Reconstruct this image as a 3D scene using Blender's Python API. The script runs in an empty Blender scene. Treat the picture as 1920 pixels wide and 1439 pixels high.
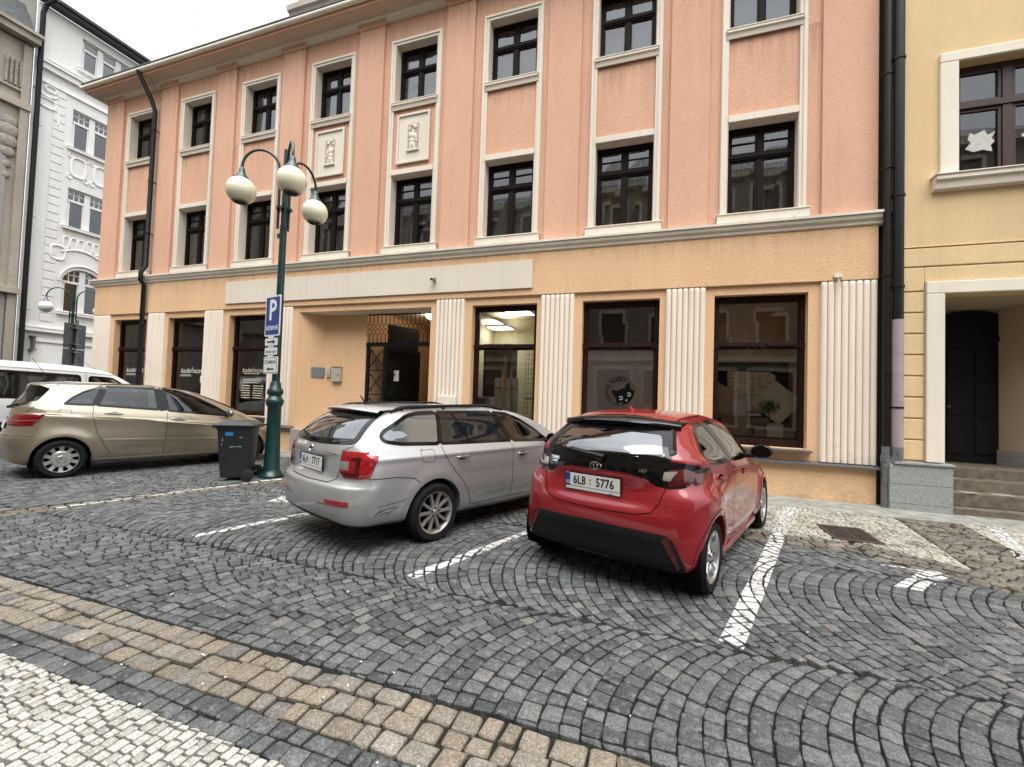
import bpy, bmesh, math, random
import numpy as np
from mathutils import Vector, Matrix
from mathutils.bvhtree import BVHTree
from mathutils.geometry import delaunay_2d_cdt

random.seed(7)
rng = np.random.default_rng(7)
scene = bpy.context.scene
COL = scene.collection
PI = math.pi
R = math.radians

# ------------------------------------------------------------------ objects
def tag(o, label=None, cat=None, group=None, kind=None):
    if label: o['label'] = label
    if cat: o['category'] = cat
    if group: o['group'] = group
    if kind: o['kind'] = kind
    return o

def empty(name, loc=(0, 0, 0), rz=0.0, label=None, cat=None, group=None):
    o = bpy.data.objects.new(name, None)
    COL.objects.link(o)
    o.location = loc
    o.rotation_euler = (0, 0, rz)
    o.empty_display_size = 0.2
    return tag(o, label, cat, group)

def link_mesh(name, me, mat=None, parent=None, loc=(0, 0, 0), mx=None):
    o = bpy.data.objects.new(name, me)
    COL.objects.link(o)
    if mat is not None:
        me.materials.clear()
        for m in (mat if isinstance(mat, (list, tuple)) else [mat]):
            me.materials.append(m)
    if parent is not None: o.parent = parent
    if mx is not None: o.matrix_local = mx
    else: o.location = loc
    return o

class MB:
    """collects shapes and links them as one mesh object"""
    def __init__(s):
        s.v = []; s.f = []; s.m = []; s.mi = 0
    def add(s, verts, faces):
        b = len(s.v)
        s.v += [tuple(p) for p in verts]
        for f in faces:
            s.f.append([b + i for i in f]); s.m.append(s.mi)
        return s
    def box(s, x0, x1, y0, y1, z0, z1):
        return s.add([(x0,y0,z0),(x1,y0,z0),(x1,y1,z0),(x0,y1,z0),(x0,y0,z1),(x1,y0,z1),(x1,y1,z1),(x0,y1,z1)],
            [(0,3,2,1),(4,5,6,7),(0,1,5,4),(1,2,6,5),(2,3,7,6),(3,0,4,7)])
    def obox(s, mx, x0, x1, y0, y1, z0, z1):
        b = len(s.v); s.box(x0,x1,y0,y1,z0,z1)
        for i in range(b, len(s.v)): s.v[i] = tuple(mx @ Vector(s.v[i]))
        return s
    def prism(s, poly, a, b, axis='y'):
        """poly of 2d points extruded between a and b along axis"""
        n = len(poly)
        def P(p, t):
            return (p[0], t, p[1]) if axis == 'y' else ((t, p[0], p[1]) if axis == 'x' else (p[0], p[1], t))
        vs = [P(p, a) for p in poly] + [P(p, b) for p in poly]
        fs = [list(range(n)), list(range(2*n-1, n-1, -1))]
        for i in range(n):
            j = (i+1) % n
            fs.append([i, i+n, j+n, j])
        return s.add(vs, fs)
    def tube(s, path, r, n=8, cap=True):
        path = [Vector(p) for p in path]
        rs = r if isinstance(r, (list, tuple)) else [r]*len(path)
        b = len(s.v); vs = []; ref = None
        for i, p in enumerate(path):
            t = (path[min(i+1, len(path)-1)] - path[max(i-1, 0)]).normalized()
            if ref is None:
                ref = Vector((0,0,1)) if abs(t.z) < .9 else Vector((1,0,0))
            u = t.cross(ref)
            if u.length < 1e-5: u = t.orthogonal()
            u.normalize(); w = u.cross(t).normalized(); ref = w
            for k in range(n):
                a = 2*PI*k/n
                vs.append(p + (u*math.cos(a) + w*math.sin(a))*rs[i])
        fs = []
        for i in range(len(path)-1):
            for k in range(n):
                k2 = (k+1) % n
                fs.append([i*n+k, i*n+k2, (i+1)*n+k2, (i+1)*n+k])
        if cap:
            fs.append(list(range(n-1, -1, -1))); fs.append([(len(path)-1)*n+k for k in range(n)])
        return s.add(vs, fs)
    def lathe(s, prof, n=24, c=(0,0,0), axis='z', a0=0, a1=2*PI):
        full = abs(a1-a0-2*PI) < 1e-6
        m = n if full else n+1
        vs = []
        for (r, h) in prof:
            for k in range(m):
                a = a0 + (a1-a0)*k/n
                x, y = r*math.cos(a), r*math.sin(a)
                if axis == 'z': p = (c[0]+x, c[1]+y, c[2]+h)
                elif axis == 'y': p = (c[0]+x, c[1]+h, c[2]+y)
                else: p = (c[0]+h, c[1]+x, c[2]+y)
                vs.append(p)
        fs = []
        for i in range(len(prof)-1):
            for k in range(n):
                k2 = (k+1) % m
                fs.append([i*m+k, i*m+k2, (i+1)*m+k2, (i+1)*m+k])
        return s.add(vs, fs)
    def ball(s, c, r, n=16, squash=(1,1,1)):
        m = n//2
        vs = []; fs = []
        for i in range(m+1):
            t = PI*i/m
            for k in range(n):
                a = 2*PI*k/n
                vs.append((c[0]+r*squash[0]*math.sin(t)*math.cos(a), c[1]+r*squash[1]*math.sin(t)*math.sin(a), c[2]+r*squash[2]*math.cos(t)))
        for i in range(m):
            for k in range(n):
                k2 = (k+1) % n
                fs.append([i*n+k, (i+1)*n+k, (i+1)*n+k2, i*n+k2])
        return s.add(vs, fs)
    def mesh(s, name, smooth=False, bevel=0.0, fix=True, angle=40):
        me = bpy.data.meshes.new(name)
        me.from_pydata(s.v, [], s.f)
        if any(s.m): me.polygons.foreach_set('material_index', s.m)
        bm = bmesh.new(); bm.from_mesh(me)
        bmesh.ops.remove_doubles(bm, verts=bm.verts, dist=1e-5)
        if fix: bmesh.ops.recalc_face_normals(bm, faces=bm.faces)
        if bevel > 0:
            es = [e for e in bm.edges if len(e.link_faces) == 2 and e.calc_face_angle(0) > R(30)]
            if es: bmesh.ops.bevel(bm, geom=es, offset=bevel, segments=2, profile=.5, affect='EDGES', clamp_overlap=True)
        bm.to_mesh(me); bm.free()
        if smooth:
            me.polygons.foreach_set('use_smooth', [True]*len(me.polygons))
            me.set_sharp_from_angle(angle=R(angle))
        me.update()
        return me
    def build_split(s, name, mat, parent=None, loc=(0,0,0), **k):
        """one object per connected piece"""
        up = list(range(len(s.v)))
        def find(i):
            while up[i] != i: up[i] = up[up[i]]; i = up[i]
            return i
        for f in s.f:
            for j in f[1:]: up[find(f[0])] = find(j)
        grp = {}
        for fi, f in enumerate(s.f): grp.setdefault(find(f[0]), []).append(fi)
        out = []
        for fl in grp.values():
            q = MB(); ids = {}
            for fi in fl:
                for i in s.f[fi]:
                    if i not in ids: ids[i] = len(q.v); q.v.append(s.v[i])
                q.f.append([ids[i] for i in s.f[fi]]); q.m.append(s.m[fi])
            out.append(q.build(name, mat, parent, loc, **k))
        return out
    def build(s, name, mat, parent=None, loc=(0,0,0), smooth=False, bevel=0.0, fix=True, mx=None, angle=40):
        return link_mesh(name, s.mesh(name, smooth, bevel, fix, angle), mat, parent, loc, mx)

def text_mesh(txt, size, align='CENTER', shear=0.0, off=0.0, ext=0.0006, sx=1.0, res=2):
    cu = bpy.data.curves.new('t', 'FONT')
    cu.body = txt; cu.size = size; cu.align_x = align; cu.align_y = 'CENTER'
    cu.shear = shear; cu.offset = off; cu.extrude = ext; cu.resolution_u = res
    o = bpy.data.objects.new('t', cu); COL.objects.link(o)
    dg = bpy.context.evaluated_depsgraph_get(); dg.update()
    me = bpy.data.meshes.new_from_object(o.evaluated_get(dg))
    bpy.data.objects.remove(o); bpy.data.curves.remove(cu)
    if sx != 1.0: me.transform(Matrix.Diagonal((sx, 1, 1, 1)))
    return me

def frame_mx(loc, xdir, ydir):
    x = Vector(xdir).normalized(); y = Vector(ydir).normalized(); z = x.cross(y).normalized(); y = z.cross(x)
    m = Matrix((x, y, z)).transposed().to_4x4(); m.translation = loc
    return m

FACADE = lambda x, y, z: frame_mx((x, y, z), (1,0,0), (0,0,1))   # text on a wall seen from -Y

def merge_meshes(parts):
    """parts: [(mesh, matrix)] -> one mesh"""
    bm = bmesh.new()
    for me, mx in parts:
        t = me.copy(); t.transform(mx); bm.from_mesh(t); bpy.data.meshes.remove(t)
    out = bpy.data.meshes.new('m'); bm.to_mesh(out); bm.free()
    return out

# ------------------------------------------------------------------ materials
def new_mat(name):
    m = bpy.data.materials.new(name); m.use_nodes = True
    nt = m.node_tree; b = nt.nodes['Principled BSDF']
    return m, nt, b
def N(nt, typ, **kw):
    n = nt.nodes.new(typ)
    for k, v in kw.items(): setattr(n, k, v)
    return n
def L(nt, a, b): nt.links.new(a, b)
def c4(c): return (c[0], c[1], c[2], 1.0)
def setp(b, **kw):
    for k, v in kw.items(): b.inputs[k].default_value = v

def noise(nt, scale, detail=4, rough=.6, vec=None, stretch=None, coord='pos'):
    if vec is None:
        vec = N(nt, 'ShaderNodeNewGeometry').outputs['Position'] if coord == 'pos' else N(nt, 'ShaderNodeTexCoord').outputs['Object']
    if stretch:
        mp = N(nt, 'ShaderNodeMapping'); mp.inputs['Scale'].default_value = stretch
        L(nt, vec, mp.inputs['Vector']); vec = mp.outputs['Vector']
    n = N(nt, 'ShaderNodeTexNoise')
    n.inputs['Scale'].default_value = scale; n.inputs['Detail'].default_value = detail; n.inputs['Roughness'].default_value = rough
    L(nt, vec, n.inputs['Vector'])
    return n.outputs['Fac']
def ramp(nt, fac, stops):
    r = N(nt, 'ShaderNodeValToRGB'); e = r.color_ramp.elements
    while len(e) < len(stops): e.new(.5)
    for i, (p, c) in enumerate(stops):
        e[i].position = p; e[i].color = c4(c) if hasattr(c, '__len__') else (c, c, c, 1)
    L(nt, fac, r.inputs['Fac'])
    return r.outputs['Color']
def mixc(nt, fac, a, b, mode='MIX'):
    m = N(nt, 'ShaderNodeMix', data_type='RGBA', blend_type=mode)
    if isinstance(fac, (int, float)): m.inputs['Factor'].default_value = fac
    else: L(nt, fac, m.inputs['Factor'])
    for s, k in ((a, 'A'), (b, 'B')):
        i = [q for q in m.inputs if q.name == k and q.type == 'RGBA'][0]
        if hasattr(s, 'is_output'): L(nt, s, i)
        else: i.default_value = c4(s)
    return [q for q in m.outputs if q.type == 'RGBA'][0]
def bump(nt, b, h, strength=.3, dist=.01):
    n = N(nt, 'ShaderNodeBump'); n.inputs['Strength'].default_value = strength; n.inputs['Distance'].default_value = dist
    L(nt, h, n.inputs['Height']); L(nt, n.outputs['Normal'], b.inputs['Normal'])

def mat(name, col, rough=.6, metal=0., spec=.5, var=0., vs=6., bs=0., bd=.004, bstr=.4, coat=0., coord='pos', emit=None, stretch=None):
    m, nt, b = new_mat(name)
    setp(b, **{'Roughness': rough, 'Metallic': metal, 'Specular IOR Level': spec, 'Coat Weight': coat})
    b.inputs['Base Color'].default_value = c4(col)
    if var > 0:
        f = noise(nt, vs, 6, .65, coord=coord, stretch=stretch)
        lo = [c*(1-var) for c in col]; hi = [min(1, c*(1+var)) for c in col]
        L(nt, ramp(nt, f, [(.3, lo), (.7, hi)]), b.inputs['Base Color'])
    if bs > 0:
        bump(nt, b, noise(nt, bs, 3, .6, coord=coord), bstr, bd)
    if emit:
        b.inputs['Emission Color'].default_value = c4(emit[:3]); b.inputs['Emission Strength'].default_value = emit[3]
    return m

def stucco(name, col, bs=70, bstr=.5, streak=.10, bd=.012, drips=(), splash=None):
    m, nt, b = new_mat(name)
    setp(b, Roughness=.9); b.inputs['Specular IOR Level'].default_value = .2
    g = N(nt, 'ShaderNodeNewGeometry').outputs['Position']
    big = noise(nt, .7, 5, .6, vec=g, stretch=(1, 1, .35))
    fine = noise(nt, bs*.6, 3, .7, vec=g)
    st = noise(nt, 5, 5, .7, vec=g, stretch=(1, 1, .06))
    c1 = ramp(nt, big, [(.3, [c*(1-streak) for c in col]), (.7, [min(1, c*(1+streak*.5)) for c in col])])
    c2 = mixc(nt, ramp(nt, st, [(.52, 0.), (.75, .32)]), c1, [c*.70 for c in col])
    pt = noise(nt, 2.4, 7, .72, vec=g)
    c2 = mixc(nt, ramp(nt, pt, [(.58, 0.), (.66, .20)]), c2, [c*.80 for c in col])
    c2 = mixc(nt, ramp(nt, noise(nt, 1.1, 3, .5, vec=g), [(.6, 0.), (.63, .10)]), c2, [min(1, c*1.15) for c in col])
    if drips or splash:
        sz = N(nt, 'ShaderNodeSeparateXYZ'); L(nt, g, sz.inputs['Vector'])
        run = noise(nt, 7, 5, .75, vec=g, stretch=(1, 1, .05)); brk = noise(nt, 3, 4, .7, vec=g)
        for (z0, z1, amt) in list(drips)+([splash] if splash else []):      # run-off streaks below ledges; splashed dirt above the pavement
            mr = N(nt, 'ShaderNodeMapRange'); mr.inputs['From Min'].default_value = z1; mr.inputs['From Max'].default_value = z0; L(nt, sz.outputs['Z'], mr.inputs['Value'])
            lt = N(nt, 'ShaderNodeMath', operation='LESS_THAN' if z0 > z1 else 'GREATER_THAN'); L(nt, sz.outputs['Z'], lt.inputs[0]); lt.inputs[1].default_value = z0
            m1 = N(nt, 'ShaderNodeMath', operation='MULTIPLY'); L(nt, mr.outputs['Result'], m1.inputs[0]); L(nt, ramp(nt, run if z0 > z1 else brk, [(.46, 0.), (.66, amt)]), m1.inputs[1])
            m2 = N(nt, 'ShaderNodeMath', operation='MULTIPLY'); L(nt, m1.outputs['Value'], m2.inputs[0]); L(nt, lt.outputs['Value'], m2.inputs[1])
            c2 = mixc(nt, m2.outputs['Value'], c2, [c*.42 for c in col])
    c3 = mixc(nt, .55, c2, ramp(nt, fine, [(.3, .66), (.7, 1.06)]), 'MULTIPLY')
    L(nt, c3, b.inputs['Base Color'])
    bump(nt, b, noise(nt, bs*.7, 4, .65, vec=g), bstr, bd*1.7)
    return m

def glass(name, tint=(1,1,1), refl=.08, rough=0.0, body=0.0, bodycol=(.5,.5,.5), wav=0.0):
    """thin pane: see-through with fresnel reflection; body = share of a diffuse layer, for dust and painted-in reflection"""
    m = bpy.data.materials.new(name); m.use_nodes = True
    nt = m.node_tree; nt.nodes.clear()
    out = N(nt, 'ShaderNodeOutputMaterial')
    tr = N(nt, 'ShaderNodeBsdfTransparent'); tr.inputs['Color'].default_value = c4(tint)
    gl = N(nt, 'ShaderNodeBsdfGlossy'); gl.inputs['Roughness'].default_value = rough
    gl.inputs['Color'].default_value = (.95, .97, 1, 1)
    fr = N(nt, 'ShaderNodeFresnel'); fr.inputs['IOR'].default_value = 1.55
    ma = N(nt, 'ShaderNodeMath', operation='MULTIPLY_ADD'); L(nt, fr.outputs['Fac'], ma.inputs[0]); ma.inputs[1].default_value = 1.5; ma.inputs[2].default_value = refl - .05
    ma.use_clamp = True
    base = tr.outputs['BSDF']
    if body > 0:
        df = N(nt, 'ShaderNodeBsdfDiffuse'); df.inputs['Color'].default_value = c4(bodycol)
        mx = N(nt, 'ShaderNodeMixShader'); mx.inputs['Fac'].default_value = body
        L(nt, base, mx.inputs[1]); L(nt, df.outputs['BSDF'], mx.inputs[2]); base = mx.outputs['Shader']
    mx = N(nt, 'ShaderNodeMixShader'); L(nt, ma.outputs['Value'], mx.inputs['Fac'])
    L(nt, base, mx.inputs[1]); L(nt, gl.outputs['BSDF'], mx.inputs[2])
    if wav > 0:
        bn = N(nt, 'ShaderNodeBump'); bn.inputs['Strength'].default_value = wav; bn.inputs['Distance'].default_value = .02
        L(nt, noise(nt, 1.6, 2, .5), bn.inputs['Height']); L(nt, bn.outputs['Normal'], gl.inputs['Normal'])
    L(nt, mx.outputs['Shader'], out.inputs['Surface'])
    return m

def car_paint(name, col, metal=.55, rough=.32, dirt=(.16,.14,.12), dirt_amt=.5, dz=.55, coat_rough=.03, coat=1.0):
    """clear-coated paint; road film grows towards the sills"""
    m, nt, b = new_mat(name)
    setp(b, Metallic=metal, Roughness=rough, **{'Coat Weight': 1.0, 'Coat Roughness': coat_rough})
    tc = N(nt, 'ShaderNodeTexCoord').outputs['Object']
    fl = noise(nt, 900, 2, .5, vec=tc)
    c1 = ramp(nt, fl, [(.3, [c*.9 for c in col]), (.7, [min(1, c*1.08) for c in col])])
    sp = N(nt, 'ShaderNodeSeparateXYZ'); L(nt, tc, sp.inputs['Vector'])
    mr = N(nt, 'ShaderNodeMapRange'); mr.inputs['From Min'].default_value = dz; mr.inputs['From Max'].default_value = .15
    L(nt, sp.outputs['Z'], mr.inputs['Value'])
    sm = noise(nt, 4, 6, .7, vec=tc, stretch=(1, 1, .5))
    mu = N(nt, 'ShaderNodeMath', operation='MULTIPLY'); L(nt, mr.outputs['Result'], mu.inputs[0]); L(nt, sm, mu.inputs[1])
    m2 = N(nt, 'ShaderNodeMath', operation='MULTIPLY'); m2.use_clamp = True; L(nt, mu.outputs['Value'], m2.inputs[0]); m2.inputs[1].default_value = dirt_amt*1.6
    L(nt, mixc(nt, m2.outputs['Value'], c1, dirt), b.inputs['Base Color'])
    md = N(nt, 'ShaderNodeMath', operation='MULTIPLY_ADD'); L(nt, m2.outputs['Value'], md.inputs[0]); md.inputs[1].default_value = -.9*coat; md.inputs[2].default_value = coat
    L(nt, md.outputs['Value'], b.inputs['Coat Weight'])
    return m
# ================================================================== GROUND
def stone_mat(name, stops, speck=.35, rough=.75, moss=.0, worn=(.5,.5,.48)):
    m, nt, b = new_mat(name)
    setp(b, Roughness=rough); b.inputs['Specular IOR Level'].default_value = .25
    at = N(nt, 'ShaderNodeAttribute', attribute_name='rnd').outputs['Fac']
    g = N(nt, 'ShaderNodeNewGeometry').outputs['Position']
    base = ramp(nt, at, stops)
    c = mixc(nt, speck, base, ramp(nt, noise(nt, 90, 4, .75, vec=g), [(.34, .25), (.5, .8), (.64, 1.9)]), 'MULTIPLY')
    c = mixc(nt, ramp(nt, noise(nt, 26, 5, .7, vec=g), [(.52, 0.), (.66, .62)]), c, worn)
    c = mixc(nt, ramp(nt, noise(nt, .9, 5, .6, vec=g), [(.35, .0), (.75, .30)]), c, [.05, .05, .048])
    if moss > 0:
        c = mixc(nt, ramp(nt, noise(nt, 3.2, 6, .75, vec=g), [(.5, 0.), (.62, moss)]), c, (.045, .04, .02))
    L(nt, c, b.inputs['Base Color'])
    L(nt, ramp(nt, noise(nt, 30, 3, .6, vec=g), [(.3, rough-.2), (.7, min(1, rough+.15))]), b.inputs['Roughness'])
    bump(nt, b, noise(nt, 75, 5, .7, vec=g), .8, .006)
    return m

M_DARK = stone_mat('granite_dark', [(0., (.064,.067,.070)), (.35, (.095,.099,.102)), (.75, (.128,.132,.133)), (.94, (.162,.164,.163)), (1., (.18,.172,.16))], .7, .7, worn=(.25,.26,.26))
M_TAN = stone_mat('granite_tan', [(0., (.21,.175,.135)), (.25, (.265,.222,.17)), (.5, (.25,.225,.187)), (.72, (.285,.235,.17)), (.84, (.135,.139,.142)), (.92, (.235,.217,.19)), (1., (.34,.305,.26))], .65, .8, worn=(.36,.33,.285))
M_TANFAR = stone_mat('granite_tan_mossy', [(0., (.13,.12,.095)), (.4, (.19,.165,.125)), (.7, (.165,.15,.125)), (.85, (.105,.105,.098)), (1., (.25,.225,.185))], .6, .8, moss=.8, worn=(.36,.33,.28))
M_WHITE = stone_mat('marble_white', [(0., (.36,.35,.31)), (.3, (.47,.46,.41)), (.7, (.55,.54,.49)), (.93, (.60,.59,.54)), (1., (.32,.30,.24))], .55, .7, worn=(.72,.71,.68))
M_WHITEFAR = stone_mat('marble_grimy', [(0., (.30,.285,.235)), (.4, (.40,.385,.325)), (.8, (.47,.455,.395)), (1., (.25,.23,.17))], .5, .75, moss=.7, worn=(.6,.58,.52))
def soil():
    m, nt, b = new_mat('joint_soil'); setp(b, Roughness=.95)
    g = N(nt, 'ShaderNodeNewGeometry').outputs['Position']
    c = ramp(nt, noise(nt, 60, 5, .75, vec=g), [(.3, (.006,.006,.005)), (.58, (.014,.013,.011)), (.72, (.04,.036,.03)), (.82, (.2,.19,.17))])
    c = mixc(nt, ramp(nt, noise(nt, 1.7, 5, .7, vec=g), [(.52, 0.), (.66, .6)]), c, (.034,.036,.014))
    L(nt, c, b.inputs['Base Color']); bump(nt, b, noise(nt, 120, 4, .7, vec=g), 1., .01)
    return m
M_SOIL = soil()

def clip_half(q, n, c):
    """keep n.p >= c : pull corners back onto the line, drop stones wholly beyond it"""
    n = np.array(n, float); n /= np.linalg.norm(n)
    d = q @ n - c
    keep = (d > 0.012).sum(1) >= 2
    q = q[keep]; d = d[keep]
    return q - np.minimum(d, 0)[..., None]*n

def poly_area(q):
    x, y = q[..., 0], q[..., 1]
    return .5*np.abs((x*np.roll(y, -1, 1) - y*np.roll(x, -1, 1)).sum(1))

STONES = []     # (outline 8 x 2, centre, tilt, top) kept so that painted lines can lie on the stones

def stones(name, q, mat, joint=.0085, bev=.006, top=.012, hj=.003, tilt=.012, jit=.0025, cut=.13, detail=True, keep=True, rnd=None, pillow=.0025):
    q = q[poly_area(q) > 8e-4]
    n = len(q)
    x, y = q[..., 0], q[..., 1]
    sgn = np.sign((x*np.roll(y, -1, 1) - y*np.roll(x, -1, 1)).sum(1)); q[sgn < 0] = q[sgn < 0][:, ::-1]
    nx = np.roll(q, -1, 1) - q; ln = np.linalg.norm(nx, axis=2, keepdims=True)+1e-9
    e1 = nx/ln; e0 = np.roll(e1, 1, 1)
    def ring(ins):
        p = q + (e1 - e0)*ins
        if not detail: return p
        c = cut*np.minimum(ln, np.roll(ln, 1, 1))*rng.uniform(.5, 1.25, (n, 4, 1))
        a = p - e0*c*.75; b2 = p + e1*c*.75
        return np.stack([a, b2], 2).reshape(n, 8, 2)
    rs = rng.bit_generator.state
    K = 8 if detail else 4
    st = rng.bit_generator.state
    def rr(ins):
        rng.bit_generator.state = st
        p = ring(ins)
        return p
    jn = rng.normal(0, jit, (n, K, 2))
    base_state = rng.bit_generator.state
    r0 = rr(joint/2) + jn; r1 = r0.copy(); r2 = rr(joint/2+bev) + jn
    rng.bit_generator.state = base_state; rng.random(5)
    cen = q.mean(1)
    h = top + rng.normal(0, hj, n)
    tl = rng.normal(0, tilt, (n, 2))
    def zz(p, dz): return h[:, None] + ((p - cen[:, None])*tl[:, None]).sum(2) + dz
    V = np.zeros((n, 3*K+1, 3))
    V[:, :K, :2] = r0; V[:, :K, 2] = -.02
    V[:, K:2*K, :2] = r1; V[:, K:2*K, 2] = zz(r1, -bev*.8)
    V[:, 2*K:3*K, :2] = r2; V[:, 2*K:3*K, 2] = zz(r2, -.0005)
    V[:, 3*K, :2] = cen; V[:, 3*K, 2] = h + pillow
    k = np.arange(K); k2 = (k+1) % K
    quads = np.concatenate([np.stack([k, k2, k2+K, k+K], 1), np.stack([k+K, k2+K, k2+2*K, k+2*K], 1)])
    tris = np.stack([k+2*K, k2+2*K, np.full(K, 3*K)], 1)
    off = np.arange(n)[:, None, None]*(3*K+1)
    Q = (quads[None]+off).reshape(n, -1); T = (tris[None]+off).reshape(n, -1)
    loops = np.concatenate([Q, T], 1).reshape(-1)
    lt = np.tile(np.concatenate([np.full(2*K, 4), np.full(K, 3)]), n)
    ls = np.concatenate([[0], np.cumsum(lt)[:-1]])
    me = bpy.data.meshes.new(name)
    me.vertices.add(n*(3*K+1)); me.vertices.foreach_set('co', V.reshape(-1).astype(np.float32))
    me.loops.add(len(loops)); me.loops.foreach_set('vertex_index', loops.astype(np.int32))
    me.polygons.add(len(lt)); me.polygons.foreach_set('loop_start', ls.astype(np.int32))
    me.update(calc_edges=True)
    sm = np.tile(np.concatenate([np.zeros(K), np.ones(2*K)]), n).astype(bool)
    me.polygons.foreach_set('use_smooth', sm)
    if rnd is None: rnd = rng.random(n)
    me.attributes.new('rnd', 'FLOAT', 'FACE').data.foreach_set('value', np.repeat(rnd, 3*K).astype(np.float32))
    me.update()
    o = link_mesh(name, me, mat); tag(o, kind='structure')
    if keep:
        for i in range(n): STONES.append((r2[i], cen[i], tl[i], h[i]))
    return o

def rows(o, d, length, width, nrow, slen, var=.25, wj=.008):
    """running rows of stones on a strip from o along d; the strip widens to the left of d"""
    o = np.array(o, float); d = np.array(d, float); d /= np.linalg.norm(d); nn = np.array([-d[1], d[0]])
    out = []; rw = width/nrow
    for r in range(nrow):
        t = rng.uniform(-slen, 0)
        ph0, ph1 = r*1.7, (r+1)*1.7
        wob = lambda t, ph, k: 0 if k in (0, nrow) else wj*math.sin(t*2.3+ph)+wj*.6*math.sin(t*7.1+ph*3)
        while t < length:
            l = slen*(1+rng.uniform(-var, var)); t0, t1 = max(t, 0), min(t+l, length)
            if t1 - t0 > slen*.25:
                a0, a1 = r*rw, (r+1)*rw
                s = rng.normal(0, .004)
                out.append([o+d*t0+nn*(a0+wob(t0, ph0, r)), o+d*t1+nn*(a0+wob(t1, ph0, r)), o+d*(t1+s)+nn*(a1+wob(t1, ph1, r+1)), o+d*(t0+s)+nn*(a1+wob(t0, ph1, r+1))])
            t += l
    return np.array(out)

def arcs(x0, x1, lanes, W=2.0, y_first=1.2, S=.108, Rr=1.4, ssz=.104):
    """segmental-arch bond: every lane is a stack of equal arcs bulging towards -X"""
    out = []
    sag = Rr - math.sqrt(Rr*Rr-(W/2)**2)
    amax = math.asin(W/2/Rr)
    for ln in range(lanes):
        yc = y_first + W*(ln+.5)
        ks = int((x1-x0)/S)
        xo = rng.uniform(0, S)
        for k in range(ks):
            nst = int(round(2*amax*Rr/ssz)) + rng.integers(-1, 2)
            ph = rng.uniform(-.5, .5)
            us = (np.arange(nst+1)+ph+rng.normal(0, .09, nst+1))/nst*2-1
            us = us*1.10
            wob = .006*math.sin(k*1.3+ln)
            for i in range(nst):
                if us[i+1]-us[i] < .03: continue
                cs = []
                for (u, kk) in ((us[i], 0), (us[i], 1), (us[i+1], 1), (us[i+1], 0)):
                    v = math.sin(u*amax)*Rr
                    if kk: v *= 1-S/Rr*math.cos(u*amax)
                    xx = x0+xo+(k+kk)*S+Rr-sag*.5-math.sqrt(max(Rr*Rr-v*v, 0))+.01*math.sin((k+kk)*.9+v*3+ln)
                    cs.append((xx, yc+v+wob))
                cs = [(px, min(max(py, yc-W/2), yc+W/2)) for px, py in cs]
                out.append(cs)
    out = np.array(out)
    return out[poly_area(out) > .0038]

def mask_near(q, r):
    c = q.mean(1); return np.hypot(c[:, 0]-.0, c[:, 1]-0) < r

# parking direction and the diagonal strip by the lamp post
PD = np.array([math.sin(R(20.5)), math.cos(R(20.5))])
STRIP_A = np.array([-7.40, 2.98]); SN = np.array([PD[1], -PD[0]])      # normal points right (+x)
stripc = STRIP_A @ SN

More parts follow.
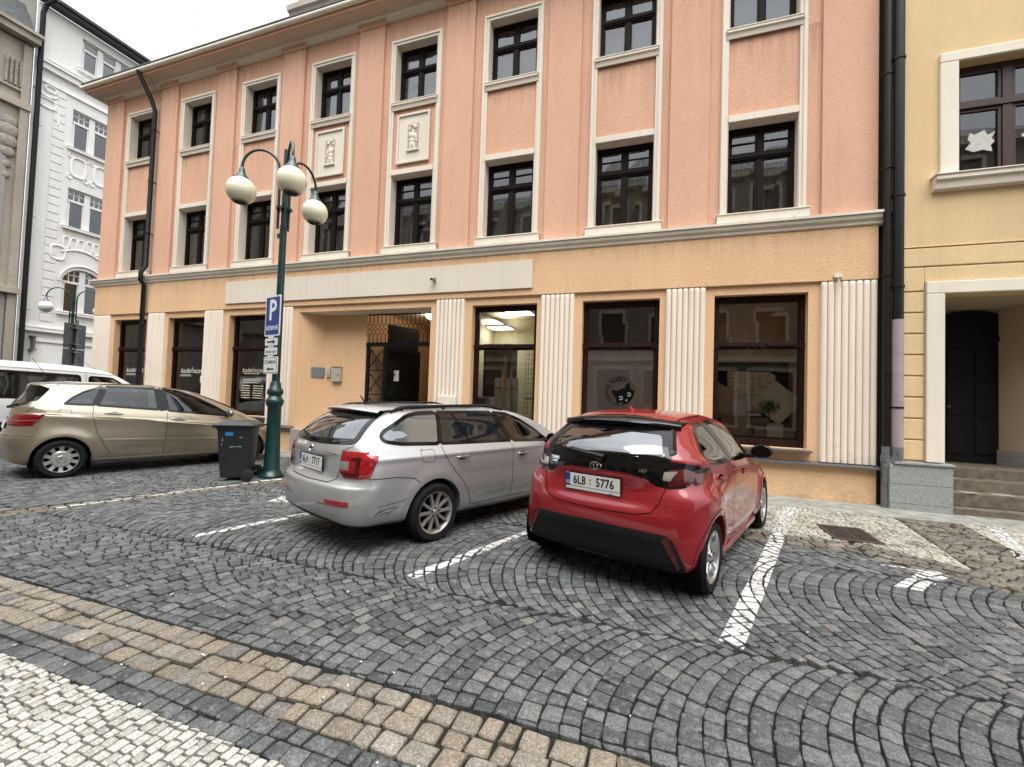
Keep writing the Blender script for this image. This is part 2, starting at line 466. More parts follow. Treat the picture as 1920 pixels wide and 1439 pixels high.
def ground():
    m = MB(); m.add([(-160,-120,-.012),(140,-120,-.012),(140,160,-.012),(-160,160,-.012)], [(0,1,2,3)])
    tag(m.build('ground', M_SOIL), kind='structure')
    A = arcs(-30, 8.0, 4)
    A = clip_half(A, (0, 1), 2.085)
    right = clip_half(A, SN, stripc+.16); left = clip_half(A, -SN, -(stripc-.16))
    c = right.mean(1)
    # far edge of the roadway: straight along the facade, then swinging towards the viewer at the right
    rr = clip_half(right, (0, -1), -5.84)
    DV = np.array([.79, -.61]); DN = np.array([-DV[1], DV[0]]); dc = np.array([2.20, 5.72]) @ DN
    rr = clip_half(rr, -DN, -dc)
    near = mask_near(rr, 6.2)
    stones('road', rr[near], M_DARK)
    stones('road', rr[~near], M_DARK, detail=False, joint=.008)
    stones('road', left, M_DARK, detail=False, joint=.008)
    # band next to the viewer: tan, dark, white
    stones('gutter', rows((-9, 1.69), (1, 0), 13, .385, 3, .135, .35, .012), M_TAN, joint=.012, bev=.010, hj=.004, tilt=.02, jit=.004, cut=.14, pillow=.004)
    stones('gutter', rows((-9, 1.495), (1, 0), 13, .19, 2, .10, .25, .008), M_DARK, joint=.007)
    wq = rows((-5.6, 1.5), (0, -1), 1.9, 6.9, 128, .058, .3, .004)
    wq = wq[(wq.mean(1)[:, 1] > -.4)]
    stones('pavement', wq, M_WHITE, joint=.0075, bev=.004, hj=.002, tilt=.01, jit=.0012, cut=.13, pillow=.001)
    # far tan band, then its swing to the right, the diagonal strip, the driveway and the white paving
    stones('gutter', rows((-6.15, 5.86), (1, 0), 8.3, .40, 3, .14, .3, .01), M_TANFAR, joint=.012, bev=.012, hj=.004, tilt=.02, jit=.004)
    sq = rows(STRIP_A-SN*.15-PD*3.2, PD, 6.6, -.30, 2, .15, .3, .008)
    stones('gutter', sq[:, ::-1], M_TANFAR, joint=.012, bev=.012, hj=.004, tilt=.02, jit=.004)
    drv = rows(np.array([2.20, 5.72])-DV*2.2, DV, 8.2, 3.4, 28, .125, .3, .010)
    drv = clip_half(drv, (1, 0), 2.15)
    drv = clip_half(drv, (0, -1), -8.0)
    edge = np.array([.20, 1.62]); en = np.array([edge[1], -edge[0]])/np.hypot(*edge)
    ec = np.array([3.07, 6.22]) @ en
    c = drv.mean(1)
    d1 = (c @ DN - dc)
    band = d1 < .52
    bq = drv[band]; bc = bq.mean(1); bq = bq[~((np.abs(bc[:, 0]-2.27) < .24) & (np.abs(bc[:, 1]-6.64) < .33))]
    stones('gutter', bq, M_TANFAR, joint=.011, bev=.009, hj=.004, tilt=.02, jit=.004)
    rest = clip_half(drv[~band], en, ec)
    e2 = np.array([3.92, 6.9]) @ en
    stones('driveway', clip_half(rest, -en, -e2), M_TANFAR, joint=.011, bev=.009, hj=.004, tilt=.02, jit=.004)
    wf = rows((-17, 5.26), (1, 0), 24.5, 2.74, 41, .075, .3, .005)
    wf = wf[(wf.mean(1) @ SN) > stripc+.16]
    a = clip_half(wf, -en, -ec)
    west = a.mean(1)[:, 0] < 2.15
    a = np.concatenate([clip_half(a[west], (0, 1), 6.262), clip_half(a[~west], DN, dc+.50)])
    cc = a.mean(1)
    g = (np.abs(cc[:, 0]-2.27) < .24) & (np.abs(cc[:, 1]-6.64) < .33)
    stones('pavement', a[~g], M_WHITEFAR, joint=.007, bev=.005, hj=.002, tilt=.012, jit=.002, cut=.15, pillow=.001, detail=False)
    b = clip_half(wf, en, e2); b = b[(b.mean(1) @ DN) > dc+.52]
    stones('pavement', b, M_WHITEFAR, joint=.007, bev=.005, hj=.002, tilt=.012, jit=.002, detail=False)
    # long kerb-like slabs along the facades
    sl = MB(); t = -9.6
    while t < 8:
        l = rng.uniform(.7, 1.2); yy = 8.46
        sl.box(t+.004, t+l-.004, 7.98, 8.90, -.02, .018+rng.normal(0, .002)); t += l
    tag(sl.build('kerb', mat('slab_stone', (.25,.25,.22), .8, var=.4, vs=5, bs=60), bevel=.006), kind='structure')
ground()

# ---- white paint lying on the stones
def paint_mat():
    m = bpy.data.materials.new('road_paint'); m.use_nodes = True
    nt = m.node_tree; b = nt.nodes['Principled BSDF']; out = nt.nodes['Material Output']
    setp(b, Roughness=.7)
    g = N(nt, 'ShaderNodeNewGeometry').outputs['Position']
    L(nt, ramp(nt, noise(nt, 7, 5, .7, vec=g), [(.3, (.45,.45,.43)), (.6, (.66,.66,.64))]), b.inputs['Base Color'])
    tr = N(nt, 'ShaderNodeBsdfTransparent'); mx = N(nt, 'ShaderNodeMixShader')
    w1 = noise(nt, 38, 6, .8, vec=g); w2 = noise(nt, 2.2, 3, .6, vec=g)
    ad = N(nt, 'ShaderNodeMath', operation='MULTIPLY_ADD'); L(nt, w2, ad.inputs[0]); ad.inputs[1].default_value = .35; L(nt, w1, ad.inputs[2])
    L(nt, ramp(nt, ad.outputs['Value'], [(.565, 0.), (.64, 1.)]), mx.inputs['Fac'])
    L(nt, tr.outputs['BSDF'], mx.inputs[1]); L(nt, b.outputs['BSDF'], mx.inputs[2]); L(nt, mx.outputs['Shader'], out.inputs['Surface'])
    return m
M_PAINT = paint_mat()
def clip_poly(P, Q):
    """convex clip of P by the counter-clockwise polygon Q"""
    P = [np.array(p) for p in P]
    for i in range(len(Q)):
        a = np.array(Q[i]); b = np.array(Q[(i+1) % len(Q)]); n = np.array([-(b-a)[1], (b-a)[0]])
        out = []
        for j in range(len(P)):
            p, r = P[j], P[(j+1) % len(P)]
            dp, dr = n @ (p-a), n @ (r-a)
            if dp >= 0: out.append(p)
            if dp*dr < 0: out.append(p+(r-p)*dp/(dp-dr))
        P = out
        if len(P) < 3: return []
    return P
def painted(name, label, quad, cat, group=None):
    q = [np.array(p, float) for p in quad]
    ar = sum(q[i][0]*q[(i+1) % len(q)][1]-q[(i+1) % len(q)][0]*q[i][1] for i in range(len(q)))
    if ar < 0: q = q[::-1]
    c0 = np.mean(q, 0); rad = max(np.linalg.norm(p-c0) for p in q)+.15
    m = MB()
    for (r2, cen, tl, h) in STONES:
        if np.linalg.norm(cen-c0) > rad: continue
        P = clip_poly([p+(p-cen)*.04 for p in r2], q)
        if len(P) >= 3:
            m.add([(p[0], p[1], h+(p-cen)@tl+.0034) for p in P], [list(range(len(P)))])
    o = m.build(name, M_PAINT, fix=False)
    return tag(o, label, cat, group)
def line_quad(p, q, w):
    p = np.array(p, float); q = np.array(q, float); d = (q-p)/np.linalg.norm(q-p); n = np.array([-d[1], d[0]])*w/2
    return [p+n, q+n, q-n, p-n]
GL = 'white parking lines painted on the cobbles'
painted('parking_line', 'long thin white line painted beside the tan strip between wheelie bin and street', line_quad((-7.22, 3.38), (-6.28, 6.15), .10), 'parking line', GL)
painted('parking_line', 'white parking line running out from under the silver estate car', line_quad((-4.66, 3.33), (-3.72, 6.2), .11), 'parking line', GL)
painted('parking_line', 'white parking line on the cobbles between silver estate car and red hatchback', line_quad((-2.02, 3.34), (-1.0, 6.3), .11), 'parking line', GL)
painted('parking_line', 'broad white parking line right of the red hatchback', line_quad((.47, 3.25), (2.08, 8.35), .15), 'parking line', GL)
painted('parking_line', 'white parking line at the steps of the yellow house', line_quad((3.80, 6.35), (4.48, 8.15), .15), 'parking line', GL)
painted('corner_mark', 'worn white corner mark painted near the drain grate', [(2.62,5.50),(2.66,5.38),(2.21,4.86),(2.00,4.88),(2.44,5.42)], 'road marking')
painted('corner_mark', 'thin pale remnant of a painted line leading to the corner mark', [(2.15,5.50),(2.6,5.49),(2.6,5.45),(2.15,5.47)], 'road marking')
painted('corner_mark', 'small white paint patch behind the silver estate bumper', [(-5.25,4.75),(-4.95,4.85),(-5.0,5.25),(-5.3,5.1)], 'road marking')

def litter():
    m = MB()
    for i in range(90):
        x = rng.uniform(-4.5, 3.2); y = rng.uniform(1.5, 5.2)
        if rng.random() < .5: y = rng.uniform(1.45, 2.4)
        a = rng.uniform(0, PI); l = rng.uniform(.003, .009)
        if rng.random() < .25: l = .016
        w = rng.uniform(.002, .005)
        mx = Matrix.Translation((x, y, .020)) @ Matrix.Rotation(a, 4, 'Z') @ Matrix.Rotation(rng.uniform(-.2, .2), 4, 'Y')
        m.obox(mx, -l, l, -w, w, -.002, .003)
    tag(m.build('litter', mat('litter_paper', (.62,.58,.5), .9, var=.5, vs=9)), 'scattered cigarette ends and paper crumbs on the cobbles', 'litter', kind='stuff')
litter()

def grate():
    g = empty('drain_grate', (2.27, 6.64, .012), 0, 'rusty brown slotted iron drain grate in the white paving', 'drain grate')
    M = mat('rusty_iron', (.085,.055,.045), .75, .5, var=.4, vs=18, bs=80)
    f = MB()
    f.box(-.25,.25,-.34,-.30,-.03,.012); f.box(-.25,.25,.30,.34,-.03,.012); f.box(-.25,-.21,-.30,.30,-.03,.012); f.box(.21,.25,-.30,.30,-.03,.012); f.box(-.012,.012,-.30,.30,-.03,.012)
    f.build('frame', M, g, bevel=.003)
    b = MB()
    for i in range(9):
        y = -.27+i*.0675
        for x0, x1 in ((-.205,-.016),(.016,.205)):
            b.box(x0, x1, y-.013, y+.013, .005, .010)
    b.build('grid', M, g, bevel=.003)
    p = MB(); p.box(-.21,.21,-.30,.30,-.011,.003); p.build('slot_shade', mat('slot_shade_black', (.004,.004,.004), 1), g)  # black slab just under the bars paints the shade of the slots
grate()
# ================================================================== BUILDINGS
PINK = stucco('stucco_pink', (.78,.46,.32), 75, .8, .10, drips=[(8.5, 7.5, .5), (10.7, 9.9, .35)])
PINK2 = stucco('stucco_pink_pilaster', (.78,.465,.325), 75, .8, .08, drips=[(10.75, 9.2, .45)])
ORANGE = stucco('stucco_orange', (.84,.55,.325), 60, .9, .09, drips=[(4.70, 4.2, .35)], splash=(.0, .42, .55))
CREAM = stucco('plaster_cream', (.82,.74,.63), 120, .3, .10, .003)
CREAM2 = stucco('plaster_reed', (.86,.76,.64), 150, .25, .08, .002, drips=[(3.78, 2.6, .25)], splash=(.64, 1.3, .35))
CREAMB = stucco('plaster_sign_band', (.76,.68,.57), 150, .15, .05, .002)
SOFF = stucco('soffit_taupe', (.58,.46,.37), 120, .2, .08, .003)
FASC = stucco('fascia_beige', (.78,.72,.61), 120, .3, .18, .003)
SLATE = mat('slate_roof', (.07,.075,.085), .6, var=.35, vs=9, bs=30, bd=.02)
SHEET = mat('sheet_metal_grey', (.17,.17,.175), .45, .6, var=.2, vs=6)
BROWN = mat('dark_window_wood', (.011,.007,.006), .55, 0, .1, var=.35, vs=12, bs=60, bstr=.15)
SHOPW = mat('shop_window_wood', (.020,.007,.006), .45, 0, .16, var=.4, vs=14, bs=60, bstr=.15)
GLASS = glass('window_glass', (.86,.88,.88), .085, 0.0, wav=.012)
SHOPG = glass('shop_glass', (.93,.94,.93), .05, 0.0, wav=.01)
CURT = mat('net_curtain', (.27,.27,.26), .95, var=.2, vs=3, stretch=(9,9,.2))
CURTY = mat('ochre_curtain', (.24,.21,.15), .95, var=.3, vs=3, stretch=(9,9,.2))
CURTB = mat('bluish_curtain', (.20,.22,.26), .95, var=.35, vs=3, stretch=(9,9,.2))
CURTD = mat('dark_blind', (.045,.043,.04), .9, var=.3, vs=3)
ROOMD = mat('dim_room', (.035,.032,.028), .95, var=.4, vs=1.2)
FLASH = mat('dark_flashing', (.055,.055,.052), .6, 0, .25, var=.3, vs=8)
IRONB = mat('black_pipe', (.009,.009,.010), .42, 0, .3, var=.4, vs=7)
WHITEP = mat('white_lettering', (.8,.8,.78), .6)
PW = MB

def wall_holes(m, x0, x1, z0, z1, holes, y, yb):
    """front wall face at y with rectangular openings and their reveals back to yb"""
    xs = sorted({x0, x1, *[h[0] for h in holes], *[h[1] for h in holes]})
    zs = sorted({z0, z1, *[h[2] for h in holes], *[h[3] for h in holes]})
    xs = [x for x in xs if x0 <= x <= x1]; zs = [z for z in zs if z0 <= z <= z1]
    for i in range(len(xs)-1):
        for j in range(len(zs)-1):
            cx, cz = (xs[i]+xs[i+1])/2, (zs[j]+zs[j+1])/2
            if any(h[0] < cx < h[1] and h[2] < cz < h[3] for h in holes): continue
            m.add([(xs[i],y,zs[j]),(xs[i+1],y,zs[j]),(xs[i+1],y,zs[j+1]),(xs[i],y,zs[j+1])], [(0,1,2,3)])
    for (a, b, c, d) in holes:
        m.add([(a,y,c),(a,yb,c),(a,yb,d),(a,y,d)], [(0,1,2,3)])
        m.add([(b,y,c),(b,y,d),(b,yb,d),(b,yb,c)], [(0,1,2,3)])
        m.add([(a,y,d),(a,yb,d),(b,yb,d),(b,y,d)], [(0,1,2,3)])
        m.add([(a,y,c),(b,y,c),(b,yb,c),(a,yb,c)], [(0,1,2,3)])

def curtain(m, x0, x1, z0, z1, y, folds=7, amp=.02):
    n = 40; vs = []
    ph = rng.uniform(0, 6)
    for i in range(n+1):
        x = x0+(x1-x0)*i/n
        yy = y+amp*math.sin(ph+i/n*folds*2*PI)+amp*.5*math.sin(ph*2+i/n*folds*5.3)
        vs += [(x, yy, z0), (x, yy+amp*.3, z1)]
    m.add(vs, [(2*i, 2*i+2, 2*i+3, 2*i+1) for i in range(n)])

DF = 8.84
pink = empty('apartment_house', (-7.0, DF, 0), 0, 'pink and orange three-storey town house with reeded cream pilasters and dark windows', 'building')
PO = Vector((7.0, -DF, 0))
def bld(mb, name, m, parent=pink, **k):
    return mb.build(name, m, parent, loc=PO if parent is pink else (0,0,0), **k)
BX = [-15.66+2.474*i for i in range(8)]           # window axes
PILX = [(-17.38,-16.57),(-14.78,-14.06),(-12.38,-11.66),(-9.93,-9.18),(-7.42,-6.68),(-4.94,-4.22),(-2.45,-1.735),(.045,.75),(2.585,3.40)]
UP = (8.66, 10.15); LO = (5.13, 6.88); HW = .575

def upper_window(bay, lower, curt):
    x = BX[bay]; z0, z1 = LO if lower else UP
    w = empty('window', (0,0,0)); w.parent = pink; w.location = Vector((x, DF+.06, z0)) + PO
    h = z1-z0; yf = .19
    tr = h*.655 if lower else h*.60
    f = MB()
    f.box(-HW, -HW+.07, yf, yf+.07, 0, h); f.box(HW-.07, HW, yf, yf+.07, 0, h)
    f.box(-HW+.07, HW-.07, yf, yf+.07, h-.07, h); f.box(-HW+.07, HW-.07, yf, yf+.07, 0, .06)
    f.box(-HW+.07, HW-.07, yf-.012, yf+.07, tr-.02, tr+.08)
    f.box(-HW+.05, HW-.05, yf-.03, yf-.013, tr+.012, tr+.055)
    for a, b in ((.06, tr-.02), (tr+.08, h-.07)):
        f.box(-.04, .04, yf+.004, yf+.07, a, b)
        for s in (-1, 1):                                  # sash frames inside each light
            xa, xb = sorted((s*.04, s*(HW-.07)))
            f.box(xa, xa+.035, yf+.014, yf+.06, a, b); f.box(xb-.035, xb, yf+.014, yf+.06, a, b)
            f.box(xa+.035, xb-.035, yf+.014, yf+.06, a, a+.04); f.box(xa+.035, xb-.035, yf+.014, yf+.06, b-.035, b)
    if lower:
        for s in (-1, 1):
            xa, xb = sorted((s*.075, s*(HW-.105))); zz = (tr+.08+h-.07)/2
            f.box(xa, xb, yf+.018, yf+.056, zz-.012, zz+.012)
    f.build('frame', BROWN, w, bevel=.003)
    p = MB()
    for a, b in ((.09, tr-.05), (tr+.11, h-.1)):
        for s in (-1, 1):
            xa, xb = sorted((s*.07, s*(HW-.10)))
            dy = rng.normal(0, .0025, 4)                       # old panes hang a hair out of true
            p.add([(xa,yf+.04+dy[0],a),(xb,yf+.04+dy[1],a),(xb,yf+.04+dy[2],b),(xa,yf+.04+dy[3],b)], [(0,1,2,3)])
    p.build('pane', GLASS, w, fix=False)
    c = MB()
    if curt == 0:
        curtain(c, -HW, HW, 0, tr, yf+.16, 9, .018); cm = CURT
    elif curt == 1:
        curtain(c, -HW, HW, 0, h, yf+.2, 11, .02); cm = CURTY
    elif curt == 2:
        curtain(c, -HW, -.06, 0, h, yf+.18, 5, .02); curtain(c, .12, HW, 0, h, yf+.18, 4, .02); cm = CURT
    elif curt == 4:
        curtain(c, -HW, .05, 0, tr*.96, yf+.15, 5, .018); curtain(c, .06, HW, 0, h*.9, yf+.22, 4, .03); cm = CURTB
    elif curt == 5:
        curtain(c, -HW, HW, 0, tr*.62, yf+.15, 8, .012); c.box(-HW, HW, yf+.3, yf+.31, h*.82, h); cm = CURT
    elif curt == 6:
        curtain(c, -HW, -.2, 0, h, yf+.16, 4, .022); curtain(c, .28, HW, 0, h, yf+.16, 3, .022); curtain(c, -.24, .3, 0, tr, yf+.24, 5, .015); cm = CURTY
    else:
        c.box(-HW, HW, yf+.2, yf+.21, 0, h); cm = CURTD
    c.build('curtain', cm, w, fix=False)
    s = MB()
    if lower:
        s.box(-.745, .745, -.10, -.035, -.17, -.022); s.mi = 1; s.box(-.755, .755, -.115, yf+.01, -.021, -.001)
    else:
        s.prism([(-.105,-.02),(-.105,-.07),(-.075,-.09),(-.06,-.17),(-.036,-.17),(-.036,-.02)], -.62, .62, 'x'); s.mi = 1
        s.box(-.63, .63, -.115, yf+.01, -.019, -.001)
    s.build('sill', [CREAM, FLASH], w)
    if lower:
        l = MB(); l.box(-HW-.0, HW+.0, -.065, -.001, h+.002, h+.125); l.build('lintel', CREAM, w, bevel=.006)
    return w

def pink_house():
    holes = [(x-HW, x+HW, *z) for x in BX for z in (UP, LO)]
    m = MB(); wall_holes(m, -17.38, 3.40, 4.93, 10.80, holes, DF+.06, DF+.26)
    m.add([(-17.38,DF+.06,4.93),(-17.38,20,4.93),(-17.38,20,10.8),(-17.38,DF+.06,10.8)], [(0,1,2,3)])
    m.add([(3.40,DF+.06,0),(3.40,20,0),(3.40,20,10.8),(3.40,DF+.06,10.8)], [(0,1,2,3)])
    bld(m, 'wall', PINK, fix=False)
    # pilasters between the bays
    for a, b in PILX:
        p = MB(); p.box(a, b, DF-.005, DF+.0595, 4.935, 10.72)
        p.mi = 1
        p.box(a-.025, b+.025, DF-.03, DF+.0595, 10.722, 10.80); p.box(a-.05, b+.05, DF-.06, DF+.0595, 10.802, 10.90)
        bld(p, 'pilaster', [PINK2, CREAM], bevel=.008)
    # continuous trims that frame each bay
    for i, x in enumerate(BX):
        t = MB(); wo, wi = .705, .58
        for s in (-1, 1):
            a, b = sorted((x+s*wo, x+s*wi))
            t.box(a, b, DF+.015, DF+.0595, 4.937, 10.13)
            a, b = sorted((x+s*(wo-.012), x+s*(wo-.07))); t.box(a, b, DF-.008, DF+.0145, 4.937, 10.19)
        t.box(x-wo, x+wo, DF+.013, DF+.0595, 10.131, 10.27); t.box(x-wo+.012, x+wo-.012, DF-.010, DF+.012, 10.192, 10.25)
        bld(t, 'surround', CREAM, bevel=.006)
        for (z0, z1) in (UP, LO):
            t = MB()
            t.box(x-HW-.0, x-HW+.006, DF+.016, DF+.248, z0, z1); t.box(x+HW-.006, x+HW, DF+.016, DF+.248, z0, z1); t.box(x-HW+.006, x+HW-.006, DF+.058, DF+.248, z1-.006, z1)
            bld(t, 'reveal', CREAM)
        upper_window(i, False, [3, 2, 4, 0, 5, 0, 2, 4][i])
        upper_window(i, True, [3, 0, 1, 5, 4, 0, 1, 6][i])
    # relief panels
    for i in (3, 4):
        x = BX[i]; p = MB()
        p.box(x-.43, x+.43, DF+.028, DF+.0595, 7.16, 8.33)
        for a in ((x-.45,x-.40,7.14,8.35),(x+.40,x+.45,7.14,8.35),(x-.40,x+.40,7.14,7.19),(x-.40,x+.40,8.30,8.35)): p.box(a[0],a[1],DF-.005,DF+.027,a[2],a[3])
        p.box(x-.17, x+.17, DF-.012, DF+.0275, 7.42, 7.46)
        o = bld(p, 'relief_panel', CREAM, bevel=.006)
        nb = MB(); nb.box(x-.15, x+.15, DF+.022, DF+.0279, 7.465, 8.09)
        bld(nb, 'niche', mat('niche_shade', (.42,.35,.27), .9, var=.2, vs=9), o).location = (0,0,0)
        g = MB(); F = -1 if i == 4 else 1
        for (dx, z, r, sq) in ((-.05,8.01,.062,(1,.55,1.15)),(0,7.90,.05,(1,.6,1.1)),(.02,7.80,.11,(1,.5,.95)),(.03,7.68,.095,(1,.5,1.1)),(.02,7.58,.11,(1,.5,.8)),
              (-.02,7.53,.075,(.8,.6,1.3)),(.06,7.52,.07,(.8,.6,1.3)),(-.05,7.47,.05,(1,.6,.8)),(.08,7.47,.05,(1,.6,.8)),
              (-.07,7.76,.05,(.8,.6,1.9)),(-.09,7.67,.04,(.9,.6,1.4)),(.10,7.84,.045,(.8,.6,1.5)),(.02,8.05,.055,(1.3,.5,.6)),(.10,7.98,.04,(.9,.5,1.5))):
            g.ball((x+dx*F, DF+.017, z), r*.80, 14, (sq[0], sq[1]*.6, sq[2]))
        bld(g, 'figure', CREAM, o, smooth=True).location = (0,0,0)
    # ground storey: orange wall, reeded pilasters, frieze, sign band
    sh = [(BX[i]-.752, BX[i]+.752, .86, 3.62) for i in (0,1,2,5,6,7)] + [(-8.97,-5.09,0.0,3.625)]
    m = MB(); wall_holes(m, -17.36, 3.395, 0.0, 3.782, sh, DF+.02, DF+.30)
    bld(m, 'ground_floor_wall', ORANGE, fix=False)
    fr = MB(); fr.box(-17.38, 3.40, DF-.035, DF+.0199, 3.784, 4.70)
    fr.box(-17.37, 3.399, DF-.02, DF+.018, 0.0, .58)                       # plinth right of and left of the niche
    fr2 = MB(); fr2.box(-17.38, 3.40, DF-.035, DF+.058, 3.784, 4.70); bld(fr2, 'frieze', ORANGE, bevel=.01)
    pl = MB()
    for a, b in ((-17.375,-8.975),(-5.085,3.397)):
        pl.box(a, b, DF-.018, DF+.0185, 0.0, .60)
    bld(pl, 'plinth', ORANGE, bevel=.008)
    lg = MB()
    for a, b in ((-17.44,-9.0),(-5.07,3.42)): lg.prism([(DF+.018,.665),(DF-.125,.628),(DF-.125,.602),(DF+.018,.602)], a, b, 'x')
    bld(lg, 'plinth_ledge', SHEET)
    for k, (a, b) in enumerate(PILX):
        if k == 4: continue
        n = 8 if k in (0, 8) else 7
        if k == 3: a, b = -9.96, -9.16
        c = MB(); w = (b-a)/n
        for j in range(n):
            xc = a+w*(j+.5); q = 10; vs = []
            zs = [(.668,1.),(.72,1.),(1.6,1.),(2.6,1.),(3.70,1.),(3.74,.92),(3.765,.7),(3.782,.35)]
            for z, sc in zs:
                for t in range(q+1):
                    an = PI*t/q
                    vs.append((xc-math.cos(an)*w*.475, DF+.005-.052*math.sin(an)**.75*sc, z))
            fs = [(r*(q+1)+t, r*(q+1)+t+1, (r+1)*(q+1)+t+1, (r+1)*(q+1)+t) for r in range(len(zs)-1) for t in range(q)]
            c.add(vs, fs)
        c.box(a, b, DF+.004, DF+.0195, .668, 3.782)
        bld(c, 'reeded_pilaster', CREAM2, smooth=True)
    cn = MB()
    cn.prism([(DF-.04,4.702),(DF-.07,4.72),(DF-.075,4.76),(DF-.12,4.80),(DF-.135,4.85),(DF-.14,4.89),(DF+.058,4.90),(DF+.058,4.702)], -17.48, 3.50, 'x')
    cn.mi = 1; cn.prism([(DF-.16,4.868),(DF-.16,4.912),(DF+.058,4.934),(DF+.058,4.902),(DF-.141,4.892),(DF-.146,4.868)], -17.52, 3.53, 'x')
    for k in range(26): cn.box(-17.3+k*.81, -17.285+k*.81, DF-.155, DF+.05, 4.925, 4.945)
    bld(cn, 'cornice', [FASC, FLASH], fix=True)
    sb = MB(); sb.box(-11.55, -2.64, DF-.075, DF-.036, 3.93, 4.535); bld(sb, 'sign_band', CREAMB, bevel=.004)
    # eaves, gutter, roof, attic
    e = MB(); o = .42
    e.prism([(DF+.06,10.80),(DF-.03,10.80),(DF-.05,10.86),(DF-.09,10.90),(DF-.10,10.945),(DF+.06,10.945)], -17.5, 3.45, 'x'); bld(e, 'eave_moulding', CREAM)
    e = MB(); e.box(-17.80, 3.60, DF-o, DF+.5, 10.946, 11.04); e.box(-17.80, -17.38, DF+.5, 20, 10.946, 11.04); bld(e, 'eaves', PINK)
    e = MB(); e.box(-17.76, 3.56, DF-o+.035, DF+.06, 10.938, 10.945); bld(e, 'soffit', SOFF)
    g = MB()
    g.tube([(-17.86, DF-o-.05, 11.075), (3.62, DF-o-.05, 11.075)], .062, 12); g.box(-17.85, 3.61, DF-o-.03, DF-o+.02, 11.041, 11.16); bld(g, 'gutter', FASC, smooth=True)
    r = MB(); r.add([(-17.88,DF-o-.02,11.15),(3.62,DF-o-.02,11.15),(3.62,DF+5,14.8),(-14,DF+5,14.8),(-17.88,20,11.15)], [(0,1,2,3),(0,3,4)])
    r.box(-17.86, 3.61, DF-o-.09, DF-o+.02, 11.162, 11.20)
    for k in range(44): r.tube([(-17.7+k*.485, DF-o-.06, 11.165), (-17.7+k*.485, DF-o+.1, 11.25)], .012, 4)
    bld(r, 'roof', SLATE, fix=False)
    a = MB(); a.box(-9.55, -4.45, DF+.02, DF+3, 11.05, 13.6); bld(a, 'attic', PINK)
    a = MB(); a.prism([(DF+.019,11.62),(DF-.05,11.66),(DF-.09,11.74),(DF-.16,11.78),(DF-.19,11.9),(DF+.019,11.93)], -9.74, -4.26, 'x'); a.box(-9.74,-9.551,DF+.0195,DF+3,11.66,11.92); bld(a, 'attic_cornice', FASC)
    v = MB(); v.lathe([(.0,.42),(.2,.36),(.22,.28),(.13,.2),(.13,-.3)], 16, (-15.9, DF+.55, 11.75)); bld(v, 'vent', SHEET, smooth=True)
    v = MB(); v.tube([(-15.2, DF+1.2, 11.5), (-15.2, DF+1.2, 17.5)], .012, 6); bld(v, 'aerial', SHEET)
    # dark rooms behind the upper windows
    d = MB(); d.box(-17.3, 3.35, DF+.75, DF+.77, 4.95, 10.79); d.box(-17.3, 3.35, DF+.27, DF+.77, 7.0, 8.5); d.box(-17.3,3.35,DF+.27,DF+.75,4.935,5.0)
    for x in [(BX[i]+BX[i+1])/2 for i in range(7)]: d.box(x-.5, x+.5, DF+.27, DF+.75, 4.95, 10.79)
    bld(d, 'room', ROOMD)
pink_house()

def shop_window(i):
    x = BX[i]
    w = empty('shop_window'); w.parent = pink; w.location = Vector((x, DF+.20, .86))+PO
    f = MB(); H = 2.76; a = .752; tr = 1.83
    def bar(x0, x1, z0, z1, d=0): f.box(x0, x1, -.01-d, .07, z0, z1)
    bar(-a, -a+.095, 0, H); bar(a-.095, a, 0, H); bar(-a+.095, a-.095, H-.12, H); bar(-a+.095, a-.095, 0, .12); bar(-a+.095, a-.095, tr-.055, tr+.075)
    f.box(-a+.12, a-.12, -.03, -.011, H-.085, H-.04)
    for s in (-1, 1):
        f.box(s*(a-.048)-.022, s*(a-.048)+.022, -.032, -.011, .15, tr-.1); f.box(s*(a-.048)-.022, s*(a-.048)+.022, -.032, -.011, tr+.14, H-.14)
        f.prism([(s*(a-.048)-.05,tr-.03),(s*(a-.048),tr-.075),(s*(a-.048)+.05,tr-.03),(s*(a-.048)+.05,tr+.05),(s*(a-.048),tr+.095),(s*(a-.048)-.05,tr+.05)], -.045, -.011, 'y')
        f.box(min(s*.16, s*.62), max(s*.16, s*.62), -.055, -.011, tr-.012, tr+.035)
    for zc in (tr+.01, H-.06, .06):
        for dx in (-.062, .062): f.prism([(dx-.055,zc),(dx,zc-.05),(dx+.055,zc),(dx,zc+.05)], -.06, -.011, 'y')
    f.build('frame', SHOPW, w, bevel=.004)
    p = MB()
    for z0, z1 in ((.12, tr-.055), (tr+.075, H-.12)):
        dy = rng.normal(0, .003, 4)
        p.add([(-a+.095,.03+dy[0],z0),(a-.095,.03+dy[1],z0),(a-.095,.03+dy[2],z1),(-a+.095,.03+dy[3],z1)], [(0,1,2,3)])
    p.build('pane', SHOPG, w, fix=False)
    s = MB(); s.prism([(-.32,-.045),(-.32,-.025),(.0,.002),(.0,-.045)], -a-.06, a+.06, 'x'); s.build('sill', SHEET, w)
    return w
SW = {i: shop_window(i) for i in (0,1,2,5,6,7)}

def lettering(parent, txt, x, z, size, shear=0., mt=None, align='LEFT', sx=1., y=.022, off=0.):
    return link_mesh('lettering', text_mesh(txt, size, align, shear, off, .0005, sx), mt or WHITEP, parent, mx=FACADE(x, y, z))
PALE = mat('pale_yellow_lettering', (.72,.70,.50), .6)
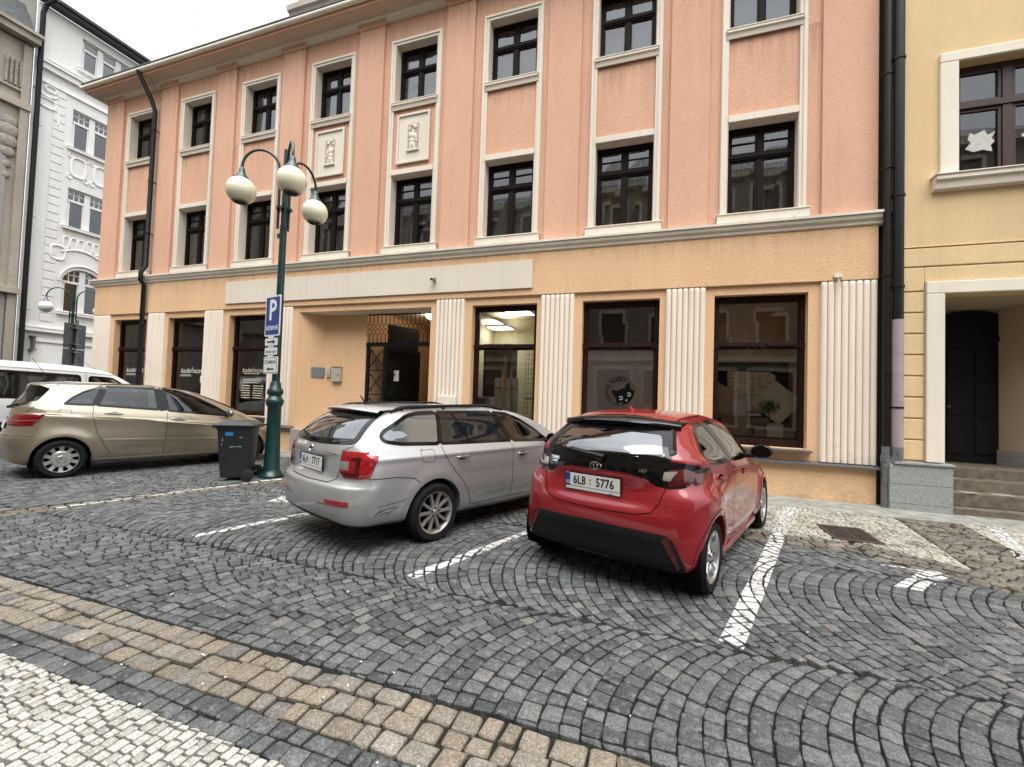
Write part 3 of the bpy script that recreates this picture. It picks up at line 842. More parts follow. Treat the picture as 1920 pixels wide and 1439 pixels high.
# hairdresser's windows: y just behind the pane as foil lettering
for i in (0, 1):
    lettering(SW[i], 'kadeřnictví', -.42, 1.20, .215, .32, off=-.001)
    lettering(SW[i], 'KOSMETIKA', -.42, 1.06, .085, .0)
    q = MB()
    for (a, b, c, d) in ((.42,.46,.86,1.06),(.60,.64,.86,1.06),(.46,.60,1.03,1.06),(.46,.60,.86,.89),(.46,.60,.945,.965)): q.box(a, b, .020, .022, c, d)
    q.build('sticker', WHITEP, SW[i])
def fake_lines(parent):
    m = MB()                                                            # the list of names is too small to read in the photo
    for r in range(6):
        for (a, b) in ((-.40-.02*r%.05, -.10), (.02, .36)):
            t = a
            while t < b:
                l = rng.uniform(.012, .04); m.box(t, t+l, .020, .0215, .80-r*.066, .80-r*.066+rng.uniform(.014, .026)); t += l+.006
    for z in (1.155, .90):
        t = -.34
        while t < .22:
            l = rng.uniform(.012, .03); m.box(t, t+l, .020, .0215, z-.01, z+.008); t += l+.008
    m.build('small_print', PALE, parent)
lettering(SW[2], 'kadeřnictví', -.42, 1.24, .18, .32, PALE, off=-.001); lettering(SW[2], 'kosmetika', -.38, .985, .165, .32, PALE, off=-.001); fake_lines(SW[2])
orn = MB()
for k in range(3):
    path = [(.44+.05*math.sin(t*2.2+k)+.02*k, .022, .22+.13*k+.11*t/3.) for t in np.linspace(0, 3, 12)]
    orn.tube(path, [.012*(1-abs(t-.5)) for t in np.linspace(0, 1, 12)], 5)
orn.ball((.46,.022,.70), .03, 10, (1,.1,1)); orn.ball((.42,.022,.26), .025, 10, (1,.1,1))
orn.build_split('ornament', mat('black_foil', (.01,.01,.01), .5), SW[2])

# stationer's window: grey film with a round cat sign
def cat_sign():
    w = SW[6]
    f = MB(); f.add([(-.655,.045,.125),(.655,.045,.125),(.655,.045,1.77),(-.655,.045,1.77)], [(0,1,2,3)])
    f.build('film', mat('grey_film', (.88,.87,.83), .8, var=.06, vs=2), w, fix=False)
    BK = mat('black_print', (.004,.004,.004), .8, 0, .05); GR = mat('film_print_grey', (.30,.30,.28), .8, 0, .1)
    cx, cz, r = 0.01, .935, .29
    m = MB(); ro, ri = r, r-.010; n = 64
    vs = []
    for k in range(n):
        a = 2*PI*k/n; vs += [(cx+ro*math.cos(a), .020, cz+ro*math.sin(a)), (cx+ri*math.cos(a), .020, cz+ri*math.sin(a))]
    m.add(vs, [(2*k, 2*k+1, (2*k+3) % (2*n), (2*k+2) % (2*n)) for k in range(n)])
    # head: outline within the circle
    pts = []
    U = lambda px, py: (cx+(px-430)/172*r, cz-(py-1083)/172*r)
    for p in [(330,1068),(372,1080),(412,1082),(440,1062),(470,1050),(497,1045),(508,1000),(528,970),(552,1012),(570,1060),(600,1078)]: pts.append(U(*p))
    for a in np.linspace(0, -95, 20): pts.append((cx+r*.985*math.cos(R(a)), cz+r*.985*math.sin(R(a))))
    for p in [(400,1220),(388,1190),(382,1160),(352,1120)]: pts.append(U(*p))
    res = delaunay_2d_cdt([Vector(p) for p in pts], [], [list(range(len(pts)))], 1, 1e-5)
    m.add([(p[0], .0195, p[1]) for p in res[0]], res[2])
    m.build('cat_head', BK, w, fix=False)
    e = MB()
    for (px, py) in ((447,1168),(540,1122)):
        c = U(px, py); vs = []
        for k in range(25):
            a = R(-150+k*12.5)
            for rr in (.041, .024): vs.append((c[0]+rr*math.cos(a), .0185, c[1]+rr*math.sin(a)))
        e.add(vs, [(2*k, 2*k+1, 2*k+3, 2*k+2) for k in range(24)])
    a, b, c, d = U(498,1192), U(528,1180), U(518,1196), U(520,1206)
    e.add([(p[0], .0185, p[1]) for p in (a, b, d)], [(0,1,2)])
    for p, q in ((U(425,1245),U(450,1228)),(U(440,1250),U(468,1232))): e.tube([(p[0],.0185,p[1]),(q[0],.0185,q[1])], .003, 4)
    e.build('cat_face', GR, w, fix=False)
    parts = []
    for txt, a0, da, sz in (('U KOČKY', 158, -15.5, .098), ('PAPÍRNICTVÍ', 226, -5.6, .040)):
        for k, ch in enumerate(txt):
            if ch == ' ': continue
            a = R(a0+da*k); rr = r*.77 if sz > .05 else r*.84
            parts.append((text_mesh(ch, sz, 'CENTER', 0, .0015, .0004), Matrix.Translation((cx+rr*math.cos(a), .0195, cz+rr*math.sin(a))) @ Matrix.Rotation(-(a-PI/2), 4, 'Y') @ Matrix.Rotation(PI/2, 4, 'X')))
    link_mesh('lettering', merge_meshes(parts), BK, w)
cat_sign()

# ---- rooms behind the shop windows
def room(name, x0, x1, y0, y1, z0, z1, m):
    r = MB()
    r.add([(x0,y0,z0),(x1,y0,z0),(x1,y1,z0),(x0,y1,z0),(x0,y0,z1),(x1,y0,z1),(x1,y1,z1),(x0,y1,z1)], [(0,1,2,3),(4,7,6,5),(2,6,7,3),(1,5,6,2),(0,3,7,4)])
    return bld(r, name, m, fix=False)
ROOML = mat('shop_room_cream', (.46,.42,.29), .9, var=.1, vs=2)
room('shop_room', BX[5]-1.62, BX[5]+1.2, DF+.32, DF+3.6, .5, 3.95, ROOML)
room('shop_room', BX[6]-1.2, BX[6]+1.2, DF+.32, DF+1.6, .5, 3.78, mat('shop_room_brown', (.20,.17,.13), .9, var=.2, vs=2))
room('shop_room', BX[7]-1.2, BX[7]+1.1, DF+.32, DF+1.35, .5, 3.78, mat('shop_room_ochre', (.66,.50,.30), .9, var=.2, vs=2))
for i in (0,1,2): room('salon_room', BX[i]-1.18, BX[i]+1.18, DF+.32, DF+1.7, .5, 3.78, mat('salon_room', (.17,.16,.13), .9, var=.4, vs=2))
LAMPW = mat('ceiling_light', (.9,.9,.9), .5, emit=(1.,.97,.88,4.5))
def ceil_light(x, y, z, lab):
    g = empty('ceiling_light', (x, y, z), 0, lab, 'ceiling light', 'lit panels in the stationery shop')
    m = MB(); m.box(-.32,.32,-.3,.3,-.012,.02); m.build('panel', LAMPW, g)
    m = MB()
    for a in ((-.36,-.32,-.34,.34),(.32,.36,-.34,.34),(-.32,.32,-.34,-.3),(-.32,.32,.3,.34)): m.box(a[0],a[1],a[2],a[3],-.02,.03)
    m.build('frame', mat('light_frame', (.7,.7,.7), .5), g)
ceil_light(-3.5, 10.6, 3.78, 'bright square ceiling light at the top of the easel window')
ceil_light(-4.45, 11.75, 3.6, 'smaller farther ceiling light at the left edge of the easel window')
g = MB()
for k in range(13):
    x = BX[5]-.1+k*.085; g.box(x-.004, x+.004, 10.9, 10.91, .6, 3.0)
for k in range(19):
    z = .7+k*.127; g.box(BX[5]-.1, BX[5]+.96, 10.899, 10.909, z-.004, z+.004)
g.box(BX[5]-.1, BX[5]+.96, 10.89, 10.92, 1.55, 1.58); g.box(BX[5]-.1, BX[5]+.96, 10.89, 10.92, .95, .98)
tag(g.build('display_grid', mat('black_wire', (.01,.01,.01), .5)), 'black wire display grid on the yellow wall behind the easel', 'display grid')
def easel():
    r = empty('easel', (-3.52, 9.75, .55), 0, 'wooden easel with a white board inside the shop window', 'easel')
    W = mat('easel_wood', (.45,.30,.17), .6, var=.2, vs=10)
    m = MB(); m.tube([(-.25,-.05,0),(-.10,.05,1.55)], .024, 6); m.build('leg', W, r)
    m = MB(); m.tube([(.25,-.05,0),(.10,.05,1.55)], .024, 6); m.build('leg', W, r)
    m = MB(); m.tube([(0,.4,0),(0,.06,1.5)], .024, 6); m.build('leg', W, r)
    m = MB(); m.box(-.03,.03,-.08,-.05,.1,2.0); m.build('mast', W, r)
    m = MB(); m.box(-.26,.26,-.07,-.03,1.22,1.27); m.box(-.28,.28,-.1,-.03,.55,.6); m.build('crossbar', W, r)
    m = MB(); m.box(-.30,.30,.07,.09,.5,1.5); m.build('board', mat('easel_board', (.7,.69,.66), .8), r)
easel()
cb = empty('cabinet', (-4.0, 10.6, .5), 0, 'dark cabinet standing behind the easel in the shop', 'cabinet')
m = MB(); m.box(-.38,.38,-.2,.3,0,2.45); m.build('carcass', mat('cabinet_black', (.02,.02,.02), .5), cb, bevel=.005)
m = MB(); m.box(-.3,.3,-.22,-.201,1.4,2.3); m.build('door', mat('cabinet_door', (.05,.048,.045), .3), cb)
ct = empty('shop_counter', (-4.15, 9.8, .5), 0, 'grey shop counter with white edges beside the easel', 'counter')
m = MB(); m.box(-.25,.2,-.15,.3,0,1.05); m.build('body', mat('counter_grey', (.22,.22,.20), .7), ct)
m = MB(); m.box(-.29,.24,-.19,.34,1.051,1.09); m.build('top', mat('counter_white', (.7,.7,.68), .4), ct)
m = MB(); m.box(.205,.245,-.18,.3,0,1.05); m.build('edge_panel', mat('counter_white2', (.65,.65,.63), .5), ct)

# display behind the far right window
def display():
    X = BX[7]; K = mat('backdrop_black', (.010,.011,.010), .8, 0, .1)
    b = MB(); b.box(X-.62, X+.62, 9.48, 9.50, 1.28, 2.42); tag(b.build('backdrop_board', K, bevel=.004), 'black backdrop board at the back of the stationery display', 'display board')
    # patterned wrapping sheet
    m, nt, bs = new_mat('toile_paper'); setp(bs, Roughness=.8)
    tc = N(nt, 'ShaderNodeTexCoord').outputs['Object']
    vo = N(nt, 'ShaderNodeTexVoronoi'); vo.inputs['Scale'].default_value = 7.5; vo.inputs['Randomness'].default_value = .25
    mp = N(nt, 'ShaderNodeMapping'); mp.inputs['Scale'].default_value = (1,1,1.7); L(nt, tc, mp.inputs['Vector']); L(nt, mp.outputs['Vector'], vo.inputs['Vector'])
    ad = N(nt, 'ShaderNodeMath', operation='MULTIPLY_ADD'); L(nt, noise(nt, 30, 4, .7, vec=tc), ad.inputs[0]); ad.inputs[1].default_value = .55; L(nt, vo.outputs['Distance'], ad.inputs[2])
    L(nt, ramp(nt, ad.outputs['Value'], [(.42, (.26,.16,.10)), (.56, (.78,.66,.48))]), bs.inputs['Base Color'])
    p = MB(); p.prism([(-.42,-.40),(.38,-.40),(.40,.30),(.30,.37),(-.42,.38)], -.004, .004, 'y')
    tag(p.build('wrapping_paper', m, loc=(X-.02, 9.40, 1.86)), 'beige sheet of wrapping paper printed with brown scenes', 'wrapping paper')
    for (nm, dx, z, s, a, col, lab, y) in (('card_sheet', .40, 1.66, .30, 40, (.78,.80,.64), 'pale green card sheet standing on its corner behind the plant', 9.36), ('card_sheet', -.52, 1.62, .30, 30, (.60,.48,.33), 'plain tan card sheet at the left of the window display', 9.33)):
        q = MB(); q.box(-s, s, -.004, .004, -s, s)
        o = q.build(nm, mat('card', col, .8, var=.08, vs=4), loc=(X+dx, y, z)); o.rotation_euler = (0, R(a), 0); tag(o, lab, 'card sheet')
    def boxy(nm, dx, z0, w, h, d, y, mt, lab, cat):
        q = MB(); q.box(-w/2, w/2, 0, d, 0, h); q.mi = 1; q.box(-w/2+.015, w/2-.015, -.003, -.0005, .015, h-.015)
        return tag(q.build(nm, mt, loc=(X+dx, y, z0), bevel=0), lab, cat)
    def printm(nm, a, b, sc, t=.5):
        m, nt, bs = new_mat(nm); setp(bs, Roughness=.5); tc = N(nt, 'ShaderNodeTexCoord').outputs['Object']
        L(nt, ramp(nt, noise(nt, sc, 4, .7, vec=tc), [(t-.07, a), (t+.07, b)]), bs.inputs['Base Color']); return m
    CARD = mat('cardboard', (.33,.24,.15), .8)
    sh = MB(); sh.box(X-.63, X+.63, 9.12, 9.46, .99, 1.02); tag(sh.build('display_shelf', mat('shelf_wood', (.12,.085,.055), .6)), 'low wooden shelf under the display goods', 'shelf')
    boxy('gift_box', -.32, 1.02, .50, .37, .2, 9.22, [CARD, printm('yellow_box', (.36,.32,.04), (.62,.56,.16), 6)], 'large yellow green printed box on the display shelf', 'box')
    boxy('picture_book', -.24, 1.39, .27, .32, .015, 9.28, [mat('cover_w', (.6,.6,.6), .4), printm('grey_cover', (.03,.04,.06), (.75,.80,.85), 9)], 'glossy blue grey picture book standing on the yellow box', 'book')
    boxy('plate_box', .12, 1.02, .36, .34, .1, 9.34, [CARD, printm('plate_box', (.48,.38,.24), (.60,.52,.38), 4)], 'tan box with a round plate motif behind the plant pot', 'box')
    boxy('gift_box', .10, 1.02, .22, .19, .12, 9.16, [CARD, printm('cream_box', (.55,.47,.36), (.33,.22,.16), 14)], 'small cream printed box at the front of the shelf', 'box')
    boxy('floral_tin', .33, 1.02, .26, .25, .14, 9.15, [mat('tin', (.6,.55,.5), .4), printm('pink_flowers', (.52,.16,.17), (.74,.68,.62), 16, .48)], 'white tin printed with pink flowers', 'tin')
    boxy('gift_box', .54, 1.02, .20, .14, .12, 9.22, [CARD, CARD], 'plain brown cardboard box at the right of the flowered tin', 'box')
    pl = MB(); pl.box(-.11,.11,-.07,.07,0,.018); pl.box(-.10,.10,-.065,.065,.019,.035); pl.mi = 1; pl.box(-.105,.09,-.068,.06,.036,.05)
    tag(pl.build('notebook_pile', [mat('nb_white', (.6,.62,.66), .5), mat('nb_yellow', (.62,.52,.05), .5)], loc=(X-.0, 9.22, 1.395)), 'small pile of notebooks with a yellow one on top', 'notebooks')
    v = empty('potted_plant', (X+.25, 9.24, 1.02), 0, 'small green plant with fine leaves in the window display', 'plant')
    s = MB(); s.tube([(0,0,0),(.01,0,.25),(.0,.01,.5)], .008, 6); s.build('stem', mat('stem', (.09,.07,.03), .8), v)
    lf = MB()
    for k in range(300):
        d = Vector(rng.normal(0, 1, 3)); d.normalize(); p = Vector((0, .0, .55)) + Vector((d.x*.2, d.y*.08, d.z*.15))*rng.uniform(.3, 1)
        a = Vector(rng.normal(0, 1, 3)).normalized(); b2 = a.orthogonal().normalized(); a *= .026; b2 *= .011
        lf.add([p-a, p+b2, p+a, p-b2], [(0,1,2,3)])
    lf.build('foliage', mat('leaf_green', (.07,.20,.045), .6, var=.4, vs=20), v, fix=False)
display()

# ---- recessed entrance with iron gate
def entrance():
    m = MB(); z1 = 3.625; yb = 9.34
    z1 = 3.615; A = [(-8.962, DF+.0215), (-8.54, yb)]
    m.add([(A[0][0],A[0][1],0),(A[1][0],A[1][1],0),(A[1][0],A[1][1],z1),(A[0][0],A[0][1],z1)], [(0,1,2,3)])
    m.add([(-8.54,yb,0),(-7.22,yb,0),(-7.22,yb,z1),(-8.54,yb,z1)], [(0,1,2,3)])
    m.add([(-7.22,yb,0),(-7.22,13.5,0),(-7.22,13.5,z1+.2),(-7.22,yb,z1+.2)], [(0,1,2,3)])
    m.add([(-5.09,DF+.2,0),(-5.06,13.5,0),(-5.06,13.5,z1+.2),(-5.09,DF+.2,z1+.2)], [(0,1,2,3)])
    m.add([(-7.22,13.5,0),(-5.06,13.5,0),(-5.06,13.5,z1+.2),(-7.22,13.5,z1+.2)], [(0,1,2,3)])
    bld(m, 'entrance_wall', ORANGE, fix=False)
    c = MB(); c.add([(-8.97,DF+.021,z1),(-5.09,DF+.021,z1),(-5.09,yb+.02,z1),(-8.54,yb+.02,z1)], [(0,1,2,3)]); c.add([(-7.22,yb+.02,z1+.15),(-4.5,yb+.02,z1+.15),(-4.5,13.5,z1+.15),(-7.22,13.5,z1+.15)], [(0,1,2,3)])
    bld(c, 'entrance_ceiling', CREAM, fix=False)
    f = MB(); f.box(-8.97, -4.5, DF+.03, 13.5, -.02, .16); bld(f, 'entrance_floor', mat('floor_stone', (.25,.24,.22), .7, var=.2))
    s = MB(); s.box(-8.96, -8.40, DF-.12, DF+.34, 0, .60); bld(s, 'corner_stone', mat('grey_granite', (.30,.29,.27), .8, var=.3, vs=25, bs=80), bevel=.01)
    G = mat('gate_iron', (.007,.007,.007), .6, 0, .15)
    gt = empty('gate'); gt.parent = pink; gt.location = Vector((-6.3, 9.36, .16))+PO
    fr = MB()
    fr.box(-.90,-.82,-.02,.04,0,2.62); fr.box(-.92,1.2,-.025,.045,2.62,2.72); fr.box(-.40,-.32,-.02,.04,0,2.62); fr.box(-.90,1.2,-.01,.03,3.42,3.45)
    fr.build('frame', G, gt, bevel=.004)
    up = MB(); n = 17
    for k in range(n):
        x = -.86+k*.122
        up.tube([(x,.01,2.72),(x,.01,2.92)], .009, 6)
        up.tube([(x,.01,3.2),(x,.01,3.43)], .009, 6)
        for s in (-1, 1): up.tube([(x,.01,2.92),(x+s*.061,.01,2.97),(x+s*.061,.01,3.02),(x,.01,3.06),(x+s*.061,.01,3.10),(x+s*.061,.01,3.15),(x,.01,3.2)], .007, 5)
    up.build('top_grille', G, gt)
    pn = MB()
    for k in range(4):
        z = .15+k*.62
        pn.box(-.82,-.40,.0,.02,z-.012,z+.012)
        pn.tube([(-.80,.01,z+.08),(-.44,.01,z+.52)], .012, 6); pn.tube([(-.76,.01,z+.5),(-.42,.01,z+.1)], .012, 6)
        pn.ball((-.76,.01,z+.5), .028, 8)
    pn.build('side_grille', G, gt)
    lf = MB(); lf.box(0,.05,-.02,.02,0,2.58); lf.box(1.05,1.1,-.02,.02,0,2.58); lf.box(.05,1.05,-.02,.02,2.5,2.58); lf.box(.05,1.05,.022,.03,.0,3.2)
    for k in range(4):
        z = .05+k*.62
        lf.box(.05,1.05,-.02,.02,z,z+.03)
        for a, b in ((.08,.5),(.55,1.02)):
            lf.tube([(a,-.01,z+.05),(b,-.01,z+.58)], .012, 5); lf.tube([(a,-.01,z+.58),(b,-.01,z+.05)], .012, 5)
    o = lf.build('leaf', G, gt); o.location = (-.34, .03, .0); o.rotation_euler = (0, 0, R(71))
    d = MB(); d.box(-7.1, -5.9, 12.6, 12.65, .16, 2.9); bld(d, 'inner_door', mat('inner_door', (.015,.013,.011), .5))
    P = mat('paper_notice', (.55,.55,.50), .8)
    nt_ = MB(); nt_.box(-.1,.1,-.004,.0,-.14,.14); tag(nt_.build('paper_notice', P, loc=(-6.52, 9.66, 2.05)), 'white paper notice taped to the iron gate leaf', 'notice')
    pf = empty('framed_picture', (-5.32, 10.9, 1.95), 0, 'small dark framed picture on the passage wall behind the gate', 'picture frame')
    q = MB(); q.box(-.16,.16,-.02,0,-.15,.15); q.build('frame', SHOPW, pf); q = MB(); q.box(-.12,.12,-.024,-.0205,-.11,.11); q.build('print', mat('print_grey', (.3,.29,.26), .6), pf)
    # lit lamp in the passage
    g = empty('passage_lamp', (-5.95, 10.4, 3.72), 0, 'lit white lamp under the passage ceiling behind the gate', 'lamp')
    q = MB(); q.ball((0,0,0), .15, 16, (1,1,.6)); q.build('globe', mat('lamp_lit', (.9,.9,.8), .5, emit=(1,.85,.6,12)), g, smooth=True)
    q = MB(); q.tube([(0,0,.06),(0,0,.3)], .02, 8); q.build('stem', SHEET, g)
    # sandwich board
    sbd = empty('sandwich_board', (-5.42, 9.2, .16), R(-12), 'black and white sandwich board with a cat logo beside the passage pillar', 'sandwich board')
    q = MB(); q.box(-.24,.24,-.02,.02,0,1.25); q.build('panel', mat('board_black', (.01,.01,.01), .4), sbd, bevel=.01)
    q = MB(); q.lathe([(.0,-.024),(.17,-.024),(.17,-.021)], 28, (0,0,1.0), 'y'); q.box(-.17,.17,-.024,-.021,.3,.72); q.build('print', mat('board_white', (.7,.7,.68), .5), sbd)
    q = MB(); q.lathe([(.0,-.027),(.11,-.027),(.11,-.0245)], 24, (.02,0,.97), 'y'); q.prism([(-.07,.99),(-.06,1.12),(0,1.05)], -.027, -.0245, 'y'); q.prism([(.06,1.05),(.11,1.12),(.13,.98)], -.027, -.0245, 'y'); q.prism([(-.08,.36),(0,.64),(.08,.36)], -.027, -.0245, 'y'); q.build('cat_print', mat('board_ink', (.01,.01,.01), .5), sbd)
    q = MB(); q.obox(Matrix.Rotation(R(-14), 4, 'X'), -.23,.23,.03,.06,0,1.25); q.build('rear_panel', G, sbd)
    # boxes on the niche wall
    o = MB(); o.box(-.17,.17,-.012,.0,-.13,.13); o = tag(o.build('wall_plaque', mat('plaque_grey', (.20,.22,.24), .4, .3), bevel=.003), 'flat grey square plaque on the orange entrance wall', 'plaque'); o.matrix_world = frame_mx((-8.66, 9.18, 2.09), (.5,.55,0), (0,0,1)) @ Matrix.Rotation(-PI/2, 4, 'X')
    o.location = (-8.62, 9.225, 2.09)
    b = empty('intercom', (-8.36, yb, 2.09), 0, 'small beige bell box with a round button on the orange wall', 'intercom'); q = MB(); q.box(-.06,.06,-.05,0,-.12,.12); q.build('case', mat('case_beige', (.50,.46,.38), .5), b, bevel=.008); q = MB(); q.ball((0.01,-.05,-.06), .02, 10); q.build('button', mat('btn', (.02,.02,.02), .4), b)
    b = empty('letter_box', (-8.08, yb, 2.04), 0, 'beige metal letter box with a lock on the orange wall', 'letter box'); q = MB(); q.box(-.15,.15,-.09,0,-.19,.19); q.build('case', mat('case_beige2', (.42,.38,.30), .5), b, bevel=.012); q = MB(); q.ball((.09,-.09,-.02), .018, 10); q.build('lock', mat('btn2', (.02,.02,.02), .4), b); q = MB(); q.box(-.155,.155,-.1,-.0,.191,.2); q.build('lid', SHEET, b)
entrance()

def spot():
    s = empty('wall_spotlight', (-4.97, DF-.075, 4.22), 0, 'small grey spotlight on the cream sign band', 'spotlight')
    m = MB(); m.box(-.03,.03,-.02,0,-.03,.05); m.build('bracket', SHEET, s)
    m = MB(); m.lathe([(.02,-.16),(.045,-.15),(.05,-.07),(.03,-.02),(0,-.02)], 14, (0,0,0), 'y'); m.build('head', mat('alu', (.35,.35,.36), .3, .9), s, smooth=True)
    s = empty('cable_box', (2.82, DF-.036, 3.86), 0, 'small beige junction box with dangling cable above the reeded corner pilaster', 'junction box')
    m = MB(); m.box(-.06,.06,-.04,0,-.03,.03); m.build('case', FASC, s, bevel=.004)
    m = MB(); m.tube([(0,-.03,-.03),(.02,-.06,-.12),(.05,-.07,-.2),(.04,-.07,-.36)], .006, 5); m.tube([(-.01,-.03,-.03),(.0,-.07,-.14),(.04,-.07,-.22)], .005, 5); m.build('cable', mat('cable', (.45,.4,.33), .6), s)
    b = MB(); b.box(-.22,.22,-.06,0,0,.22); tag(b.build('meter_box', CREAM, loc=(-4.55, DF-.05, 1.36), bevel=.01), 'beige meter box set on the reeded pilaster right of the entrance', 'meter box')
spot()

def pipe(name, path, r, m, lab, clamps=(), parts=()):
    o = empty(name, path[0], 0, lab, 'downpipe'); p0 = Vector(path[0])
    q = MB(); q.tube([Vector(p)-p0 for p in path], r, 14); q.build('pipe', m, o, smooth=True, angle=60)
    for c in clamps:
        k = MB(); k.lathe([(r+.001,-.018),(r+.014,-.016),(r+.014,.016),(r+.001,.018)], 14, Vector(c)-p0); k.box(c[0]-p0.x-.012, c[0]-p0.x+.012, c[1]-p0.y+r, c[1]-p0.y+r+.12, c[2]-p0.z-.01, c[2]-p0.z+.01); k.build('clamp', IRONB, o)
    for nm, pp, rr, mm in parts:
        k = MB(); k.tube([Vector(p)-p0 for p in pp], rr, 14); k.build(nm, mm, o, smooth=True, angle=60)
    return o
XP = -14.86
pipe('downpipe', [(XP,DF-.14,.1),(XP,DF-.14,4.62),(XP,DF-.24,4.75),(XP,DF-.24,5.0),(XP,DF-.12,5.2),(XP,DF-.12,10.0),(XP-.05,DF-.2,10.3),(XP-.20,DF-.45,10.9),(XP-.22,DF-.50,11.05)], .062, IRONB, 'black downpipe with bent top on the left of the pink facade', [(XP,DF-.12,z) for z in (6.2,7.8,9.4)]+[(XP,DF-.14,2.4)])
w = MB(); w.tube([(XP+.12,DF+.03,.6),(XP+.12,DF+.03,10.3),(XP-.02,DF-.3,10.95)], .008, 5); tag(w.build('lightning_rod', SHEET), 'thin lightning conductor wire beside the black downpipe', 'lightning wire')
ZN = mat('zinc_pipe', (.20,.22,.23), .45, .7, var=.3, vs=9); LIL = mat('lilac_pipe', (.36,.30,.31), .5, .2, var=.15, vs=5)
pipe('downpipe', [(3.475,8.70,1.0),(3.475,8.70,12)], .055, IRONB, 'black downpipe running down the right corner of the pink house', [(3.475,8.70,z) for z in (2.2,3.8,5.6,7.2)],
     [('standpipe', [(3.475,8.70,.0),(3.475,8.70,.06),(3.475,8.70,.75)], .062, ZN), ('collar', [(3.475,8.70,.75),(3.475,8.70,.86)], [.075,.07], ZN), ('spigot', [(3.475,8.70,.86),(3.475,8.70,1.0)], .06, ZN)])
pipe('downpipe', [(3.605,8.66,3.05),(3.605,8.66,12)], .075, IRONB, 'second downpipe, black above and lilac below, next to the yellow house', [(3.605,8.66,z) for z in (3.6,5.1,7.4)],
     [('lower_pipe', [(3.605,8.66,.98),(3.605,8.66,3.06)], .078, LIL), ('ring', [(3.605,8.66,1.62),(3.605,8.66,1.65)], .086, IRONB), ('elbow', [(3.605,8.66,1.0),(3.605,8.66,.86),(3.59,8.66,.78),(3.50,8.68,.70),(3.475,8.70,.6)], [.08,.08,.078,.07,.062], ZN)])
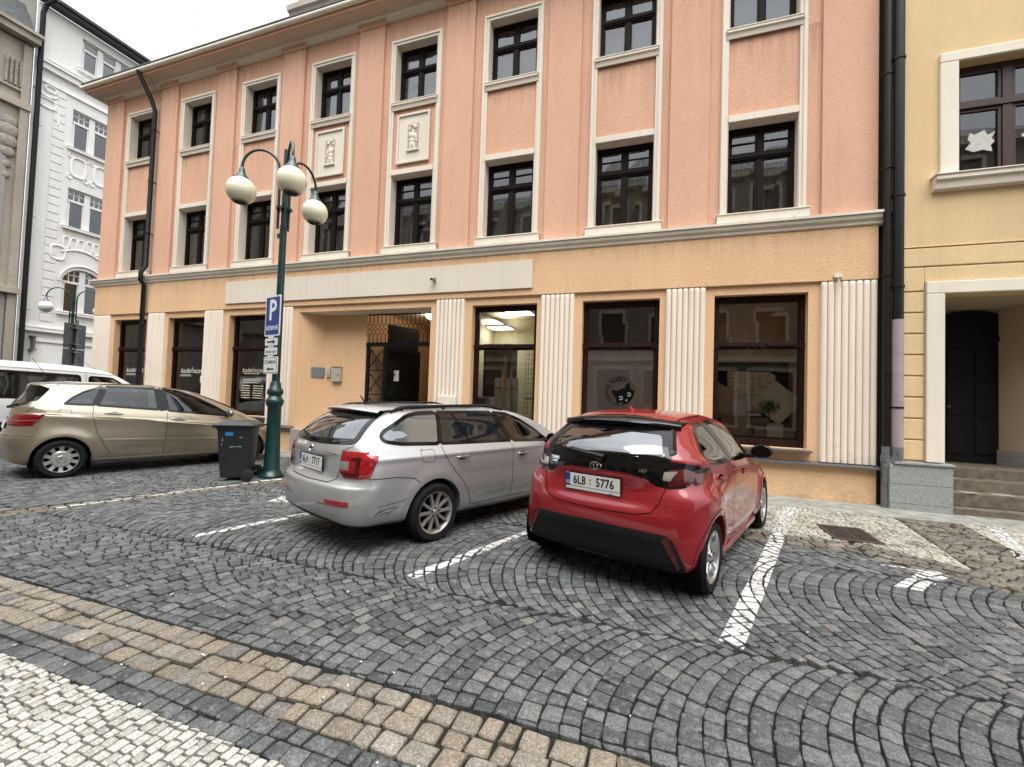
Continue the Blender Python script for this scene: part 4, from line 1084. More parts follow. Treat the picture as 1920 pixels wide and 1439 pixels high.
# ================================================================== NEIGHBOURS
YEL = stucco('stucco_yellow', (.735,.545,.31), 90, .4, .10, .004)
YELQ = stucco('stucco_yellow_quoin', (.76,.565,.32), 90, .35, .10, .004)
GRAN = mat('grey_granite_block', (.27,.275,.275), .75, var=.35, vs=38, bs=110, bstr=.3)
def yellow():
    Y = 8.70
    h = empty('yellow_house', (5.0, Y, 0), 0, 'yellow rendered house with grooved quoins, granite base and stepped porch', 'building')
    Of = Vector((-5.0, -Y, 0))
    def B(mb, n, m, **k): return (mb.build_split if n in ('granite_base','quoin','step_patch') else mb.build)(n, m, h, loc=Of, **k)
    GX0, GX1 = 4.20, 6.9
    m = MB(); wall_holes(m, 3.56, 12, 0, 13, [(GX0,GX1,0,3.46),(4.38,5.78,5.36,7.20),(8.2,9.6,5.36,7.20)], Y, Y+.28)
    m.add([(3.56,Y,0),(3.56,20,0),(3.56,20,13),(3.56,Y,13)], [(0,1,2,3)])
    B(m, 'wall', YEL, fix=False)
    q = MB()                                            # rusticated band: courses with sunk joints
    zs = [.80,1.13,1.47,1.81,2.15,2.49,2.83,3.17,3.51]
    for a, b in zip(zs, zs[1:]): q.box(3.575, 3.955, Y-.025, Y-.001, a+.010, b-.010)
    q.box(3.575, 3.955, Y-.025, Y-.001, 3.520, 3.898)
    q.box(3.956, 12, Y-.0245, Y-.001, 3.66, 3.898); q.box(3.575, 12, Y-.025, Y-.001, 3.918, 4.21); q.box(3.575, 12, Y-.025, Y-.001, 4.23, 4.245)
    B(q, 'quoin', YELQ, bevel=.012)
    p = MB(); p.box(3.965, GX0-.003, Y-.075, Y+.3, .79, 3.46); p.box(3.965, GX1+.25, Y-.075, Y+.3, 3.462, 3.655); p.box(GX1+.003, GX1+.25, Y-.075, Y+.3, .79, 3.46); B(p, 'portal_frame', CREAM, bevel=.012)
    s = MB()
    for a, b in ((0,.115),(.12,.42),(.425,.735)): s.box(3.485, 4.285, 8.60, Y+.22, a, b)
    for a, b in ((0,.115),(.12,.42),(.425,.735)): s.box(GX1-.05, 8, 8.60, Y+.22, a, b)
    B(s, 'granite_base', GRAN, bevel=.004)
    s = MB(); s.box(3.54, 4.305, 8.575, Y+.2, .737, .775); B(s, 'granite_ledge', GRAN, bevel=.006)
    st = MB(); STM = mat('sandstone_steps', (.135,.11,.08), .85, var=.45, vs=7, bs=50)
    for k, (y, z) in enumerate(((8.62,.12),(8.80,.33),(9.06,.51),(9.32,.68))): st.box(4.287, GX1, y, 10.9, z-.21, z)
    B(st, 'steps', STM, bevel=.012)
    w = MB()
    for (x, y, z, rx) in ((4.62,8.90,.332,.12),(4.50,9.15,.512,.1),(5.05,8.93,.332,.13)):
        w.lathe([(0,.0),(rx,.001)], 14, (x, y, z)); 
    B(w, 'step_patch', mat('step_patch', (.27,.24,.20), .8, var=.3))
    po = MB(); PD_ = 10.20
    po.add([(GX0,Y+.29,.5),(4.95,PD_,.5),(4.95,PD_,3.5),(GX0,Y+.29,3.5)], [(0,1,2,3)])
    po.add([(4.95,PD_,.5),(7.0,PD_,.5),(7.0,PD_,3.5),(4.95,PD_,3.5)], [(0,1,2,3)])
    po.add([(5.68,PD_-.001,.5),(5.86,PD_-.5,.5),(5.86,PD_-.5,3.5),(5.68,PD_-.001,3.5)], [(0,1,2,3)])
    po.add([(5.86,PD_-.5,.0),(6.897,Y+.25,.0),(6.897,Y+.25,3.5),(5.86,PD_-.5,3.5)], [(0,1,2,3)])
    po.add([(GX0,Y+.2,3.47),(GX1,Y+.2,3.47),(GX1,PD_,3.47),(GX0,PD_,3.47)], [(0,1,2,3)])
    B(po, 'porch', stucco('porch_plaster', (.52,.42,.31), 120, .3, .12, .003), fix=False)
    bb = MB(); bb.prism([(5.66,PD_-.02),(5.85,PD_-.53),(6.88,Y+.22),(6.95,Y+.27),(5.89,PD_-.48),(5.71,PD_+.02)], .4, .95, 'z'); B(bb, 'porch_base', GRAN)
    d = empty('door'); d.parent = h; d.location = Vector((5.30, PD_-.04, .69))+Of
    DM = mat('black_door', (.004,.0037,.0034), .6, 0, .2, var=.3, vs=8)
    q = MB(); q.box(-.40,.40,-.0,.03,0,2.2); q.box(-.40,.40,-.02,-.0005,2.2,2.28); pts = [(-.40,2.285)]+[(.40*math.cos(a), 2.66+.10*math.sin(a)) for a in np.linspace(PI, 0, 11)]+[(.40,2.285)]; q.prism(pts, 0, .03, 'y'); q.build('leaf', DM, d)
    q = MB()
    for a, b in ((.15,.75),(.85,1.45),(1.55,2.05)):
        for x in (-.2,.2): q.box(x-.14,x+.14,-.02,-.0008,a,b)
    q.build('panel', DM, d, bevel=.012)
    q = MB(); q.ball((-.33,-.05,1.0), .03, 10); q.tube([(-.33,-.05,1.0),(-.33,0,1.0)], .012, 6); q.build('handle', mat('brass_dull', (.12,.09,.05), .4, .8), d, smooth=True)
    # windows
    for x in (5.08, 8.9):
        w = empty('window'); w.parent = h; w.location = Vector((x, Y, 5.36))+Of
        q = MB()
        q.box(-.94,-.70,-.05,.28,0,1.84) if x < 6 else q.box(-.95,-.70,-.05,.28,0,1.84)
        q.box(.70,.95,-.05,.28,0,1.84); q.box(-.94,.95,-.05,.28,1.842,2.00); q.build('surround', CREAM, w, bevel=.015)
        q = MB(); q.prism([(-.16,-.03),(-.16,-.10),(-.12,-.12),(-.10,-.23),(-.001,-.25),(-.001,-.03)], -1.03, 1.0, 'x'); q.mi = 1; q.box(-1.05,1.02,-.18,.2,-.028,-.012); q.build('sill', [CREAM, SHEET], w)
        q = MB(); yf = .17
        for a, b in ((-.70,-.62),(.62,.70)): q.box(a,b,yf,yf+.07,0,1.84)
        q.box(-.62,.62,yf,yf+.07,0,.07); q.box(-.62,.62,yf,yf+.07,1.76,1.84); q.box(-.62,.62,yf-.03,yf+.07,1.14,1.23)
        for a, b in ((.07,1.14),(1.23,1.76)):
            q.box(-.06,.06,yf-.01,yf+.07,a,b)
            for s in (-1,1):
                xa, xb = sorted((s*.06, s*.62)); q.box(xa,xa+.045,yf+.01,yf+.06,a,b); q.box(xb-.045,xb,yf+.01,yf+.06,a,b); q.box(xa+.045,xb-.045,yf+.01,yf+.06,a,a+.05); q.box(xa+.045,xb-.045,yf+.01,yf+.06,b-.05,b)
        q.build('frame', mat('window_brown', (.035,.016,.012), .4, var=.3, vs=9), w, bevel=.004)
        q = MB()
        for a, b in ((.11,1.10),(1.27,1.72)):
            for s in (-1,1):
                xa, xb = sorted((s*.1, s*.58)); q.add([(xa,yf+.04,a),(xb,yf+.042,a),(xb,yf+.04,b),(xa,yf+.038,b)], [(0,1,2,3)])
        q.build('pane', GLASS, w, fix=False)
        q = MB(); curtain(q, -.7, .0, 0, 1.84, yf+.2, 3, .015); curtain(q, .05, .7, 0, 1.84, yf+.2, 3, .015); q.build('curtain', mat('grey_blind', (.16,.15,.13), .9, var=.2, vs=3), w, fix=False)
        q = MB()
        if x < 6:                                      # torn paper stickers on the glass
            pts = [(-.50,.50),(-.40,.44),(-.28,.46),(-.16,.42),(-.18,.52),(-.13,.58),(-.17,.64),(-.12,.74),(-.22,.70),(-.26,.78),(-.38,.72),(-.44,.76),(-.47,.66),(-.43,.6)]
            r = delaunay_2d_cdt([Vector(p) for p in pts], [], [list(range(len(pts)))], 1, 1e-5); q.add([(p[0]+.0,yf+.036,p[1]) for p in r[0]], r[2])
            for (a, b, c) in ((.22,.62,.03),(.3,.45,.025),(.42,.7,.03),(.48,.55,.02)): q.lathe([(0,yf+.035),(c,yf+.035)], 10, (a,0,b), 'y')
            q.build_split('window_sticker', mat('sticker_pale', (.5,.5,.46), .8, var=.2, vs=20), w, fix=False)
    e = MB(); e.box(3.5, 12, 8.2, 9.0, 12.5, 12.9); B(e, 'eaves', FASC)
    r = MB(); r.add([(3.5,8.1,12.9),(12,8.1,12.9),(12,14,16.5),(3.5,14,16.5)], [(0,1,2,3)]); B(r, 'roof', SLATE, fix=False)
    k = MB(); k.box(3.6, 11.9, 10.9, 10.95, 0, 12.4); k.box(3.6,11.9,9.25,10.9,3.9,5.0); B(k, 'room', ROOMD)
yellow()
# dark slot between the two houses
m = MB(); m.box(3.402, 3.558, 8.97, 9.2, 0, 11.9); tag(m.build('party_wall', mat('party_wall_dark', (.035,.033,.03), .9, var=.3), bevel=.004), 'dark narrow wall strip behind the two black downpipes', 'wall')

WHT = stucco('stucco_white', (.85,.84,.80), 30, .35, .08, .02)
WHT2 = mat('white_trim', (.86,.85,.81), .85, var=.08, vs=3)
def white_house():
    """faces +X on the plane X = -29"""
    XW = -29.0
    h = empty('white_house', (XW, 15.0, 0), 0, 'tall white Art Nouveau house with stucco ornament, white windows and flat dark eaves', 'building')
    Of = Vector((-XW, -15.0, 0))
    def B(mb, n, m, **k): return (mb.build_split if n == 'ornament' else mb.build)(n, m, h, loc=Of, **k)
    def bx(m, d0, d1, y0, y1, z0, z1): m.box(XW+d0, XW+d1, y0, y1, z0, z1)
    wins = [(13.50,15.95,17.95,19.62,'top'),(13.30,15.0,13.70,15.72,'mid'),(13.30,15.0,9.60,11.62,'mid'),(13.30,15.0,5.20,7.5,'arch'),
            (17.2,19.6,17.95,19.62,'top'),(17.3,19.0,13.7,15.72,'mid'),(17.3,19.0,9.6,11.62,'mid'),(17.3,19.0,5.2,7.5,'arch')]
    m = MB()
    t = MB(); wall_holes(t, 11.75, 24, 0, 20.1, [(w[0],w[1],w[2],w[3]) for w in wins], 0, .22)
    m.add([(XW-y, x, z) for (x, y, z) in t.v], t.f)
    B(m, 'wall', WHT, fix=False)
    m = MB()
    bx(m, -.0, .45, 11.78, 24, 20.12, 20.3); bx(m, .4, .56, 11.78, 24, 20.3, 20.45); B(m, 'eaves', mat('dark_eaves', (.028,.022,.020), .6, var=.3))
    m = MB(); m.box(XW-6, XW-.3, 9.6, 11.749, 0, 23.5); m.box(XW-.3, XW-.05, 11.45, 11.749, 0, 20.2); B(m, 'side_wall', stucco('stucco_side', (.45,.43,.38), 30, .3, .15, .02))
    m = MB(); m.add([(XW+.5,11.75,20.4),(XW+.5,24,20.4),(XW-5,24,24),(XW-5,11.7,24)], [(0,1,2,3)]); B(m, 'roof', SLATE, fix=False)
    m = MB(); bx(m, .001, .28, 11.95, 24, 17.22, 17.36); bx(m, .001, .18, 11.95, 24, 16.95, 17.219); bx(m, .001, .08, 11.95, 24, 16.3, 16.45); m.mi = 1; bx(m, .0, .30, 11.94, 24, 17.361, 17.40); B(m, 'cornice', [WHT2, SHEET])
    m = MB(); bx(m, .001, .2, 11.95, 24, 4.05, 4.22); m.mi = 1; bx(m, .0, .22, 11.94, 24, 4.221, 4.26); B(m, 'cornice', [WHT2, SHEET])
    m = MB()
    for z in np.arange(4.6, 16.0, .42):                # short sunk-joint lesenes beside the windows
        y = 12.75+.2*((int(z*10)) % 2)
        bx(m, .001, .03, 12.55, 13.0, z, z+.36)
    B(m, 'lesene', WHT, bevel=.01)
    WF = mat('white_window_frame', (.72,.72,.70), .5)
    WG = glass('far_window_glass', (.35,.38,.42), .12)
    for (y0, y1, z0, z1, kind) in wins:
        w = empty('window'); w.parent = h; w.location = Vector((XW, (y0+y1)/2, z0))+Of
        W = (y1-y0)/2; H = z1-z0; f = MB()
        def fb(a, b, c, d, x0=-.2, x1=-.13): f.box(x0, x1, a, b, c, d)
        cols = 3 if kind == 'top' else 2
        fb(-W, -W+.08, 0, H); fb(W-.08, W, 0, H); fb(-W+.08, W-.08, 0, .08); fb(-W+.08, W-.08, H-.08, H)
        tr = H*.66
        fb(-W+.08, W-.08, tr, tr+.12, -.2, -.10)
        xs = np.linspace(-W, W, cols+1)
        for x in xs[1:-1]: fb(x-.12, x+.12, .08, H-.08, -.2, -.09)
        for a, b in zip(xs, xs[1:]):
            fb(a+.08, a+.17, .08, tr); fb(b-.17, b-.08, .08, tr)
            if kind != 'top':
                for k in (1,2): c = a+.1+(b-a-.2)*k/3; fb(c-.02, c+.02, tr+.12, H-.08, -.19, -.15)
                fb(a+.1, b-.1, (tr+.12+H)/2-.02, (tr+.12+H)/2+.02, -.19, -.15)
            if kind == 'top': fb(a+.08, a+.14, tr, H); fb(b-.14, b-.08, tr, H)
        f.build('frame', WF, w)
        g = MB(); g.add([(-.17,-W+.05,.05),(-.17,W-.05,.05),(-.17,W-.05,H-.05),(-.17,-W+.05,H-.05)], [(0,1,2,3)]); g.build('pane', WG, w, fix=False)
        s = MB(); s.box(.001, .16, -W-.15, W+.15, -.14, -.03); s.mi = 1; s.box(0,.18,-W-.17,W+.17,-.029,-.01); s.build('sill', [WHT2, SHEET], w)
        if kind == 'arch':
            a = MB(); n = 16
            for sgn in (-1, 1):
                pts = [(sgn*W*1.0, H+.01), (sgn*W*1.0, H-.75)]+[(sgn*W*math.cos(t), H-.75+.75*math.sin(t)) for t in np.linspace(0, PI/2, n)]
                a.prism(pts if sgn > 0 else pts[::-1], -.20, .004, 'x')
            pts = [(W*1.15*math.cos(t), H-.75+.95*math.sin(t)) for t in np.linspace(0, PI, 24)]
            for p, q in zip(pts, pts[1:]): a.tube([(.02, *p), (.02, *q)], .05, 6)
            a.build('arch', WHT, w)
        d = MB(); d.box(-.6,-.55,-W-.3,W+.3,-.3,H+.3); d.build('curtain', mat('far_room', (.10,.10,.10), .9, var=.4, vs=.8), w)
    # stucco ornament
    o = MB()
    def ring(y, z, ry, rz, r=.05, n=20): 
        p = [(XW+.02, y+ry*math.copysign(abs(math.cos(t))**.6, math.cos(t)), z+rz*math.copysign(abs(math.sin(t))**.6, math.sin(t))) for t in np.linspace(0, 2*PI, n+1)]
        o.tube(p, r, 6)
    for y in (13.65, 14.6, 17.7, 18.6):
        ring(y, 12.75, .30, .5)
        for s in (-1, 1):
            for zz in (12.2, 13.3): o.tube([(XW+.02, y+s*(.34+.08*math.sin(t)), zz+.12*math.cos(t)) for t in np.linspace(0, 4.6, 9)], .035, 5)
        for k in range(3): ring(y-.3+k*.3, 8.75, .12, .3, .035)
    for y in (12.3, 16.4):
        ring(y, 15.35, .32, .22); o.tube([(XW+.03, y-.5+k*.1, 15.9-.25*math.sin(k*.33)) for k in range(10)], .05, 6); ring(y+.1, 16.1, .2, .14)
        o.tube([(XW+.02, y+.45, 15.1-k*.12) for k in range(6)], .05, 5)
    ring(13.05, 8.15, .28, .35)
    o.tube([(XW+.02, 13.2+k*.2, 8.25+.25*math.sin(k*.4)) for k in range(11)], .05, 6)
    B(o, 'ornament', WHT2, smooth=True)
    m = MB(); bx(m, .001, .03, 12.4, 16.4, .6, 3.55); bx(m, .001, .06, 12.3, 12.42, .3, 3.62); bx(m, .001, .10, 12.3, 16.5, 3.55, 3.66); B(m, 'shop_panel', WHT2)
    m = MB(); bx(m, .001, .25, 12.28, 12.36, 3.15, 3.75); bx(m, .0, .3, 12.2, 12.4, 3.1, 3.15); bx(m, .0, .3, 12.2, 12.4, 3.75, 3.8); B(m, 'bracket', SHEET)
white_house()
pipe('downpipe', [(-28.75,11.86,.5),(-28.75,11.86,19.5),(-28.6,11.9,19.9),(-28.2,12.1,20.2)], .10, IRONB, 'long black downpipe on the left edge of the white house', [(-28.75,11.86,z) for z in (5.,9.5,14.)])

def grey_house():
    XW = -28.9
    h = empty('grey_house', (XW, 7.0, 0), 0, 'weathered beige grey house at the far left with a mansard roof', 'building')
    Of = Vector((-XW, -7.0, 0))
    def B(mb, n, m, **k): return (mb.build_split if n == 'ornament' else mb.build)(n, m, h, loc=Of, **k)
    BG = stucco('stucco_weathered', (.44,.39,.32), 25, .5, .22, .03); GS = mat('grey_stone_panel', (.30,.29,.27), .9, var=.35, vs=6, bs=14, bd=.05, stretch=(1,1,4))
    m = MB(); m.box(XW-8, XW, -14, 11.55, 0, 17.6); B(m, 'wall', BG)
    m = MB(); m.box(XW+.001, XW+.5, -14, 11.72, 17.65, 17.95); m.mi = 1; m.box(XW-.1, XW+.62, -14, 11.78, 17.951, 18.1); B(m, 'cornice', [BG, mat('pale_sheet', (.45,.46,.48), .4, .5)])
    m = MB(); m.prism([(XW+.45,18.1),(XW-.9,20.6),(XW-6,21.5),(XW-6,18.1)], -14, 11.5, 'y')
    m.v = [(p[0], p[1], p[2]) for p in m.v]; B(m, 'mansard_roof', mat('mansard_slate', (.055,.062,.06), .7, var=.4, vs=5, bs=8, bd=.05))
    m = MB(); m.box(XW+.001, XW+.22, -14, 11.66, 14.4, 14.75); m.box(XW+.001, XW+.3, -14, 11.66, 5.65, 5.95); m.box(XW+.001,XW+.12,-14,11.6,15.2,15.3); B(m, 'string_course', BG, bevel=.02)
    m = MB(); m.box(XW+.001, XW+.08, 9.0, 11.25, .3, 5.6); m.box(XW+.001,XW+.06,9.6,11.0,6.2,14.0); B(m, 'panel', GS)
    m = MB()
    for z, r in ((13.6,.3),(13.2,.38),(12.7,.36),(12.2,.28),(11.6,.18),(11.1,.16)): m.ball((XW+.03, 11.0, z), r, 12, (.35,1,1))
    for k in range(5): m.box(XW+.001, XW+.1, 10.75+k*.16, 10.83+k*.16, 15.4, 16.6)
    B(m, 'ornament', mat('ornament_grey', (.30,.27,.23), .9, var=.4, vs=8), smooth=True)
    m = MB(); m.box(XW+.001, XW+.14, 11.3, 11.6, 0, 17.5); B(m, 'corner_pilaster', BG, bevel=.02)
grey_house()

def opposite():
    """terrace on the viewer's side of the street, seen only as reflections"""
    h = empty('opposite_house', (-6, -7.2, 0), 0, 'cream town house across the street, seen mirrored in the panes', 'building')
    Of = Vector((6, 7.2, 0)); y = -7.2
    C2 = stucco('stucco_opposite', (.34,.30,.22), 40, .3, .1); 
    m = MB(); xs = [-26+2.6*i for i in range(16)]
    hl = [(x-.6, x+.6, z, z+1.8) for x in xs for z in (4.6, 8.0, 11.2)] + [(x-.95, x+.95, .5, 3.3) for x in xs]
    wall_holes(m, -28, 16, 0, 14, hl, 0, .2); m.v = [(p[0], y-p[1], p[2]) for p in m.v]
    m.build('wall', C2, h, loc=Of, fix=False)
    f = MB(); 
    for (a, b, c, d) in hl:
        f.box(a-.14, a-.001, y+.001, y+.06, c-.1, d+.15); f.box(b+.001, b+.14, y+.001, y+.06, c-.1, d+.15); f.box(a, b, y+.001, y+.08, d+.001, d+.2); f.box(a-.16, b+.16, y+.001, y+.14, c-.14, c-.001)
    f.box(-28, 16, y+.001, y+.18, 3.8, 4.05); f.box(-28, 16, y+.001, y+.35, 13.6, 14)
    f.build('surround', CREAM, h, loc=Of)
    g = MB()
    for (a, b, c, d) in hl: g.box(a, b, y-.2, y-.17, c, d)
    g.build('pane', mat('opposite_glass', (.03,.033,.036), .1), h, loc=Of)
    r = MB(); r.add([(-28,y+.4,14),(16,y+.4,14),(16,y-5,17),(-28,y-5,17)], [(0,1,2,3)]); r.build('roof', SLATE, h, loc=Of, fix=False)
opposite()

# ================================================================== STREET FURNITURE
GREEN = mat('lamp_green', (.006,.040,.038), .35, .2, var=.25, vs=8, coat=.3)
OPAL = mat('opal_globe', (.84,.80,.60), .22, 0, .5, var=.05, vs=2, coat=.4)
OPAL2 = mat('opal_globe_white', (.74,.76,.76), .25, 0, .5, coat=.3)
def grime():
    m, nt, b = new_mat('globe_grime'); setp(b, Roughness=.9); out = nt.nodes['Material Output']
    b.inputs['Base Color'].default_value = (.02,.015,.008,1)
    tr = N(nt, 'ShaderNodeBsdfTransparent'); mx = N(nt, 'ShaderNodeMixShader')
    tc = N(nt, 'ShaderNodeTexCoord').outputs['Object']; sp = N(nt, 'ShaderNodeSeparateXYZ'); L(nt, tc, sp.inputs['Vector'])
    ad = N(nt, 'ShaderNodeMath', operation='MULTIPLY_ADD'); L(nt, noise(nt, 22, 5, .8, vec=tc), ad.inputs[0]); ad.inputs[1].default_value = .09; L(nt, sp.outputs['Z'], ad.inputs[2])
    L(nt, ramp(nt, ad.outputs['Value'], [(.0, 1.), (.5, 1.)]), mx.inputs['Fac'])
    mr = N(nt, 'ShaderNodeMapRange'); mr.inputs['From Min'].default_value = -.145; mr.inputs['From Max'].default_value = -.19; L(nt, ad.outputs['Value'], mr.inputs['Value'])
    L(nt, mr.outputs['Result'], mx.inputs['Fac'])
    L(nt, tr.outputs['BSDF'], mx.inputs[1]); L(nt, b.outputs['BSDF'], mx.inputs[2]); L(nt, mx.outputs['Shader'], out.inputs['Surface'])
    return m
GRIME = grime()
def lamp(loc, azs, label, zg, reach, globe, grimy, gr=.245, base=True, top=None, drop=0):
    l = empty('street_lamp', loc, 0, label, 'street lamp', 'green street lamps with round globes')
    zt = zg+1.02 if top is None else top
    p = MB()
    p.lathe([(.0,0),(.21,.0),(.215,.05),(.17,.09),(.15,.13),(.135,.16),(.115,.9),(.115,1.28),(.135,1.30),(.15,1.36),(.15,1.40),(.125,1.43),(.10,1.48),(.135,1.52),(.135,1.58),(.10,1.62),(.085,1.72),(.075,1.74)], 20)
    p.build('base', GREEN, l, smooth=True, angle=50)
    p = MB(); p.tube([(0,0,1.72),(0,0,zg-.55)], [.068,.058], 16); p.tube([(0,0,zg-.55),(0,0,zt-.16)], .05, 14); p.build('pole', GREEN, l, smooth=True, angle=60)
    for zc, rc in ((zg-.25, .135), (zg+.28, .12)):
        k = MB(); k.lathe([(.06,-.015),(rc,-.015),(rc,.015),(.06,.015)], 16, (0,0,zc)); k.build('clamp', GREEN, l)
    k = MB(); k.box(-.11,-.07,-.04,.02,zg-.78,zg-.70); k.build('tag', SHEET, l)
    for az in azs:
        d = Vector((math.sin(az), math.cos(az), 0)); a = MB()
        path = [d*.10+Vector((0,0,zg-.62)), d*.10+Vector((0,0,zg+.42))]
        rr = (reach-.10)/2
        for t in np.linspace(0, PI, 15)[1:]:
            path.append(d*(.10+rr-rr*math.cos(t))+Vector((0,0,zg+.44+rr*1.15*math.sin(t))))
        path.append(d*reach+Vector((0,0,zg+gr+.08)))
        a.tube(path, .024, 10); a.build('arm', GREEN, l, smooth=True, angle=60)
        a = MB(); c = d*reach
        a.lathe([(.03,.20),(.045,.19),(.05,.13),(.07,.07),(.115,.02),(.12,-.015)], 18, (c.x, c.y, zg+gr-.02)); a.build('lamp_cap', GREEN if grimy else SHEET, l, smooth=True, angle=60)
        a = MB(); a.ball((0,0,0), gr, 32); g = a.build('globe', globe, l, loc=(c.x, c.y, zg), smooth=True)
        if grimy:
            a = MB(); a.lathe([(gr*1.004*math.sin(t), -gr*1.004*math.cos(t)) for t in np.linspace(0, .85, 8)], 32); a.build('grime', GRIME, g, smooth=True)
    return l
LP = Vector((-6.655, 6.10, 0))
azL = [math.atan2(-.615, -.39), math.atan2(.575, -.41), math.atan2(.0, .77)]
lamp(LP, azL, 'green street lamp with three cream globes and a blue parking sign on its post', 5.17, .73, OPAL, True)
lamp((-24.35, 11.6, -.25), [math.atan2(-.5,-.6), math.atan2(.45,.75)], 'distant green street lamp with two white globes before the white house', 5.05, .85, OPAL2, False)

def plate(name, w, h, z, lab, cat, az, base=LP, out=.10, side=-.03, t=.012, bord=None, face=None, rim=.03):
    """sign plate facing az-direction; local x to the viewer's right"""
    d = Vector((math.sin(az), math.cos(az), 0)); rt = Vector((-d.y, d.x, 0))*1.0
    o = empty(name, base+d*out+rt*side+Vector((0,0,z)), 0, lab, cat)
    o.matrix_world = frame_mx(base+d*out+rt*side+Vector((0,0,z)), rt, (0,0,1))
    def rrect(w, h, r, n=5):
        pts = []
        for cx, cy, a0 in ((w/2-r,h/2-r,0),(-w/2+r,h/2-r,90),(-w/2+r,-h/2+r,180),(w/2-r,-h/2+r,270)):
            for k in range(n+1): pts.append((cx+r*math.cos(R(a0+90*k/n)), cy+r*math.sin(R(a0+90*k/n))))
        return pts
    m = MB(); m.prism(rrect(w, h, .03), -t, 0, 'z'); m.build('panel', bord, o, bevel=.002)
    m = MB(); m.prism(rrect(w-2*rim, h-2*rim, .02), .0005, .0025, 'z'); m.build('face', face, o)
    m = MB()
    for zz in (-h*.3, h*.3): m.box(-.03-side-.02, .03-side+.02, zz-.012, zz+.012, -out+.02, -t-.0005)
    m.build('bracket', SHEET, o)
    return o
def put(o, nm, me, m, x, y, z=.003): return link_mesh(nm, me, m, o, (x, y, z))
BLUE = mat('sign_blue', (.012,.045,.22), .35, coat=.3); SW_ = mat('sign_white', (.68,.70,.70), .4, coat=.2); SBK = mat('sign_black', (.012,.012,.012), .5); SLB = mat('sign_line_white', (.72,.75,.80), .4)
def signs():
    az = R(194)        # the plates face along the street, so the viewer sees them slantwise
    o = plate('parking_sign', .50, .74, 2.93, 'blue and white parking sign with large P above RÉSERVÉ on the lamp post', 'road sign', az, bord=SLB, face=BLUE, rim=.028)
    m = MB(); 
    put(o, 'letter', text_mesh('P', .52, 'CENTER', 0, .012, .0006, .95), SLB, 0, .09)
    put(o, 'lettering', text_mesh('RÉSERVÉ', .105, 'CENTER', 0, .0015), SLB, 0, -.225)
    def arrow(w, h, s, y0=0):
        m = MB(); pts = [(-w*s,-h*.22+y0),(w*.35*s,-h*.22+y0),(w*.35*s,-h*.6+y0),(w*s,y0),(w*.35*s,h*.6+y0),(w*.35*s,h*.22+y0),(-w*s,h*.22+y0)]
        m.prism(pts if s > 0 else pts[::-1], .0028, .0040, 'z'); return m
    o = plate('arrow_plate', .44, .15, 2.455, 'small white plate with a black arrow pointing right under the parking sign', 'road sign', az, bord=SBK, face=SW_, rim=.008)
    arrow(.14, .07, 1).build('arrow', SBK, o)
    o = plate('text_plate', .44, .15, 2.285, 'small white plate with one line of black text between the two arrow signs', 'road sign', az, bord=SBK, face=SW_, rim=.008)
    m = MB(); t = -.17
    while t < .16:
        l = rng.uniform(.012, .022)
        if abs(t-.03) > .012:
            hh = rng.uniform(.022, .034); m.box(t, t+.006, -.03, -.03+hh*1.5, .0028, .0036); m.box(t+.006, t+l-.004, -.03, -.024, .0028, .0036); m.box(t+.006, t+l-.004, -.008, -.003, .0028, .0036)
        t += l
    m.build('lettering', SBK, o)
    o = plate('school_sign', .47, .31, 2.03, 'white framed plate reading ZŠ KAMENNÁ above a black left arrow', 'road sign', az, bord=SW_, face=SBK, rim=.016)
    m = MB(); m.box(-.21,.21,-.13,.13,.0026,.0034); m.build('inner_face', SW_, o)
    link_mesh('lettering', text_mesh('ZŠ KAMENNÁ', .085, 'CENTER', 0, .0012, .0006, .72), SBK, o, (0, .055, .0042))
    a = arrow(.12, .065, -1, -.07); a.v = [(x, y, z+.001) for (x, y, z) in a.v]; a.build('arrow', SBK, o)
signs()

def back_signs():
    GB = mat('sign_back_grey', (.10,.105,.11), .5, .5, var=.15, vs=4)
    p = empty('sign_post', (-21.4, 10.35, 0), R(0), 'grey post carrying two sign plates seen from behind, before the far lamp', 'sign post')
    m = MB(); m.tube([(0,0,0),(0,0,4.0)], .045, 10); m.build('post', mat('galv', (.22,.22,.22), .45, .8), p, smooth=True)
    for nm, z, hh, lab in (('road_sign', 3.38, .95, 'upper grey sign plate seen from behind near the white house'), ('road_sign', 2.52, .72, 'lower grey sign plate seen from behind above the van roof')):
        o = empty(nm, (-21.4, 10.35, z), R(118), lab, 'road sign', 'grey sign backs on the far post')
        m = MB(); m.box(-.50,.50,.05,.07,-hh/2,hh/2); m.build('panel', GB, o, bevel=.008)
        m = MB()
        for zz in (-hh*.33, hh*.33):
            m = MB(); m.box(-.16,.16,-.06,.049,zz-.025,zz+.025); m.build('clamp', mat('galv2', (.2,.2,.2), .45, .8), o)
back_signs()

